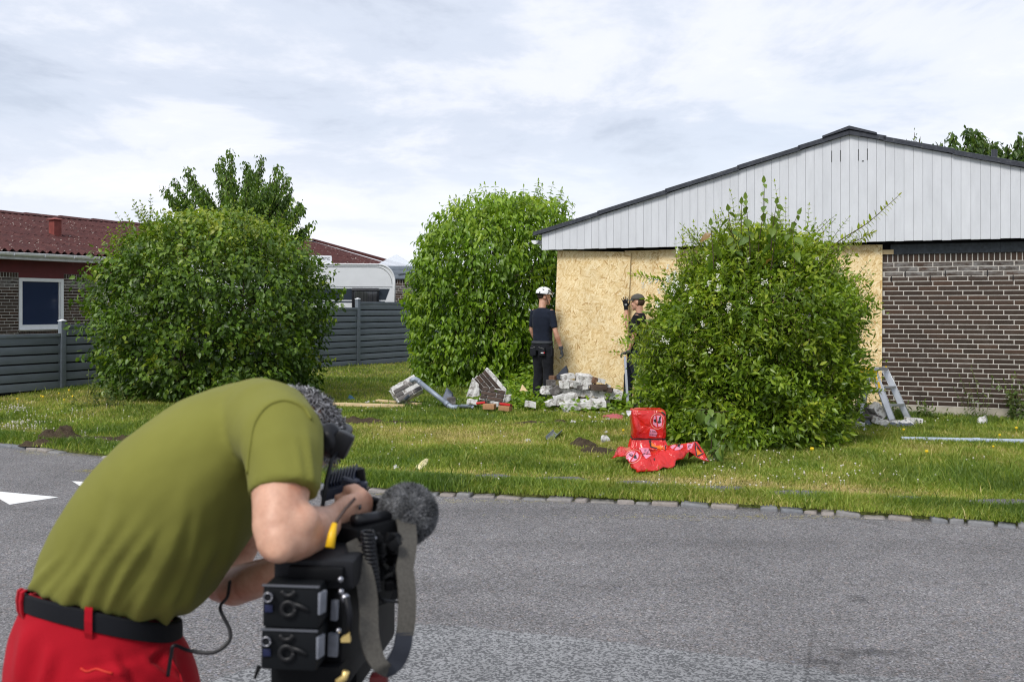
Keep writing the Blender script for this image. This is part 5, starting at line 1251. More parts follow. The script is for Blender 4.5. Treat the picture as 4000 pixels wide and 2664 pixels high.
# ---------------------------------------------------------------- the television camera
CD = 1.62
tv = thing('video_camera', 'black shoulder video camera with two batteries and fluffy microphone under the cameraman\'s arm', 'camera', tuple(P(1300, 2600, CD)))
M_CAM = simple('camera_black', (.004, .0043, .0052), .55, .12, 0, .15, 20, .2, 200, .001); M_CAM2 = simple('camera_dark_grey', (.009, .0096, .012), .5, .18, 0, .15, 20, .15, 200, .001)
M_METAL = simple('bare_metal', (.34, .34, .37), .38, .5, 1, .05, 10, 0); M_LBL = simple('grey_label', (.17, .18, .21), .5, .4, 0, .15, 60, 0); M_GOLD = simple('brass_plug', (.70, .52, .20), .35, .5, .6, .1, 10, 0)
CRz = R(-24)      # the camera points away and to the right
Cx = Vector((math.cos(CRz), math.sin(CRz), 0)); CR3 = Matrix.Rotation(CRz, 3, 'Z')
def cbox(u0, v0, u1, v1, D, depth, bev, name, mat, parent=tv, tilt=0.0, yaw=0.0):
    a, b = P(u0, v0, D), P(u1, v1, D); w = (b.x-a.x); h = a.z-b.z; c = (a+b)/2; rm = Matrix.Rotation(R(yaw), 3, 'Z') @ Matrix.Rotation(R(tilt), 3, 'Y')
    m = MB(); m.bevbox(c+rm @ Vector((0, depth/2, 0)), (w, depth, h), bev, rm); return m.build(name, mat, parent, 40, True)
body = cbox(1105, 2210, 1400, 2700, CD+.10, .30, .012, 'camera_body', M_CAM, tv, 0, -6)
cbox(1062, 2185, 1385, 2300, CD-.02, .16, .008, 'top_plate', M_CAM2, tv, 1.0, -5)
cbox(1120, 2216, 1340, 2268, CD-.035, .02, .004, 'rear_panel', M_CAM, tv, 1.0, -5)
t_ = NT('battery_shell'); b_ = t_.bsdf((.0065, .0075, .009), .5, .14); M_BAT = t_.m; M_RIM = simple('grey_rim', (.085, .09, .105), .4, .5, 0, 0, 5, 0); M_EMB = simple('battery_emboss', (.006, .006, .007), .5, .4, 0, 0, 5, 0)
for (v0, v1, us) in ((2290, 2460, 0), (2462, 2625, -7)):
    bt = cbox(1022+us, v0, 1246+us, v1-6, CD-.075, .075, .006, 'battery', M_BAT, tv, .8, -4)
    cbox(1020+us, v0-3, 1249+us, v0+4, CD-.077, .006, .001, 'battery_rim', M_RIM, bt, .8, -4)
    m = MB(); c = P(1050+us, v0+37, CD-.082); m.tube([c, c-Vector((0, .006, 0))], [.0085, .0075], 18); m.build('battery_knob', M_CAM2, bt, 40, True)
    m = MB(); m.tube([c-Vector((0, .007, 0))+Vector((.0068*math.cos(a), 0, .0068*math.sin(a))) for a in (2*math.pi*k/18 for k in range(19))], .0012, 5); m.build('knob_ring', M_METAL, bt, True, True)
    for (du, dv) in ((0, 0), (0, -78)):
        c = P(1125+us, v0+88+dv, CD-.081); m = MB(); ring = [c+Vector((.0105*math.cos(a), 0, .0105*math.sin(a))) for a in (2*math.pi*k/22 for k in range(23))]
        if dv < 0: ring = [p for p in ring if p.z < P(0, v0+12, CD-.081).z]
        if len(ring) > 2: m.tube(ring, .0012, 6, up=(0, 1, 0), asp=2.9)
        if dv == 0: m.tube([c+Vector((.006, 0, .0085)), c+Vector((.022, 0, .003)), c+Vector((.031, 0, -.002))], [.0012, .0012, .001], 6, up=(0, 1, 0), asp=2.9)
        m.build('battery_numeral', M_EMB, bt, True, True)
    cbox(1237+us, v0+26, 1251+us, v0+112, CD-.077, .02, .001, 'battery_label', M_LBL, bt, 3, -20)
    cbox(1033+us, v0+72, 1064+us, v0+100, CD-.0765, .002, .0005, 'blue_mark', simple('blue_print', (.008, .012, .05), .5), bt)
cbox(1050, 2600, 1330, 2720, CD-.03, .2, .006, 'battery_mount', M_CAM, tv, 0, -6)
m = MB(); m.tube([P(1012, 2600, CD-.07), P(995, 2650, CD-.07)], [.004, .002], 6); m.build('battery_latch', M_CAM, tv, True, True)
cbox(1290, 2345, 1317, 2425, CD-.02, .01, .002, 'rear_label', M_LBL, tv, 3, -10); cbox(1278, 2475, 1317, 2566, CD-.02, .01, .002, 'rear_label', M_LBL, tv, 2, -10)
cbox(1255, 2300, 1340, 2640, CD-.01, .10, .006, 'side_frame', M_CAM, tv, 2, -12)
for (u, v, r_) in ((1330, 2262, .005), (1332, 2310, .005), (1348, 2335, .008), (1322, 2462, .005)):
    m = MB(); m.ell(P(u, v, CD-.045), (r_, r_, r_)); m.build('connector', M_METAL, tv, True, True)
m = MB(); m.tube([P(1352, 2330, CD-.05), P(1366, 2400, CD-.05), P(1360, 2480, CD-.05)], .0055, 8); m.build('audio_lead', M_CAM2, tv, True, True)
m = MB(); m.prism([P(1330, 2495, CD-.06), P(1365, 2470, CD-.06), P(1368, 2508, CD-.06), P(1332, 2508, CD-.06)], (0, .012, 0)); m.build('gold_plug', M_GOLD, tv, None, True, True)
m = MB(); m.tube([P(1318, 2664, CD-.05), P(1345, 2645, CD-.05), P(1352, 2620, CD-.05)], .006, 7); m.build('gold_plug', M_GOLD, tv, True, True)
# front half: handle, lens hood, hand grip, cable clutter
FD = 1.80
m = MB(); m.tube([P(1402, 1958, 1.88), P(1440, 1966, 1.90), P(1500, 1984, 1.92), P(1545, 1994, 1.94)], .0135, 12); m.build('carry_handle', M_CAM, tv, True, True)
m = MB(); m.tube([P(1425, 1962, 1.885), P(1500, 1980, 1.91), P(1530, 1986, 1.93)], .006, 8); m.v = [p+Vector((0, -.004, .010)) for p in m.v]; m.build('handle_top', M_CAM2, tv, True, True)
m = MB(); m.bevbox(P(1412, 1972, 1.87), (.010, .012, .02), .002, euler(0, 20, 0)); m.build('handle_bracket', M_METAL, tv, 40, True); m = MB(); m.bevbox(P(1529, 1991, 1.90), (.020, .01, .010), .002); m.build('handle_bracket', M_METAL, tv, 40, True)
m = MB(); m.bevbox(P(1424, 2075, 1.92), (.060, .14, .10), .012, Matrix.Rotation(R(-35), 3, 'Z')); m.bevbox(P(1440, 2190, 1.78), (.080, .14, .15), .018, Matrix.Rotation(R(-35), 3, 'Z')); m.bevbox(P(1440, 2260, 1.76), (.07, .12, .08), .015, Matrix.Rotation(R(-20), 3, 'Z')); m.build('front_body', M_CAM, tv, 40, True)
m = MB(); a0 = P(1450, 2140, 1.80); ld = Vector((.62, .78, -.06)).normalized(); m.tube([a0-ld*.05, a0, a0+ld*.02, a0+ld*.06], [.036, .036, .040, .040], 28); m.build('lens', M_BLKP, tv, 40, True)
rr = random.Random(6); m = MB()
for k in range(46):
    m.bevbox(P(rr.uniform(1400, 1555), rr.uniform(2085, 2300), rr.uniform(1.68, 1.73)), (rr.uniform(.006, .026), rr.uniform(.01, .02), rr.uniform(.004, .018)), .0015, euler(rr.uniform(-30, 30), rr.uniform(-40, 40), rr.uniform(-50, 20)))
m.build('control_knobs', rr.choice([M_CAM, M_BLKP]), tv, 40, True); tv.children[-1]['kind'] = 'stuff'
m = MB(); hx_ = []
for k in range(260):
    f = k/260; c = P(1436+24*f, 2080+230*f, 1.665); a = k*.72; hx_.append(c+Vector((.011*math.cos(a), .011*math.sin(a), .002*math.sin(a*.5))))
m.tube(hx_, .0028, 5); m.build('coiled_cable', M_BLKP, tv, True, True)
m = MB(); m.tube([P(1455, 2300, 1.72), P(1500, 2345, 1.72), P(1560, 2350, 1.74)], .003, 5); m.build('loop_cable', M_BLKP, tv, True, True)
m = MB(); m.tube([P(1420, 2350, CD+.03), P(1445, 2285, CD+.05)], .0035, 8); m.build('metal_rod', M_METAL, tv, True, True)
for (u, v) in ((1380, 2085), (1420, 2075), (1392, 2100)):
    m = MB(); m.tube([P(u+20, v+52, 1.665), P(u+50, v+22, 1.665)], .003, 6); m.build('lever', M_METAL, tv, True, True)
m = MB(); m.bevbox(P(1430, 2165, 1.70), (.016, .01, .014), .003); m.build('red_switch', simple('dull_red_plastic', (.16, .03, .02), .5), tv, 40, True)
# viewfinder with cooling ribs
VD = 1.93
vfm = euler(28, -14, -8); vc = P(1350, 1882, VD)
m = MB(); m.bevbox(vc, (.066, .055, .020), .004, vfm); vf = m.build('viewfinder', M_CAM2, tv, 40, True)
M_VF = simple('blue_black_plastic', (.020, .026, .048), .4, .5)
m = MB()
for k in range(9): m.bevbox(vc+vfm @ Vector((-.026+.0065*k, .0, .013)), (.0028, .046, .014), .0008, vfm)
m.build('cooling_ribs', M_VF, vf, 40, True); vf.children[0]['kind'] = 'stuff'
m = MB(); m.bevbox(P(1318, 1918, VD-.02), (.064, .02, .022), .005, euler(10, -16, 0)); m.bevbox(P(1385, 1890, VD-.02), (.050, .016, .014), .004, euler(0, 6, 0)); m.tube([P(1345, 1872, VD-.03), P(1375, 1880, VD-.03), P(1395, 1880, VD-.03)], .006, 8, rounded=True); m.build('viewfinder_arm', M_VF, vf, 40, True)
m = MB(); m.bevbox(P(1415, 1880, VD-.01), (.014, .02, .05), .003, euler(0, -8, 0)); m.tube([P(1375, 1930, VD), P(1370, 1960, VD)], .010, 10); m.build('viewfinder_bracket', M_CAM, tv, 40, True)
m = MB(); m.tube(curve_pts([tuple(P(1425, 1880, VD)), tuple(P(1428, 1915, VD-.01)), tuple(P(1412, 1955, VD-.04)), tuple(P(1405, 1985, 1.72))], 16), .0028, 6); m.build('viewfinder_cable', M_BLKP, tv, True, True)
m = MB(); m.tube([P(1388, 1945, 1.645), P(1350, 1985, 1.64), P(1318, 2030, 1.625), P(1308, 2050, 1.62)], .0028, 6); m.build('brown_cable', simple('brown_lead', (.045, .025, .02), .5), tv, True, True)
m = MB(); m.tube([P(1307, 2044, 1.62), P(1297, 2085, 1.61), P(1288, 2138, 1.60)], [.0045, .0068, .0078], 10); m.build('yellow_plug_sleeve', simple('yellow_rubber', (.72, .42, .008), .45, .4, 0, .05, 10, 0), tv, True, True)
# microphone with wind muff
mc = P(1592, 2006, 1.84); md = Vector((.55, .78, -.08)).normalized(); m = MB(); m.ell(mc, (.050, .050, .056), frame(md), 24, 16); mic = m.build('microphone_muff', simple('muff_core', (.035, .036, .038), .95), tv, True, True)
t = NT('grey_muff_fur'); a_ = t.attr('tone'); t.bsdf(t.ramp(a_, [(0, (.045, .047, .050)), (.5, (.105, .108, .115)), (1, (.22, .224, .235))]), .7, .25)
hv, hf, ht = [], [], []
for i in range(9000):
    a = g2.normal(0, 1, 3); a /= np.linalg.norm(a); n = Vector(a); p = mc+n*.049; t1 = unit(n.cross(Vector(g2.normal(0, 1, 3)))); L_ = g2.uniform(.006, .0135); sd = unit(n.cross(t1))*.0008; k0 = len(hv)
    c1 = p+n*L_*.6+t1*L_*.3; c2 = p+n*L_*.8+t1*L_*.9; hv += [p-sd, p+sd, c1-sd, c1+sd, c2]; hf += [(k0, k0+1, k0+3), (k0, k0+3, k0+2), (k0+2, k0+3, k0+4)]; ht += [float(np.clip(.45+g2.normal(0, .2)+.8*mnoise.noise(p*45), 0, 1))]*3
tl = Vector(tv.location); mesh_np('fur', [tuple(v-tl) for v in hv], hf, {'tone': ht}, t.m, mic, 'stuff')
m = MB(); m.tube([mc-md*.045, mc-md*.14], .011, 12); m.build('microphone', M_BLKP, tv, True, True)
# shoulder strap: a flat band hanging in a loop
t_ = NT('strap_webbing'); cc_ = t_.coord('Object'); w_ = t_.noise(cc_, 260, 2); t_.bsdf(t_.ramp(w_, [(.3, (.050, .046, .040)), (.7, (.078, .073, .063))]), .75, .25, 0, t_.bump(w_, .3, .001)); M_STRAP = t_.m
def strap(name, rows, mat, th=.0022):
    """rows: centre u, v, D, half width px along u, tilt px along v"""
    A = np.array(curve_pts(rows, 40)); up_, lo_ = [], []
    L_ = [P(a[0]-a[3], a[1]-a[4], a[2]) for a in A]; R_ = [P(a[0]+a[3], a[1]+a[4], a[2]+.012) for a in A]; m = MB(); rs = []
    for i in range(len(A)):
        tg = (L_[min(i+1, len(A)-1)]-L_[max(0, i-1)]); n = tg.cross(R_[i]-L_[i]).normalized()*th
        rs.append([L_[i]-n, L_[i].lerp(R_[i], .1)-n*1.6, L_[i].lerp(R_[i], .9)-n*1.6, R_[i]-n, R_[i]+n, L_[i]+n])
    m.rings(rs); return m.build(name, mat, tv, 50, True, True)
strap('strap', [(1372, 2112, 1.66, 20, -10), (1395, 2165, 1.65, 30, -10), (1420, 2240, 1.64, 36, -8), (1436, 2330, 1.63, 38, -3), (1440, 2400, 1.62, 36, 0), (1442, 2480, 1.60, 38, 4), (1462, 2560, 1.59, 40, 6), (1490, 2602, 1.585, 30, -14), (1515, 2617, 1.60, 12, -26)], M_STRAP)
strap('strap', [(1552, 1992, 1.84, 20, 10), (1578, 2020, 1.80, 34, 6), (1590, 2070, 1.76, 36, 2), (1592, 2140, 1.71, 35, 0), (1580, 2225, 1.68, 33, 2), (1582, 2232, 1.675, 34, 2), (1590, 2320, 1.65, 34, 2), (1588, 2420, 1.63, 34, 0), (1580, 2480, 1.62, 34, 0)], M_STRAP)
strap('strap_pad', [(1580, 2470, 1.621, 33, 0), (1570, 2530, 1.615, 33, 6), (1545, 2585, 1.61, 30, 14), (1520, 2612, 1.60, 20, 20), (1500, 2620, 1.595, 12, 24)], simple('strap_navy', (.016, .019, .028), .6))
# tripod carrying the camera
tp_ = thing('tripod', 'black camera tripod below the video camera at the bottom edge', 'tripod', tuple(P(1330, 2700, CD+.12)-Vector((0, 0, P(1330, 2700, CD+.12).z))))
pc = P(1330, 2720, CD+.10); m = MB(); m.bevbox(pc-Vector((0, 0, .03)), (.11, .16, .05), .008); m.tube([pc-Vector((0, 0, .05)), pc-Vector((0, 0, .16))], [.05, .06], 20); m.build('head', M_CAM, tp_, 40, True)
m = MB(); m.bevbox(P(1480, 2655, 1.68), (.03, .03, .02), .004); m.build('red_lock', simple('dark_red_knob', (.10, .006, .008), .5), tp_, 40, True)
for k in range(3):
    a = R(30+120*k); m = MB(); e = Vector((pc.x+.42*math.cos(a), pc.y+.42*math.sin(a), 0)); s_ = pc-Vector((0, 0, .15)); m.tube([s_, s_.lerp(e, .5)], .018, 10); m.tube([s_.lerp(e, .5), e], .013, 10); m.build('leg', M_CAM2, tp_, True, True)

# ---------------------------------------------------------------- generic standing worker
def local(base, yaw):
    """x = his right, y = forward, z = up"""
    f = Vector((math.sin(yaw), math.cos(yaw), 0)); r = Vector((f.y, -f.x, 0)); b = Vector(base)
    return (lambda x, y, z: b+r*x+f*y+Vector((0, 0, z))), r, f
def worker(label, base, yaw, H, head_fw, shirt_mat, trouser_mat, rarm, larm, hands, legs, lean=0.0, sleeve=.16):
    k = H/1.80; w = thing('person', label, 'person', tuple(base)); L_, rt, fw = local(base, yaw)
    X = lambda x, y, z: L_(x*k, (y+lean*max(0, z-.9))*k, z*k)
    mb = MB(); hc = X(0, .035, 1.665); hq, hRm = head_to(mb, hc, (0, 0, 1), head_fw, k*1.02)
    mb.tube([X(0, -.02, 1.40), X(0, -.01, 1.50), hc-Vector((0, 0, .06*k))-unit(head_fw)*.02*k], [.062*k, .056*k, .056*k], 16, rounded=True)
    arms = []
    for s, arm in ((1, rarm), (-1, larm)):
        sh = X(s*.172, 0, 1.425); el, wr = X(*arm[0]), X(*arm[1]); arms.append((sh, el, wr))
        mb.tube([sh, sh.lerp(el, .5), el], [.050*k, .045*k, .036*k], 14, rounded=True); mb.tube([el, el.lerp(wr, .3), el.lerp(wr, .75), wr], [.037*k, .041*k, .031*k, .027*k], 14, rounded=True)
    for (sh, el, wr), hd in zip(arms, hands):
        if hd and not hd.get('glove'): hand_to(mb, wr, *hd['a'], k, *hd['b'])
    mb.remeshed('body', M_SKIN, w, .0085, 3)
    for (sh, el, wr), hd in zip(arms, hands):
        if hd and hd.get('glove'):
            m = MB(); d_ = unit(hd['a'][0]); m.tube([wr-d_*.035, wr, wr+d_*.02], [.034*k, .033*k, .031*k], 14); hand_to(m, wr, *hd['a'], k*1.08, *hd['b']); m.remeshed('glove', hd['glove'], w, .0062, 2)
    m = MB(); hw = [(.0, .90, .168, .115), (.0, 1.0, .160, .112), (.0, 1.12, .158, .112), (.0, 1.25, .172, .120), (-.005, 1.36, .180, .118), (-.012, 1.44, .140, .095), (-.015, 1.495, .075, .070)]
    rs = []
    for (y, z, a, b_) in hw:
        rs.append([X(a*math.copysign(abs(math.cos(t))**.85, math.cos(t)), y+b_*math.copysign(abs(math.sin(t))**.85, math.sin(t)), z) for t in (2*math.pi*i/24 for i in range(24))])
    m.rings(rs)
    for (sh, el, wr) in arms:
        e = sh.lerp(el, .80*sleeve/.16 if sleeve < .17 else .8); ins = sh+(X(0, 0, 1.40)-sh)*.35
        m.tube([ins, sh, sh.lerp(e, .5), e], [.066*k, .060*k, .055*k, .053*k], 16)
    m.remeshed('shirt', shirt_mat, w, .0095, 4, True, lambda p: .006*mnoise.noise(Vector((p.x*7, p.y*7, p.z*3.5)))+.003*mnoise.noise(p*16))
    m = MB(); rs = []
    for (z, a, b_) in ((1.0, .155, .110), (.93, .172, .122), (.84, .178, .128)): rs.append([X(a*math.copysign(abs(math.cos(t))**.85, math.cos(t)), b_*math.copysign(abs(math.sin(t))**.85, math.sin(t))-.008, z) for t in (2*math.pi*i/24 for i in range(24))])
    m.rings(rs)
    for s, (kn, an) in zip((1, -1), legs):
        hp_ = X(s*.088, 0, .88); K, A = X(*kn), X(*an); m.tube([hp_, hp_.lerp(K, .5), K, K.lerp(A, .45), A], [.102*k, .094*k, .078*k, .074*k, .068*k], 18)
    m.remeshed('trousers', trouser_mat, w, .011, 4, True, lambda p: .008*mnoise.noise(Vector((p.x*8, p.y*8, p.z*5)))+.005*mnoise.noise(p*18))
    for s, (kn, an) in zip((1, -1), legs):
        A = X(*an); m = MB(); f2 = (fw+rt*s*.15).normalized(); m.tube([A+Vector((0, 0, .08)), A+Vector((0, 0, .0))-f2*.01], [.058*k, .055*k], 14, rounded=True); m.tube([A-f2*.06-Vector((0, 0, .045)), A+f2*.05-Vector((0, 0, .04)), A+f2*.17-Vector((0, 0, .055))], [.048*k, .050*k, .038*k], 14, rounded=True)
        m.remeshed('boot', M_BOOT, w, .009, 3)
    return w, X, hc, hRm, k
# worker with the white helmet, seen from behind, head turned to the right
wp = onlawn(.475, 15.45); wp.z = .07
w1, X1, hc, hRm, k1 = worker('person in white helmet, dark navy T-shirt and black work trousers, seen from behind', wp, R(40), 1.83, (.92, .28, -.10), M_NAVY, M_BLACK,
    ((.255, -.01, 1.13), (.30, .07, .885)), ((-.24, .03, 1.15), (-.22, .16, .93)),
    [dict(glove=M_GLOVE, a=((.22, .12, -.95), (.9, -.3, .1), (.1, .9, 0)), b=(.42, .06, .4)), dict(glove=M_GLOVE, a=((0, .3, -.9), (-1, 0, 0), (0, 1, 0)), b=(.4, .06, .4))],
    [((.095, .02, .49), (.10, -.02, .10)), ((-.10, .03, .49), (-.115, .0, .10))])
qh = lambda x, y, z: hc+hRm @ (Vector((x, y, z))*k1)
mb = MB(); rs = []
for i in range(9):
    th = R(2+i*11.3); rr_ = math.sin(th); rs.append([qh(.098*rr_*math.cos(a), -.004+.126*rr_*math.sin(a)+(.016*max(0, math.sin(a))*(i/8)), .045+.108*math.cos(th)+(-.014*math.sin(a)*(i/8)**2)) for a in (2*math.pi*j/28 for j in range(28))])
mb.rings(rs); hel = mb.build('helmet', M_HELM, w1, 50, True, True)
mb = MB(); ring = [qh(.0995*math.cos(a), -.004+.128*math.sin(a)+.014*max(0, math.sin(a)), .034-.014*math.sin(a)) for a in (2*math.pi*j/32 for j in range(33))]; mb.tube(ring[17:33], .008, 6); mb.build('helmet_rim', M_BLKP, hel, True, True)
for (y, z, ry, rz, rot_) in ((-.035, .105, .022, .010, -25), (.048, .085, .010, .020, 12), (.085, .070, .008, .026, 25), (-.09, .06, .012, .028, -12), (-.02, .142, .016, .006, -10)):
    mb = MB(); nx = .098*math.sqrt(max(.05, 1-(y/.128)**2-((z-.045)/.112)**2)); mb.ell(qh(nx, y, z), (.006, ry, rz), hRm @ Matrix.Rotation(R(rot_), 3, 'X'), 12, 8); mb.build('helmet_vent', M_BLKP, hel, True, True)
mb = MB(); mb.tube([qh(.090, .070, .118), qh(.098, .05, .075), qh(.101, .02, .038)], .005, 6); mb.tube([qh(.09, .075, .118), qh(.094, .088, .08), qh(.088, .105, .035)], .005, 6); mb.tube([qh(.082, .0, .01), qh(.078, .03, -.06), qh(.05, .055, -.105)], .004, 6); mb.build('helmet_strap', M_BLKP, hel, True, True)
mb = MB(); mb.ell(qh(0, -.036, .012), (.073*k1, .072*k1, .062*k1), hRm, 18, 12); mb.build('hair', simple('short_dark_hair', (.035, .024, .018), .8, .2, 0, .3, 60, .4, 120, .004), w1, True, True)
mb = MB(); rg = lambda z, o_: [X1((.160+o_)*math.cos(t), -.006+(.114+o_)*math.sin(t), z) for t in (2*math.pi*i/32 for i in range(32))]; mb.rings([rg(.945, .012), rg(.95, .022), rg(.985, .024), rg(.99, .012)], False); mb.build('belt', m_cloth('grey_belt', (.050, .054, .062), 500), w1, True, True)
for (x, y, sx, sz, nm) in ((.185, -.02, .05, .16, 'tool_pouch'), (-.19, -.01, .045, .18, 'tool_pouch'), (.085, -.125, .12, .14, 'holster_pocket'), (-.085, -.122, .11, .14, 'holster_pocket')):
    mb = MB(); c = X1(x, y, .84); mb.bevbox(c, (sx, .03, sz), .010, Matrix.Rotation(-R(40), 3, 'Z')); pk = mb.build(nm, M_BLACK, w1, 40, True)
    if nm == 'holster_pocket':
        s_ = 1 if x > 0 else -1; mb = MB(); mb.tube([X1(x-.05*s_, y-.017, .90), X1(x, y-.018, .888), X1(x+.05*s_, y-.017, .875)], .0028, 5); mb.build('reflective_piping', simple('grey_piping', (.22, .22, .21), .5), pk, True, True)
mb = MB(); mb.bevbox(X1(.105, -.143, .815), (.055, .003, .016), .0008, Matrix.Rotation(-R(40), 3, 'Z')); mb.build('pocket_tag', simple('white_tag', (.6, .6, .6), .6, .3, 0, .25, 90, 0), w1, None, True)
mb = MB(); mb.bevbox(X1(.142, -.143, .818), (.022, .004, .018), .0008, Matrix.Rotation(-R(40), 3, 'Z')); mb.build('red_tag', simple('red_tag', (.5, .02, .03), .6), w1, None, True)
# worker with the grey cap at the chipboard, hand raised
wq = Vector((1.84, 14.93, .07))
yaw2 = R(-72)
w2, X2, hc2, hR2, k2 = worker('person in grey cap with one black glove raised against the chipboard behind the bush', wq, yaw2, 1.74, (-.92, .38, -.06), m_cloth('black_cotton', (.010, .010, .012), 700, 6), M_NAVY,
    ((.25, .20, 1.27), (.29, .27, 1.57)), ((-.22, .00, 1.13), (-.20, .06, .90)),
    [dict(glove=M_BLKP and m_cloth('black_knit_glove', (.010, .010, .012), 300), a=((-.10, .1, .97), (.12, -.96, .1), (.98, 0, .1)), b=(.05, .32, .1)), dict(glove=M_GLOVE, a=((-.5, .3, -.2), (0, 0, 1), (0, 1, 0)), b=(.4, .06, .4))],
    [((.13, .12, .50), (.16, .15, .10)), ((-.13, -.08, .50), (-.16, -.14, .10))], -.11)
q2 = lambda x, y, z: hc2+hR2 @ (Vector((x, y, z))*k2)
mb = MB(); rs = []
for i in range(8):
    th = R(3+i*12.4); r_ = math.sin(th); rs.append([q2(.090*r_*math.cos(a), .0+.112*r_*math.sin(a), .035+.092*math.cos(th)) for a in (2*math.pi*j/24 for j in range(24))])
mb.rings(rs); cap_ = mb.build('cap', M_GREYC, w2, True, True)
mb = MB(); vs = []
for j in range(13):
    a = R(20+140*j/12); vs.append([q2(.086*math.cos(a), .10*math.sin(a), .040), q2(.080*math.cos(a), .105*math.sin(a)+.085*math.sin(a)**2, .028-.01*abs(math.cos(a)))])
mb.rings([[a, b, b-Vector((0, 0, .005)), a-Vector((0, 0, .005))] for a, b in vs]); mb.build('cap_visor', M_GREYC, cap_, True, True, True)
mb = MB(); mb.ell(q2(0, -.03, -.0), (.078*k2, .08*k2, .075*k2), hR2, 18, 12); mb.build('hair', simple('brown_short_hair', (.055, .035, .022), .8, .2, 0, .3, 60, .4, 120, .004), w2, True, True)
wr_ = X2(.29, .27, 1.57); mb = MB(); mb.bevbox(wr_+Vector((-.005, -.026, .05)), (.035, .004, .028), .001); mb.build('glove_print', simple('pale_print', (.25, .27, .28), .6, .3, 0, .3, 140, 0), w2, None, True)
mb = MB(); mb.bevbox(X2(.05, -.135, 1.28), (.12, .006, .05), .002, Matrix.Rotation(-yaw2, 3, 'Z')); mb.build('back_print', simple('pale_print', (.45, .47, .48), .6, .3, 0, .3, 140, 0), w2, None, True)
# ================================================================== rubble and small things
def gz(u, v): return LG(u, v)
def rock(label, cat, name, u0, v0, u1, v1, D, dep, seed, mat=None, rot=(0, 0, 0), rough=.16, group='broken wall pieces in the rubble', cuts=4, zoff=0.0):
    """a broken lump of wall filling the photo rectangle at depth D"""
    c = P((u0+u1)/2, (v0+v1)/2, D); w = (u1-u0)/FPX*D; h = (v1-v0)/FPX*D; o = thing(name, label, cat, (c.x, c.y, c.z-h/2), 0, group)
    bm = bmesh.new(); bmesh.ops.create_cube(bm, size=1.0); bmesh.ops.subdivide_edges(bm, edges=bm.edges[:], cuts=cuts, use_grid_fill=True); Rm = euler(*rot); rad = min(w, h, dep)
    # size the turned box so that it still fits the rectangle
    ex = Rm @ Vector((1, 0, 0)); s = 1/max(.6, abs(Rm[0][0])+.35*abs(Rm[0][2]))
    for v in bm.verts:
        q = v.co.copy(); k = q.length; q = q*(1-.10*max(0, k-.62)); p = Vector((q.x*w*s, q.y*dep, q.z*h*(1 if abs(rot[1]) < 8 else .72)))
        n = mnoise.noise_vector(Vector((p.x*6+seed*3.7, p.y*6, p.z*6)))*rad*rough+mnoise.noise_vector(Vector((p.x*19+seed, p.y*19, p.z*19)))*rad*rough*.5
        v.co = Rm @ (p+n)+Vector((0, 0, h/2))
    me = bpy.data.meshes.new('lump'); bm.to_mesh(me); bm.free(); link('lump', me, o, mat or M_RUB); return o
def slab(label, cat, name, pts, D, dep, mat, seed=0, group=None, n=9, amp=.012, und=None, lift=.03):
    """irregular slab: pts = four photo corners (bottom left, bottom right, top right, top left) of its front face"""
    q = [P(u, v, D) for u, v in pts]; back = Vector((0, dep, lift)); c = (q[0]+q[1])/2; o = thing(name, label, cat, tuple(c), 0, group); vs = []; fs = []
    m = 4
    def at(a, b): return q[0].lerp(q[1], a).lerp(q[3].lerp(q[2], a), b)
    prof = [(0, 0), (.5, 0), (1, 0), (1, .5), (1, 1), (.5, 1), (0, 1), (0, .5)]
    for i in range(n*2+1):
        a = i/(2*n)
        for (b, d) in prof:
            p = at(a, b)+back*d; j = mnoise.noise_vector(Vector((p.x*14+seed, p.y*14, p.z*14)))*amp*1.6+mnoise.noise_vector(Vector((p.x*45+seed, p.y*45, p.z*45)))*amp*.7
            vs.append(p+j)
    K = len(prof)
    for i in range(n*2):
        for k in range(K): fs.append((i*K+k, i*K+(k+1) % K, (i+1)*K+(k+1) % K, (i+1)*K+k))
    fs.append(tuple(range(K-1, -1, -1))); fs.append(tuple(range(2*n*K, 2*n*K+K))); mb = MB(); mb.add(vs, fs); mb.build('lump', mat, o, None, True, True); return o
RG = 'broken wall pieces in the rubble'
# central heap, back to front
DD = 14.55
slab('long cracked white wall slab tilting down to the right across the rubble heap', 'wall slab', 'wall_slab', [(2186, 1542), (2426, 1562), (2432, 1534), (2188, 1516)], DD, .24, M_RUB, 1, RG, 12, .010)
slab('white slab with dark brick underside at the lower left of the heap', 'wall slab', 'wall_slab', [(2168, 1584), (2262, 1570), (2254, 1544), (2160, 1552)], DD-.25, .25, M_RUB, 2, RG, 8, .012)
slab('lowest striped white slab at the foot of the heap', 'wall slab', 'wall_slab', [(2196, 1606), (2366, 1590), (2368, 1570), (2184, 1580)], DD-.42, .30, M_RUB, 3, RG, 10, .012)
slab('grey brick course under the lower left white slab', 'wall slab', 'wall_slab', [(2172, 1590), (2260, 1577), (2258, 1569), (2166, 1581)], DD-.22, .2, M_RUBG, 4, RG, 6, .006)
rock('white lump at the top left of the heap', 'rubble', 'wall_lump', 2190, 1458, 2242, 1484, DD+.12, .16, 11, None, (0, -8, 10))
rock('white fronted block above the left end of the long slab', 'rubble', 'wall_lump', 2186, 1486, 2224, 1516, DD, .15, 12, None, (0, 0, -12))
rock('grey angular block in the middle of the heap', 'rubble', 'wall_lump', 2222, 1482, 2258, 1516, DD, .16, 13, None, (8, 12, 35), .10)
rock('biggest white block at the top of the heap', 'rubble', 'wall_lump', 2252, 1464, 2314, 1506, DD+.08, .2, 14, None, (5, 6, 12))
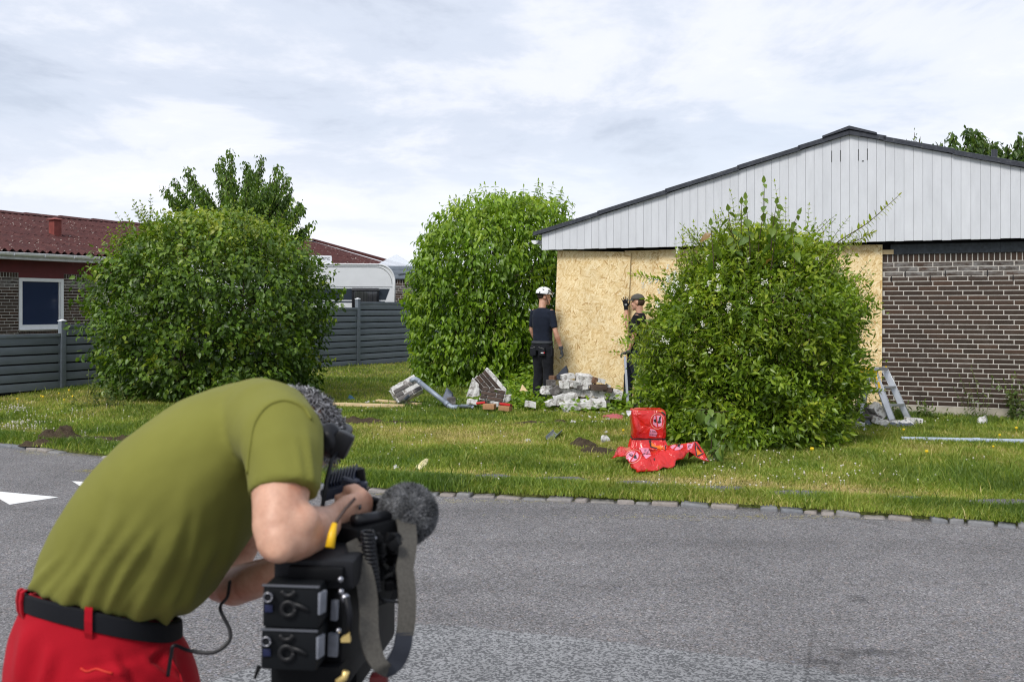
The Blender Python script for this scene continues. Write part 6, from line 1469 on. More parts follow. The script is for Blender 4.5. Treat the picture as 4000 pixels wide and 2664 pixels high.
rock('small grooved brown brick end at the top of the heap', 'rubble', 'wall_lump', 2312, 1470, 2334, 1502, DD, .1, 15, simple('broken_brown_brick', (.15, .085, .055), .9, .2, 0, .35, 22, .6), (0, 14, 5), .22)
rock('rounded grey white lump at the top right of the heap', 'rubble', 'wall_lump', 2334, 1478, 2364, 1500, DD, .14, 16, None, (0, 16, 0))
rock('grey block resting on the middle of the long slab', 'rubble', 'wall_lump', 2250, 1504, 2276, 1520, DD, .11, 17, M_RUBG, (0, 0, 15), .08)
rock('pale block beside the grey one on the long slab', 'rubble', 'wall_lump', 2274, 1504, 2300, 1520, DD, .11, 18, None, (0, -5, -10))
rock('tilted grey pair of bricks at the left side of the heap', 'rubble', 'wall_lump', 2144, 1506, 2186, 1544, DD-.05, .15, 20, M_RUBG, (0, -28, 10), .08)
rock('crumbling white lump among the leaves left of the heap', 'rubble', 'wall_lump', 2120, 1500, 2148, 1546, DD-.05, .13, 21, None, (0, 10, 30), .3)
rock('white lump at the bottom left corner of the heap', 'rubble', 'wall_lump', 2132, 1560, 2166, 1592, DD-.3, .15, 22, None, (0, -20, 10), .25)
rock('flat white piece half under leaves left of the heap', 'rubble', 'wall_lump', 2050, 1566, 2094, 1594, DD-.2, .2, 23, None, (0, 8, 0), .2)
rock('dark brown brick corner at the top left behind the leaves', 'rubble', 'wall_lump', 2148, 1468, 2170, 1486, DD+.1, .11, 24, simple('broken_brown_brick', (.15, .085, .055), .9, .2, 0, .35, 22, .6), (0, 0, -20), .06)
rock('grey block at the left edge of the heap below the brown corner', 'rubble', 'wall_lump', 2138, 1484, 2164, 1506, DD+.04, .12, 25, M_RUBG, (0, 0, 20), .08)
rock('dark rubble lying in the shade under the long slab', 'rubble', 'wall_lump', 2262, 1556, 2380, 1580, DD+.1, .3, 26, M_RUBG, (0, 3, 0), .1)
M_LOOSE = m_brick('loose_brown_brick', [(0, (.050, .036, .030)), (1, (.11, .075, .06))], .5)
def loose_brick(label, u, v, D, rot, sz=(.228, .108, .054), mat=None, zc=None):
    p = P(u, v, D); o = thing('brick', label, 'brick', tuple(p-Vector((0, 0, .03))), 0, 'loose bricks round the heap')
    m = MB(); m.bevbox((0, 0, .03), sz, .005, euler(*rot)); m.build('brick_body', mat or M_LOOSE, o, 40); return o
loose_brick('long brown brick lying on the right half of the heap', 2338, 1512, DD-.02, (4, 2, 6), (.24, .12, .07))
loose_brick('half buried brown brick at the right end of the heap', 2376, 1522, DD, (0, 10, -14), (.13, .12, .065))
rock('thin white mortar crust on the brown brick at the right end', 'rubble', 'wall_lump', 2362, 1500, 2384, 1518, DD+.06, .09, 27, None, (0, 20, 0), .25)
# dark cloth bundle behind the heap
c = P(2190, 1480, DD+.3); o = thing('dark_cloth', 'peaked dark grey cloth draped behind the top left of the heap', 'cloth', tuple(c)); mb = MB()
pts = [(2150, 1486), (2168, 1470), (2182, 1458), (2197, 1440), (2212, 1427), (2217, 1440), (2218, 1460), (2220, 1484)]
fr = [P(u, v, DD+.28) for u, v in pts]; bk_ = [p+Vector((.02, .14, -.03)) for p in fr]; mid_ = [P(u+3, 1484, DD+.16) for u, v in pts]
for i in range(len(fr)-1): mb.add([mid_[i], mid_[i+1], fr[i+1], fr[i]], [(0, 1, 2, 3)]); mb.add([fr[i], fr[i+1], bk_[i+1], bk_[i]], [(0, 1, 2, 3)])
mb.build('fold', m_cloth('slate_cloth', (.035, .040, .052), 300), o, True, True)

# brick-faced chunks with their bricks still in bond
def chunk_box(label, center, size, Rm, face, seed, mat=M_BRICK, back=M_RUB):
    """broken wall block; face = list of (x0, x1, z0, z1) bricks on its front side"""
    o = thing('wall_chunk', label, 'wall chunk', tuple(center), 0, 'big broken wall chunks'); w, d, h = size
    bm = bmesh.new(); bmesh.ops.create_cube(bm, size=1.0); bmesh.ops.subdivide_edges(bm, edges=bm.edges[:], cuts=6, use_grid_fill=True)
    for v in bm.verts:
        fr_ = v.co.y < -.45; p = Vector((v.co.x*w, v.co.y*d, v.co.z*h)); n = mnoise.noise_vector(Vector((p.x*9+seed, p.y*9, p.z*9)))*.035+mnoise.noise_vector(Vector((p.x*26+seed, p.y*26, p.z*26)))*.016
        if fr_: n = Vector((n.x*.5, 0, n.z*.5))
        v.co = Rm @ (p+n)
    me = bpy.data.meshes.new('mortar_body'); bm.to_mesh(me); bm.free(); body_ = link('mortar_body', me, o, back)
    for (x0, x1, z0, z1) in face:
        m = MB(); m.bevbox(Rm @ Vector(((x0+x1)/2, -d/2+.008, (z0+z1)/2)), (x1-x0, .05, z1-z0), .003, Rm); m.build('brick', mat, body_, 40)
    return o
def bond(w, h, course=.0667, length=.25, off=0.0, ragged=None):
    out = []; z = -h/2; r = 0
    while z+course <= h/2+.001:
        x = -w/2-length+((off+r*.125) % length)
        while x < w/2:
            a, b = max(x+.005, -w/2), min(x+length-.005, w/2)
            if b-a > .04: out.append((a, b, z+.006, z+course-.006))
            x += length
        z += course; r += 1
    return out
Rm = Matrix.Rotation(R(-14), 3, 'Z') @ Matrix.Rotation(R(48), 3, 'Y') @ Matrix.Rotation(R(-38), 3, 'X')
chunk_box('roof shaped dark brick chunk standing among leaves, upper left slab', P(1908, 1508, 15.0), (.42, .12, .33), Rm, bond(.42, .33), 3)
Rm = Matrix.Rotation(R(-8), 3, 'Z') @ Matrix.Rotation(R(10), 3, 'Y') @ Matrix.Rotation(R(-34), 3, 'X')
chunk_box('dark brick chunk lying lower right of the standing brick slab', P(1925, 1550, 14.7), (.34, .12, .22), Rm, bond(.34, .2, off=.1), 5)
slab('thick white mortar edge of the standing brick chunk', 'wall slab', 'wall_slab', [(1822, 1552), (1872, 1545), (1868, 1500), (1846, 1486)], 14.85, .14, M_RUB, 9, RG, 6, .015)
rock('small white crumble under the standing brick chunk', 'rubble', 'wall_lump', 1822, 1556, 1866, 1580, 14.6, .15, 31, None, (0, 8, 0), .25)
rock('white lump right of the brick chunk under leaves', 'rubble', 'wall_lump', 1964, 1540, 2000, 1572, 14.7, .15, 32, None, (0, -10, 0), .25)
rock('pale crumble between the brick chunk and the red tipped bricks', 'rubble', 'wall_lump', 1912, 1570, 1946, 1588, 14.4, .1, 33, None, (0, 0, 0), .25)
Rm = Matrix.Rotation(R(18), 3, 'Z') @ Matrix.Rotation(R(-27), 3, 'Y') @ Matrix.Rotation(R(-24), 3, 'X')
GB_ = m_brick('grey_smeared_brick', [(0, (.10, .092, .088)), (1, (.20, .19, .185))], .8)
bb = [b for i, b in enumerate(bond(.40, .26)) if i not in (3, 7, 10)]
chunk_box('grey mortar smeared wall chunk under the top of the fallen downpipe', P(1588, 1524, 15.2), (.42, .20, .27), Rm, bb, 7, GB_)
M_ZINC = simple('zinc_grey', (.24, .28, .34), .5, .5, .25, .12, 12, .08); M_ZINCD = simple('dark_zinc', (.085, .10, .135), .55, .45, .1, .3, 18, .3, 40, .006)
dp = thing('downpipe', 'grey downpipe with bent ends fallen across the lawn', 'downpipe', tuple(LG(1780, 1592))); Da, Db = 15.0, 14.6
mb = MB(); mb.tube([P(1606, 1492, Da), P(1612, 1484, Da), P(1622, 1481, Da), P(1634, 1487, Da), P(1640, 1494, Da)], .039, 16); mb.build('upper_bend', M_ZINC, dp, True, True)
mb = MB(); mb.tube([P(1636, 1490, Da), P(1752, 1582, Db)], .036, 18); mb.build('pipe', M_ZINC, dp, True, True)
mb = MB(); mb.tube([P(1740, 1572, Db+.04), P(1756, 1586, Db), P(1768, 1592, Db-.03), P(1790, 1591, Db-.05)], .040, 16); mb.build('lower_bend', M_ZINC, dp, True, True)
for f in (.02, .94):
    a = P(1636, 1490, Da).lerp(P(1752, 1582, Db), f); d = (P(1752, 1582, Db)-P(1636, 1490, Da)).normalized(); mb = MB(); mb.tube([a, a+d*.03], .040, 18); mb.build('socket', M_ZINC, dp, 40, True)
def half_pipe(name, label, p0, p1, r_, mat, cat='gutter piece', open_up=True):
    o = thing(name, label, cat, tuple(p0)); d = (p1-p0).normalized(); m = frame(d, (0, 0, 1)); rs = []
    for p in (p0, p1):
        out = [p+m.col[0]*(-r_*math.sin(a))+m.col[1]*(r_*math.cos(a)) for a in (math.pi*k/10 for k in range(11))]; inn = [p+m.col[0]*(-r_*.93*math.sin(a))+m.col[1]*(r_*.93*math.cos(a)) for a in (math.pi*k/10 for k in range(10, -1, -1))]; rs.append(out+inn)
    mb = MB(); mb.rings(rs); mb.build('shell', mat, o, 40, True, True); return o
half_pipe('gutter_piece', 'short grey gutter piece lying at the end of the downpipe', P(1794, 1580, 14.6), P(1845, 1582, 14.5), .05, M_ZINC)
half_pipe('gutter_piece', 'dark grey pipe collar below the grey wall chunk', P(1578, 1556, 14.9), P(1594, 1540, 14.9), .05, M_ZINCD, 'pipe piece')
def crumple(name, label, cat, u0, v0, u1, v1, D, mat, seed, dep=.2, peak=(.4, 1)):
    a, b = P(u0, v1, D), P(u1, v0, D); w, h = b.x-a.x, b.z-a.z; o = thing(name, label, cat, (a.x+w/2, D, a.z)); N_ = 9; vs = []; fs = []
    for j in range(N_+1):
        for i in range(N_+1):
            x, y = i/N_, j/N_; e = min(x, 1-x, y, 1-y)*4; e = min(1, e); pk = math.exp(-((x-peak[0])/.35)**2)
            z = h*e*pk*(.75+.6*mnoise.noise(Vector((x*3.2+seed, y*3.2, seed)))); r_ = 1+.22*mnoise.noise(Vector((x*2+seed, y*2, 5)))
            vs.append(Vector(((x-.5)*w*r_, (y-.5)*dep*r_, max(-.01, z))))
    for j in range(N_):
        for i in range(N_): fs.append((j*(N_+1)+i, j*(N_+1)+i+1, (j+1)*(N_+1)+i+1, (j+1)*(N_+1)+i))
    mb = MB(); mb.add(vs, fs); mb.build('sheet', mat, o, 25); return o
crumple('crumpled_sheet', 'crumpled dark blue grey roofing sheet beside the downpipe', 'sheet', 1716, 1514, 1778, 1560, 14.95, M_ZINCD, 3, .2, (.55, 1))
rock('small grey block with round holes beside the downpipe', 'rubble', 'wall_lump', 1746, 1552, 1778, 1580, 14.7, .12, 34, M_RUBG, (0, 0, 10), .10)
# planks
def plank(label, p0, p1, w, h, mat=M_WOOD):
    o = thing('plank', label, 'plank', tuple((p0+p1)/2), 0, 'raw wooden planks on the lawn'); d = p1-p0; m = frame(d, (0, 0, 1)); Rm = Matrix((m.col[2], m.col[1], m.col[0])).transposed(); mb = MB(); mb.bevbox((p0+p1)/2+Vector((0, 0, h/2)), (d.length, w, h), .003, Rm); mb.build('board', mat, o, 40, True); return o
plank('long pale plank running from behind the cameraman\'s head', LG(1240, 1583), LG(1580, 1592), .10, .045)
plank('shorter pale plank overlapping the long one at its right end', LG(1470, 1574)+Vector((0, .08, .01)), LG(1640, 1588)+Vector((0, .10, .0)), .07, .04)
crumple('blue_rag', 'small crumpled blue rag on the grass behind the planks', 'rag', 1352, 1540, 1394, 1562, 15.9, m_cloth('blue_rag', (.07, .16, .24), 200), 8, .14)
# bricks with red fittings
M_RB = m_brick('light_red_brick', [(0, (.30, .16, .085)), (1, (.38, .21, .11))], .1)
loose_brick('reddish brick below the red strip at the foot of the brick chunk', 1912, 1588, 14.2, (0, 0, -18), (.17, .11, .075), M_RB)
loose_brick('reddish brick carrying the bright red bar', 1974, 1594, 14.1, (0, 4, -25), (.17, .11, .07), M_RB)
M_REDP = simple('red_plastic_bar', (.50, .012, .014), .4, .5)
def redbar(label, u, v, D, sz, rot):
    p = P(u, v, D); o = thing('red_bar', label, 'bar', tuple(p)); m = MB(); Rm = euler(*rot); m.bevbox((0, 0, 0), sz, .006, Rm); m.build('bar_body', M_REDP, o, 40); m = MB(); m.bevbox(Rm @ Vector((sz[0]*.42, 0, .002)), (sz[0]*.12, sz[1]*1.06, sz[2]*1.1), .004, Rm); m.build('dark_clip', M_BLKP, o, 40); return o
redbar('bright red bar lying on the reddish brick', 1976, 1579, 14.1, (.18, .06, .03), (0, 6, -8)); redbar('dull red strip beside the pale crumble', 1880, 1573, 14.3, (.15, .07, .02), (8, -6, 4))
# timber splinters
crumple('plaster_scrap', 'broken yellowish chip of board among leaves left of the worker', 'chip', 2030, 1498, 2062, 1526, 14.9, M_WOOD, 12, .1)
# metal rail leaning by the capped worker
o = thing('metal_rail', 'long grey aluminium rail leaning beside the capped worker', 'rail', tuple(P(2452, 1578, 14.6))); mb = MB(); mb.rings([[P(2452, 1578, 14.5)+Vector((a, b, 0)) for a, b in ((-.017, -.012), (.017, -.012), (.017, .012), (-.017, .012))], [P(2441, 1392, 14.75)+Vector((a, b, 0)) for a, b in ((-.017, -.012), (.017, -.012), (.017, .012), (-.017, .012))]]); mb.build('bar_body', simple('brushed_aluminium', (.30, .32, .36), .42, .5, .7, .08, 20, 0), o, None, True, True)
# things lying on the grass
def on_grass_patch(name, label, cat, uvs, mat, h=.03, seed=1):
    q = [LG(u, v) for u, v in uvs]; c = sum(q, Vector())/len(q); o = thing(name, label, cat, tuple(c)); n = len(q)*4; ring = []
    for i in range(len(q)):
        for k in range(4): ring.append(q[i].lerp(q[(i+1) % len(q)], k/4))
    vs = [c+Vector((0, 0, h*1.3))]; fs = []
    for f, z in ((.5, 1.0), (.85, .75), (1.0, .35)): vs += [c+(p-c)*f+Vector((0, 0, h*z*(1+.8*mnoise.noise(p*9+Vector((seed, f, 0)))))) for p in ring]
    vs += [c+(p-c)*.97+Vector((0, 0, 0)) for p in ring]
    for i in range(n): fs.append((0, 1+i, 1+(i+1) % n))
    for j in range(3):
        for i in range(n): a, b = 1+j*n+i, 1+j*n+(i+1) % n; fs.append((a, a+n, b+n, b))
    mb = MB(); mb.add(vs, fs); mb.build('piece', mat, o, 35, True, True); return o
on_grass_patch('pink_scrap', 'faded pink red strip of plastic lying on the lawn before the rubble', 'scrap', [(2348, 1628), (2392, 1622), (2436, 1630), (2432, 1640), (2385, 1638)], simple('faded_red_plastic', (.42, .09, .11), .6, .4, 0, .15, 14, .3, 40, .01), .035)
on_grass_patch('board_chip', 'pale yellow chip of insulation lying on the grass near the kerb', 'chip', [(1618, 1832), (1640, 1812), (1668, 1803), (1678, 1806), (1664, 1826), (1640, 1838)], simple('yellow_insulation', (.66, .58, .34), .9, .2, 0, .1, 9, .3), .04, 3)
half_pipe('pipe_stub', 'short grey pipe stub lying on the open lawn', LG(2150, 1722)+Vector((0, 0, .05)), LG(2180, 1702)+Vector((0, .05, .07)), .055, M_ZINC, 'pipe piece')
on_grass_patch('plaster_chip', 'white plaster chip on the grass in front of the brick wall', 'chip', [(3815, 1652), (3860, 1648), (3856, 1660), (3818, 1662)], M_RUB, .07, 5)
on_grass_patch('plaster_chip', 'crumpled white scrap beside the soil scar left of the red plastic', 'chip', [(2345, 1722), (2372, 1712), (2384, 1726), (2352, 1732)], M_RUB, .05, 6)
for k, (u, v, lb) in enumerate(((1545, 1826, 'tiny pale chip on the grass left of the insulation chip'), (2352, 1932, 'small white chip on the kerb stones near the old path'), (2062, 1722, 'white leaf sized chip on the lawn left of the pipe stub'))):
    on_grass_patch('plaster_chip', lb, 'chip', [(u-14, v+2), (u, v-7), (u+14, v), (u+2, v+7)], M_RUB, .018, k+9)
pp_ = thing('white_pipe', 'long pale grey pipe lying in the grass at the right edge', 'pipe', tuple(LG(3700, 1724))); mb = MB(); a, b = LG(3520, 1722)+Vector((0, 0, .022)), LG(4200, 1738)+Vector((0, 0, .026)); mb.tube([a, b], .027, 16); mb.build('tube', simple('pale_grey_pipe', (.34, .40, .48), .5, .4, 0, .1, 8, .1), pp_, 40, True)
mb = MB(); mb.tube([a.lerp(b, .42), a.lerp(b, .46)], .032, 16); mb.build('socket', simple('pale_grey_pipe', (.34, .40, .48), .5), pp_, 40, True)
# crumbs of mortar and brick scattered round the rubble
g4 = np.random.default_rng(21); mb = MB()
for (u, v, su, sv, n) in ((2280, 1600, 75, 9, 90), (2180, 1560, 60, 20, 60), (1930, 1585, 60, 8, 50), (1600, 1572, 50, 6, 30), (3480, 1668, 70, 12, 70), (2330, 1640, 90, 16, 30), (2420, 1580, 30, 8, 20)):
    for _ in range(n):
        p = LG(g4.normal(u, su), g4.normal(v, sv)); s_ = abs(g4.normal(.014, .012))+.006; mb.box(p+Vector((0, 0, s_*.3)), (s_*g4.uniform(.7, 1.6), s_*g4.uniform(.7, 1.4), s_*g4.uniform(.5, 1)), euler(g4.uniform(-40, 40), g4.uniform(-40, 40), g4.uniform(0, 180)))
tag(mb.build('mortar_crumbs', M_RUB), 'small crumbs of mortar scattered round the rubble heaps', None, None, 'stuff')
# straw swept on to the road
g3 = np.random.default_rng(3); hv, hf, ht = [], [], []
for (u, v, su, sv, n) in ((1370//4, 1838, 22, 3, 120), (400, 1846, 40, 2, 60), (130, 1766, 40, 4, 140), (250, 1775, 70, 3, 120), (1500, 1930, 30, 4, 60), (2000, 1957, 300, 4, 260), (3000, 2018, 420, 5, 420)):
    for _ in range(n):
        p = G(g3.normal(u, su), g3.normal(v, sv), .004); a = g3.random()*6.28; L_ = g3.uniform(.02, .07); w_ = .0018; d = Vector((math.cos(a), math.sin(a), g3.uniform(0, .15)))*L_; s_ = Vector((-math.sin(a), math.cos(a), 0))*w_; k0 = len(hv)
        hv += [tuple(p-s_), tuple(p+s_), tuple(p+d)]; hf.append((k0, k0+1, k0+2)); ht.append(float(g3.uniform(.7, 1)))
mesh_np('straw_litter', hv, hf, {'tone': ht}, M_GRASS, None, 'stuff')

# ---------------------------------------------------------------- rubble under the ladder
RL = 'rubble by the stepladder'; DL = 12.6
rock('leaning block of grey bricks at the bush end of the ladder rubble', 'rubble', 'wall_lump', 3346, 1570, 3404, 1624, DL+.25, .2, 41, M_RUBG, (0, 35, 10), .12, RL)
rock('tilted white block against the left ladder foot', 'rubble', 'wall_lump', 3402, 1580, 3456, 1630, DL+.1, .14, 42, None, (0, 52, 8), .12, RL)
slab('white rimmed dark brick course in the ladder rubble', 'wall slab', 'wall_slab', [(3376, 1646), (3440, 1642), (3448, 1628), (3374, 1628)], DL-.05, .2, M_RUBG, 43, RL, 6, .008)
rock('white lump low in the middle of the ladder rubble', 'rubble', 'wall_lump', 3408, 1630, 3462, 1664, DL-.15, .16, 44, None, (0, 22, 0), .2, RL)
rock('cracked white brick directly under the left ladder foot', 'rubble', 'wall_lump', 3454, 1640, 3502, 1664, DL, .14, 45, None, (0, 4, -8), .1, RL)
slab('white slab with dark front in front of the ladder feet', 'wall slab', 'wall_slab', [(3500, 1684), (3568, 1674), (3570, 1658), (3498, 1668)], DL-.3, .22, M_ZINCD, 46, RL, 6, .006)
slab('white top of the dark fronted slab by the ladder', 'wall slab', 'wall_slab', [(3498, 1668), (3570, 1658), (3568, 1653), (3512, 1660)], DL-.24, .2, M_RUB, 47, RL, 6, .004)
hb = thing('hollow_block', 'white hollow block with rows of holes at the right ladder foot', 'block', tuple(P(3574, 1668, DL))); mb = MB(); Rm = euler(0, 4, -6); mb.bevbox(P(3574, 1650, DL)+Vector((0, .05, 0)), (.205, .12, .105), .006, Rm); mb.build('block_body', M_RUB, hb, 40, True)
mb = MB()
for i in range(3):
    for j in range(2): c = P(3574, 1650, DL)+Vector((0, .05, 0))+Rm @ Vector((.02+.05*j, -.058, -.028+.028*i)); mb.tube([c, c-Vector((0, .006, 0))], .008, 10)
mb.build('holes', M_BLACKHOLE, hb, None, True); hb.children[-1]['kind'] = 'stuff'
rock('small pale chunk behind the grey tub', 'rubble', 'wall_lump', 3326, 1648, 3372, 1668, DL-.2, .12, 48, None, (0, 6, 0), .2, RL)
crumple('crumpled_sheet', 'dark blue grey crumpled gutter sheet in front of the ladder', 'sheet', 3420, 1656, 3506, 1692, DL-.35, M_ZINCD, 14, .24, (.5, 1))
crumple('crumpled_sheet', 'dark torn sheet sticking out of the ladder rubble', 'sheet', 3366, 1636, 3420, 1664, DL-.1, M_ZINCD, 17, .16, (.3, 1))
half_pipe('grey_trough', 'grey plastic trough lying at the foot of the flowering bush', P(3322, 1668, DL-.42), P(3424, 1676, DL-.45), .085, simple('grey_plastic', (.14, .16, .19), .45, .45), 'trough')
# stepladder
lad = thing('stepladder', 'aluminium stepladder with yellow top standing in the rubble by the brick wall', 'ladder', tuple(LG(3510, 1650))); M_ALU = simple('ladder_aluminium', (.46, .48, .51), .42, .5, .55, .08, 14, .05); M_YEL = simple('yellow_plastic', (.72, .44, .008), .45, .4, 0, .06, 10, 0)
def rail(a, b, w, t, name, parent=lad, mat=M_ALU):
    d = b-a; m = frame(d, (0, 1, 0)); Rm = Matrix((m.col[1], m.col[0], m.col[2])).transposed(); mb = MB(); mb.bevbox((a+b)/2, (w, t, d.length), .004, Rm); return mb.build(name, mat, parent, 40, True)
LA0, LA1 = P(3484, 1640, 12.55), P(3412, 1448, 12.75); LB0, LB1 = P(3548, 1638, 13.0), P(3456, 1446, 13.1)
r1 = rail(LA0, LA1, .088, .026, 'rail'); r2 = rail(LB0, LB1, .080, .026, 'rail')
for (p, q) in ((LA0, LA1), (LB0, LB1)):
    d = (q-p).normalized(); n = Vector((d.z, 0, -d.x)); 
    for s in (-1, 1): mb = MB(); a, b = p+n*s*.040-Vector((0, .012, 0)), q+n*s*.040-Vector((0, .012, 0)); mb.tube([a, b], .006, 6); mb.build('rail_flange', M_ALU, r1 if p is LA0 else r2, True, True)
for f, k in ((.30, 1), (.66, 1)):
    a, b = LA0.lerp(LA1, f), LB0.lerp(LB1, f); d = b-a; mb = MB(); dx = Vector((1, 0, .02)); vs = []
    for p in (a, b): vs.append([p+Vector((-.05, 0, .012)), p+Vector((.05, 0, .012)), p+Vector((.05, 0, -.018)), p+Vector((-.05, 0, -.018))])
    mb.rings(vs); mb.build('tread', M_ALU, lad, None, True, True)
a, b = P(3350, 1444, 12.75), P(3424, 1452, 12.72); mb = MB(); mb.rings([[a+Vector((0, y, z)) for y, z in ((-.02, -.035), (.35, -.035), (.35, .03), (-.02, .03))], [b+Vector((0, y, z)) for y, z in ((-.02, -.04), (.35, -.04), (.35, .03), (-.02, .03))]]); tp2 = mb.build('top_cap', M_YEL, lad, None, True, True)
mb = MB(); a, b = P(3424, 1440, 12.70), P(3460, 1440, 13.05); mb.rings([[p+Vector((x, 0, z)) for x, z in ((-.03, -.025), (.03, -.025), (.03, .02), (-.03, .02))] for p in (a, b)]); mb.build('top_tread', M_ALU, lad, None, True, True)
mb = MB(); mb.bevbox(P(3461, 1438, 13.04), (.018, .03, .05), .004); mb.build('end_cap', M_YEL, lad, 40, True)
mb = MB(); mb.prism([P(3428, 1490, 12.64), P(3436, 1492, 12.64), P(3442, 1518, 12.62), P(3430, 1514, 12.62)], (0, .006, 0)); mb.prism([P(3416, 1460, 12.68), P(3424, 1460, 12.68), P(3430, 1486, 12.64), P(3424, 1486, 12.64)], (0, .006, 0)); mb.build('warning_label', M_YEL, r1, None, True, True); r1.children[-1]['kind'] = 'stuff'
rail(P(3355, 1650, 12.7), P(3395, 1452, 12.75), .05, .025, 'back_rail'); rail(P(3362, 1640, 13.1), P(3400, 1452, 13.08), .05, .025, 'back_rail')
mb = MB(); mb.tube([P(3372, 1530, 12.7), P(3440, 1526, 12.63)], .014, 8, asp=1.6); mb.build('spreader', M_ALU, lad, True, True)

# ---------------------------------------------------------------- red plastic tied over the post
t = NT('glossy_red_plastic'); c_ = t.coord('Object'); b_ = t.bsdf(t.ramp(t.noise(c_, 5, 3), [(.3, (.50, .007, .006)), (.7, (.62, .012, .008))]), .17, .6, 0, t.bump(t.noise(c_, 9, 4, .55, 1.2), .7, .04)); b_.inputs['Coat Weight'].default_value = .3; b_.inputs['Coat Roughness'].default_value = .08; M_RPL = t.m
M_PINK = simple('pink_print', (.66, .25, .36), .35, .45, 0, .06, 8, 0); M_ORANGE = simple('orange_print', (.72, .16, .01), .35, .45, 0, .1, 8, 0); M_REDLINE = simple('red_print_line', (.50, .02, .015), .35); M_PALE = simple('pale_print_line', (.72, .35, .26), .4)
bag = thing('red_plastic', 'red printed plastic sheet tied with black cord over a short post on the grass', 'plastic sheet', tuple(LG(2530, 1800)))
DB = 9.65
def bag_ring(v, ul, ur, dep, D, n=72, pleat=0.0, npl=0, seed=0, sag=0.0):
    L_, R_ = P(ul, v, D), P(ur, v, D); c = (L_+R_)/2; hw2 = (R_-L_).length/2; rg = []
    for k in range(n):
        a = 2*math.pi*k/n; ca, sa = math.cos(a), math.sin(a); e = .30
        x = math.copysign(abs(ca)**e, ca); y = math.copysign(abs(sa)**e, sa); r_ = 1+pleat*math.sin(npl*a+seed+.8*math.sin(3*a))
        rg.append(c+Vector((hw2*x*r_, -dep*y*r_, sag*math.sin(5*a+seed)+.01*mnoise.noise(Vector((ca*2, sa*2, v*.01+seed))))))
    return rg
mb = MB(); R_ = []
rows = [(1598, 2478, 2582, .08, 0), (1597, 2466, 2592, .105, 0), (1603, 2462, 2597, .115, 0), (1630, 2461, 2599, .118, 0), (1655, 2466, 2598, .116, 0), (1680, 2467, 2598, .116, 0), (1697, 2467, 2597, .114, .012), (1704, 2468, 2595, .110, .02), (1709, 2469, 2593, .106, .028), (1714, 2468, 2594, .108, .035), (1722, 2465, 2597, .116, .045), (1735, 2462, 2600, .130, .055), (1748, 2461, 2602, .145, .06), (1765, 2455, 2606, .165, .06)]
for (v, l, r_, d, pl) in rows: R_.append(bag_ring(v, l, r_, d, DB+.0, 96, pl, 17, .4))
mb.rings(R_); 
# facet creases on the upper block
fcr = [((2500, 1625), (2530, 1648), .020), ((2530, 1648), (2552, 1612), .020), ((2474, 1620), (2486, 1690), .016), ((2552, 1640), (2536, 1690), .014), ((2490, 1690), (2520, 1706), .012), ((2470, 1690), (2500, 1700), .010), ((2545, 1602), (2500, 1606), .010), ((2575, 1640), (2590, 1690), .008), ((2500, 1655), (2505, 1690), .009)]
for i, p in enumerate(mb.v):
    u = 2000+p.x*FPX/p.y; v = 1200+(CAM_Z-p.z)*FPX/p.y
    if v < 1702 and p.y < DB:
        d = 0
        for (a, b, am) in fcr:
            dx, dy = b[0]-a[0], b[1]-a[1]; L_ = math.hypot(dx, dy); s_ = ((u-a[0])*dx+(v-a[1])*dy)/L_; t_ = abs(((u-a[0])*dy-(v-a[1])*dx)/L_)
            d += 1.9*am*max(0, 1-t_/17)*max(0, min(1, min(s_+8, L_+8-s_)/10))
        d += .050*(abs(mnoise.noise(Vector((p.x*8+3, p.z*7, 1))))-.15)+.028*(abs(mnoise.noise(Vector((p.x*17, p.z*15, 4))))-.15)
        mb.v[i] = p+Vector((0, -d+.006, 0))
# finer mesh on the block for the creases
top_ = mb.build('hood', M_RPL, bag, 50, True, True)
sub = top_.modifiers.new('s', 'SUBSURF'); sub.levels = 1; sub.render_levels = 1
mb = MB(); rg = bag_ring(1709, 2467, 2595, .112, DB, 60); mb.tube(rg+[rg[0]], .006, 6); mb.tube([P(2534, 1711, DB-.115), P(2543, 1720, DB-.14), P(2540, 1735, DB-.15)], .004, 5); mb.build('cord', M_BLKP, bag, True, True); bag.children[-1]['kind'] = 'stuff'
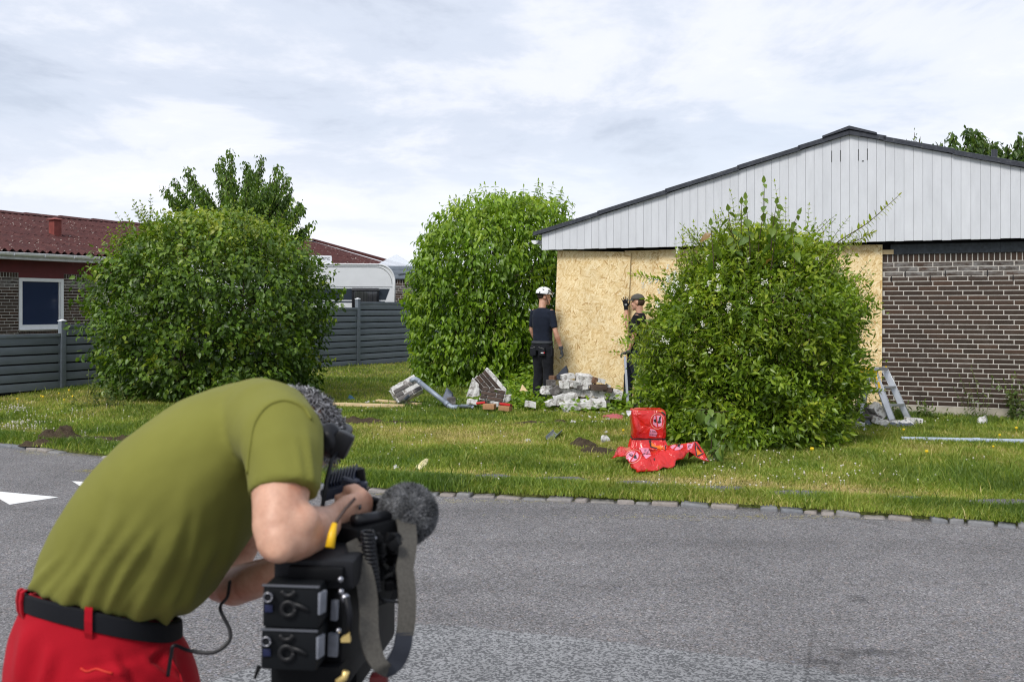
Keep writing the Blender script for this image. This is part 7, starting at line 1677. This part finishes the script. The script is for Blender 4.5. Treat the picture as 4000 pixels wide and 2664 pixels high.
# the skirt spread over the grass: explicit folds, corners of the sheet
S = dict(T0=(2462, 1742, 9.16), T1=(2478, 1752, 9.02), T2=(2508, 1756, 8.98), T3=(2545, 1755, 8.97), T4=(2580, 1750, 9.0), T5=(2602, 1742, 9.10),
    a0=(2386, 1792, 9.12), a1=(2402, 1764, 9.16), a2=(2420, 1745, 9.2), a3=(2432, 1752, 9.12), a4=(2446, 1747, 9.18), a5=(2410, 1786, 9.06), a6=(2440, 1782, 8.98), a7=(2426, 1764, 9.06),
    f0=(2444, 1786, 8.86), f1=(2456, 1806, 8.80), f2=(2466, 1826, 8.72), f3=(2488, 1845, 8.62), f4=(2525, 1841, 8.64), f5=(2566, 1838, 8.66), f6=(2590, 1828, 8.70), f7=(2612, 1808, 8.78), f8=(2609, 1828, 8.72), f9=(2638, 1816, 8.78),
    m0=(2470, 1775, 8.84), m1=(2500, 1786, 8.74), m2=(2530, 1822, 8.66), m3=(2540, 1790, 8.74), m4=(2582, 1765, 8.84), m5=(2575, 1800, 8.74), m6=(2508, 1812, 8.66),
    r0=(2625, 1738, 8.98), r1=(2660, 1733, 9.0), r2=(2690, 1731, 9.02), r3=(2708, 1722, 9.05), r4=(2722, 1726, 9.02), r5=(2745, 1760, 9.0), r6=(2772, 1802, 8.95), r7=(2755, 1800, 8.9), r8=(2722, 1782, 8.93), r9=(2692, 1764, 8.92), q0=(2648, 1770, 8.84), q1=(2665, 1790, 8.84), q2=(2640, 1800, 8.80), b0=(2690, 1800, 9.3), b1=(2600, 1800, 9.4), b2=(2480, 1790, 9.45))
Q = {k: P(v[0], v[1], v[2]*1.055) for k, v in S.items()}
for k, p in Q.items():
    z = float(gh(p.x, p.y))+.012; p.z = max(p.z, z)
tri = ['T0 T1 a4', 'a4 T1 a3', 'a2 a4 a3', 'a1 a2 a7', 'a2 a3 a7', 'a0 a1 a5', 'a1 a7 a5', 'a7 a3 a6', 'a5 a7 a6', 'a3 T1 m0', 'a3 m0 a6', 'a6 m0 f0', 'T1 T2 m0', 'm0 T2 m1', 'f0 m0 f1', 'm0 m1 f1', 'f1 m1 f2', 'f2 m1 m6', 'f2 m6 f3', 'm6 m2 f4', 'f3 m6 f4', 'm1 m3 m6', 'm6 m3 m2', 'T2 T3 m1', 'm1 T3 m3', 'T3 T4 m4', 'T3 m4 m3', 'm3 m4 m5', 'm2 m3 m5', 'm2 m5 f5', 'f4 m2 f5', 'f5 m5 f6', 'f6 m5 f7', 'f6 f7 f8', 'f7 f9 f8', 'm5 m4 f7', 'T4 T5 r0', 'T4 r0 m4', 'm4 r0 q0', 'm4 q0 f7', 'f7 q0 q2', 'f7 q2 f9', 'r0 r1 q0', 'r1 r2 r9', 'r1 r9 q0', 'q0 r9 q1', 'q0 q1 q2', 'r2 r3 r9', 'r3 r4 r8', 'r3 r8 r9', 'r4 r5 r8', 'r5 r6 r7', 'r5 r7 r8', 'r2 b0 r3', 'r1 b1 r2', 'T5 b1 r0', 'r0 b1 r1', 'T0 a4 b2', 'a2 b2 a4', 'r3 b0 r4', 'r4 b0 r5']
ks = list(Q); me = bpy.data.meshes.new('skirt'); me.from_pydata([tuple(Q[k]-Vector(bag.location)) for k in ks], [], [tuple(ks.index(x) for x in t_.split()) for t_ in tri]); me.update()
bm = bmesh.new(); bm.from_mesh(me); bmesh.ops.recalc_face_normals(bm, faces=bm.faces)
bmesh.ops.subdivide_edges(bm, edges=bm.edges[:], cuts=2, use_grid_fill=True, smooth=.35); bmesh.ops.triangulate(bm, faces=bm.faces)
for v in bm.verts: v.co += mnoise.noise_vector(v.co*13)*.013; v.co.z += .020*(.2-abs(mnoise.noise(v.co*8)))
bm.to_mesh(me); bm.free(); smooth(me, 28); sk = link('skirt', me, bag, M_RPL); so = sk.modifiers.new('t', 'SOLIDIFY'); so.thickness = .002
# print on the plastic, laid on its surface
dg = bpy.context.evaluated_depsgraph_get()
BVs = [BVHTree.FromObject(x, dg) for x in (top_, sk)]; BO = Vector(bag.location)
def stick(u, v, lift=.004):
    o_ = Vector((0, 0, CAM_Z))-BO; d = (P(u, v, 1.0)-Vector((0, 0, CAM_Z))).normalized(); best = None
    for bv in BVs:
        h = bv.ray_cast(o_, d)
        if h[0] is not None and (best is None or h[3] < best[1]): best = (h[0], h[3])
    return best[0]-d*lift if best else None
def decal(name, poly, mat, lift=.004, step=5.0):
    """print a flat shape on the creased sheet: the polygon's photo outline is laid on the surface"""
    us = [p[0] for p in poly]; vs_ = [p[1] for p in poly]; nu_ = max(2, int((max(us)-min(us))/step)); nv_ = max(2, int((max(vs_)-min(vs_))/step))
    bm = bmesh.new(); bm.faces.new([bm.verts.new((x, y, 0)) for x, y in poly])
    for ax_, lo, hi, n_ in ((0, min(us), max(us), nu_), (1, min(vs_), max(vs_), nv_)):
        for k in range(1, n_):
            co = Vector((0, 0, 0)); no = Vector((0, 0, 0)); co[ax_] = lo+(hi-lo)*k/n_; no[ax_] = 1
            bmesh.ops.bisect_plane(bm, geom=bm.verts[:]+bm.edges[:]+bm.faces[:], plane_co=co, plane_no=no)
    kill = []
    for v in bm.verts:
        s_ = stick(v.co.x, v.co.y, lift)
        if s_ is None: kill.append(v)
        else: v.co = s_
    bmesh.ops.delete(bm, geom=kill, context='VERTS')
    long_ = [f for f in bm.faces if max(e.calc_length() for e in f.edges) > .09]; bmesh.ops.delete(bm, geom=long_, context='FACES')
    me = bpy.data.meshes.new(name); bm.to_mesh(me); bm.free()
    if len(me.polygons): link(name, me, bag, mat)
def circ(cu, cv_, ru, rv, rot=0, n=26): return [(cu+ru*math.cos(a)*math.cos(rot)-rv*math.sin(a)*math.sin(rot), cv_+ru*math.cos(a)*math.sin(rot)+rv*math.sin(a)*math.cos(rot)) for a in (2*math.pi*k/n for k in range(n))]
def ringd(name, cu, cv_, ru, rv, w, mat, lift, rot=0):
    n = 30; o_ = circ(cu, cv_, ru, rv, rot, n); i_ = circ(cu, cv_, ru-w, rv-w, rot, n)
    for k in range(n): pass
    bm = bmesh.new(); vo = [stick(u, v, lift) for u, v in o_]; vi = [stick(u, v, lift) for u, v in i_]
    for k in range(n):
        q = [vo[k], vo[(k+1) % n], vi[(k+1) % n], vi[k]]
        if None in q or max((q[0]-q[1]).length, (q[2]-q[3]).length) > .06: continue
        bm.faces.new([bm.verts.new(x) for x in q])
    me = bpy.data.meshes.new(name); bm.to_mesh(me); bm.free(); link(name, me, bag, mat)
# upper emblem: pink disc, dark bird-like mark, red bar
decal('print_disc', [(2556, 1622), (2584, 1624), (2586, 1640), (2584, 1664), (2566, 1668), (2550, 1656), (2552, 1636)], M_PINK, .004)
decal('print_mark', [(2553, 1640), (2562, 1636), (2566, 1648), (2572, 1644), (2574, 1632), (2580, 1624), (2583, 1626), (2580, 1642), (2584, 1650), (2574, 1654), (2566, 1650), (2560, 1650), (2556, 1648)], M_INK, .006, 4)
decal('print_bar', [(2560, 1620), (2564, 1620), (2572, 1668), (2567, 1668)], M_REDLINE, .008)
ringd('print_ring', 2568, 1645, 27, 31, 1.6, M_PALE, .004)
decal('print_label', [(2540, 1674), (2558, 1678), (2568, 1692), (2562, 1706), (2535, 1702)], M_PINK, .004)
# lower left emblem
decal('print_disc', circ(2470, 1782, 25, 20, -.35), M_PINK, .004)
decal('print_mark', [(2456, 1774), (2468, 1770), (2474, 1780), (2480, 1774), (2486, 1778), (2486, 1786), (2490, 1791), (2478, 1790), (2470, 1784), (2460, 1780)], M_INK, .006, 4)
decal('print_bar', [(2482, 1764), (2486, 1766), (2464, 1802), (2460, 1800)], M_REDLINE, .008)
ringd('print_ring', 2473, 1782, 33, 26, 1.5, M_PALE, .004, -.35)
decal('print_label', [(2498, 1748), (2534, 1750), (2544, 1778), (2524, 1792), (2512, 1776)], M_PINK, .004)
# right emblem
decal('print_disc', [(2612, 1733), (2668, 1733), (2668, 1746), (2656, 1756), (2638, 1758), (2622, 1750)], M_PINK, .004)
decal('print_mark', [(2642, 1734), (2660, 1734), (2654, 1744), (2658, 1748), (2648, 1744), (2640, 1738)], M_INK, .006, 4)
decal('print_bar', [(2648, 1732), (2653, 1732), (2632, 1757), (2628, 1754)], M_REDLINE, .008)
decal('print_label', [(2684, 1733), (2704, 1722), (2710, 1730), (2702, 1750), (2686, 1758)], M_PINK, .004)
decal('print_label', [(2762, 1786), (2772, 1801), (2752, 1794)], M_PINK, .004)
# orange warning triangles with black edges
for poly in ([(2536, 1722), (2546, 1728), (2562, 1742), (2580, 1738), (2598, 1752), (2590, 1758), (2560, 1748), (2544, 1742)], [(2716, 1746), (2734, 1764), (2744, 1772), (2722, 1780)], [(2562, 1602), (2586, 1604), (2594, 1610), (2580, 1608)]): decal('print_triangle', poly, M_ORANGE, .004)
for poly in ([(2534, 1720), (2539, 1720), (2545, 1742), (2540, 1744)], [(2597, 1738), (2601, 1738), (2602, 1758), (2598, 1758)], [(2714, 1738), (2718, 1738), (2724, 1784), (2719, 1784)], [(2720, 1780), (2748, 1768), (2749, 1772), (2722, 1786)], [(2712, 1728), (2716, 1726), (2742, 1764), (2738, 1766)], [(2586, 1606), (2599, 1618), (2599, 1626), (2582, 1610)], [(2540, 1742), (2566, 1748), (2566, 1752), (2540, 1746)]): decal('print_edge', poly, M_INK, .006)
decal('print_number', [(2553, 1788), (2558, 1790), (2559, 1800), (2554, 1796)], M_INK, .004, 3)
def text_on(text, cu, cv_, size, rot, name='lettering'):
    """flat lettering laid on the sheet: size in photo pixels"""
    cu_ = bpy.data.curves.new(name, 'FONT'); cu_.body = text; cu_.size = size; cu_.align_x = 'CENTER'; cu_.align_y = 'CENTER'; cu_.resolution_u = 2
    tmp = bpy.data.objects.new('tmp', cu_); COL.objects.link(tmp); me = bpy.data.meshes.new_from_object(tmp.evaluated_get(bpy.context.evaluated_depsgraph_get())); bpy.data.objects.remove(tmp); bpy.data.curves.remove(cu_)
    cr, sr = math.cos(rot), math.sin(rot); ok = True
    for v in me.vertices:
        s_ = stick(cu+v.co.x*cr+v.co.y*sr, cv_+v.co.x*sr-v.co.y*cr, .007)
        if s_ is None: ok = False; break
        v.co = s_
    if ok: me.materials.clear(); me.materials.append(M_INK); link(name, me, bag)
text_on('å ikke', 2552, 1685, 11, .12); text_on('erøres', 2551, 1697, 11, .10); text_on('Må ik', 2517, 1768, 13, -1.15); text_on('berø', 2531, 1764, 13, -1.1); text_on('Må', 2693, 1742, 14, -1.35)
sc_ = thing('torn_paper', 'torn white paper sticking out behind the red plastic', 'paper', tuple(P(2452, 1600, 9.4))); mb = MB(); q = [(2446, 1604), (2466, 1605), (2464, 1618), (2455, 1626), (2448, 1616)]; mb.prism([P(u, v, 9.35+.002*i) for i, (u, v) in enumerate(q)], (.004, .02, 0)); mb.build('sheet', M_WHITE, sc_, None, True, True)
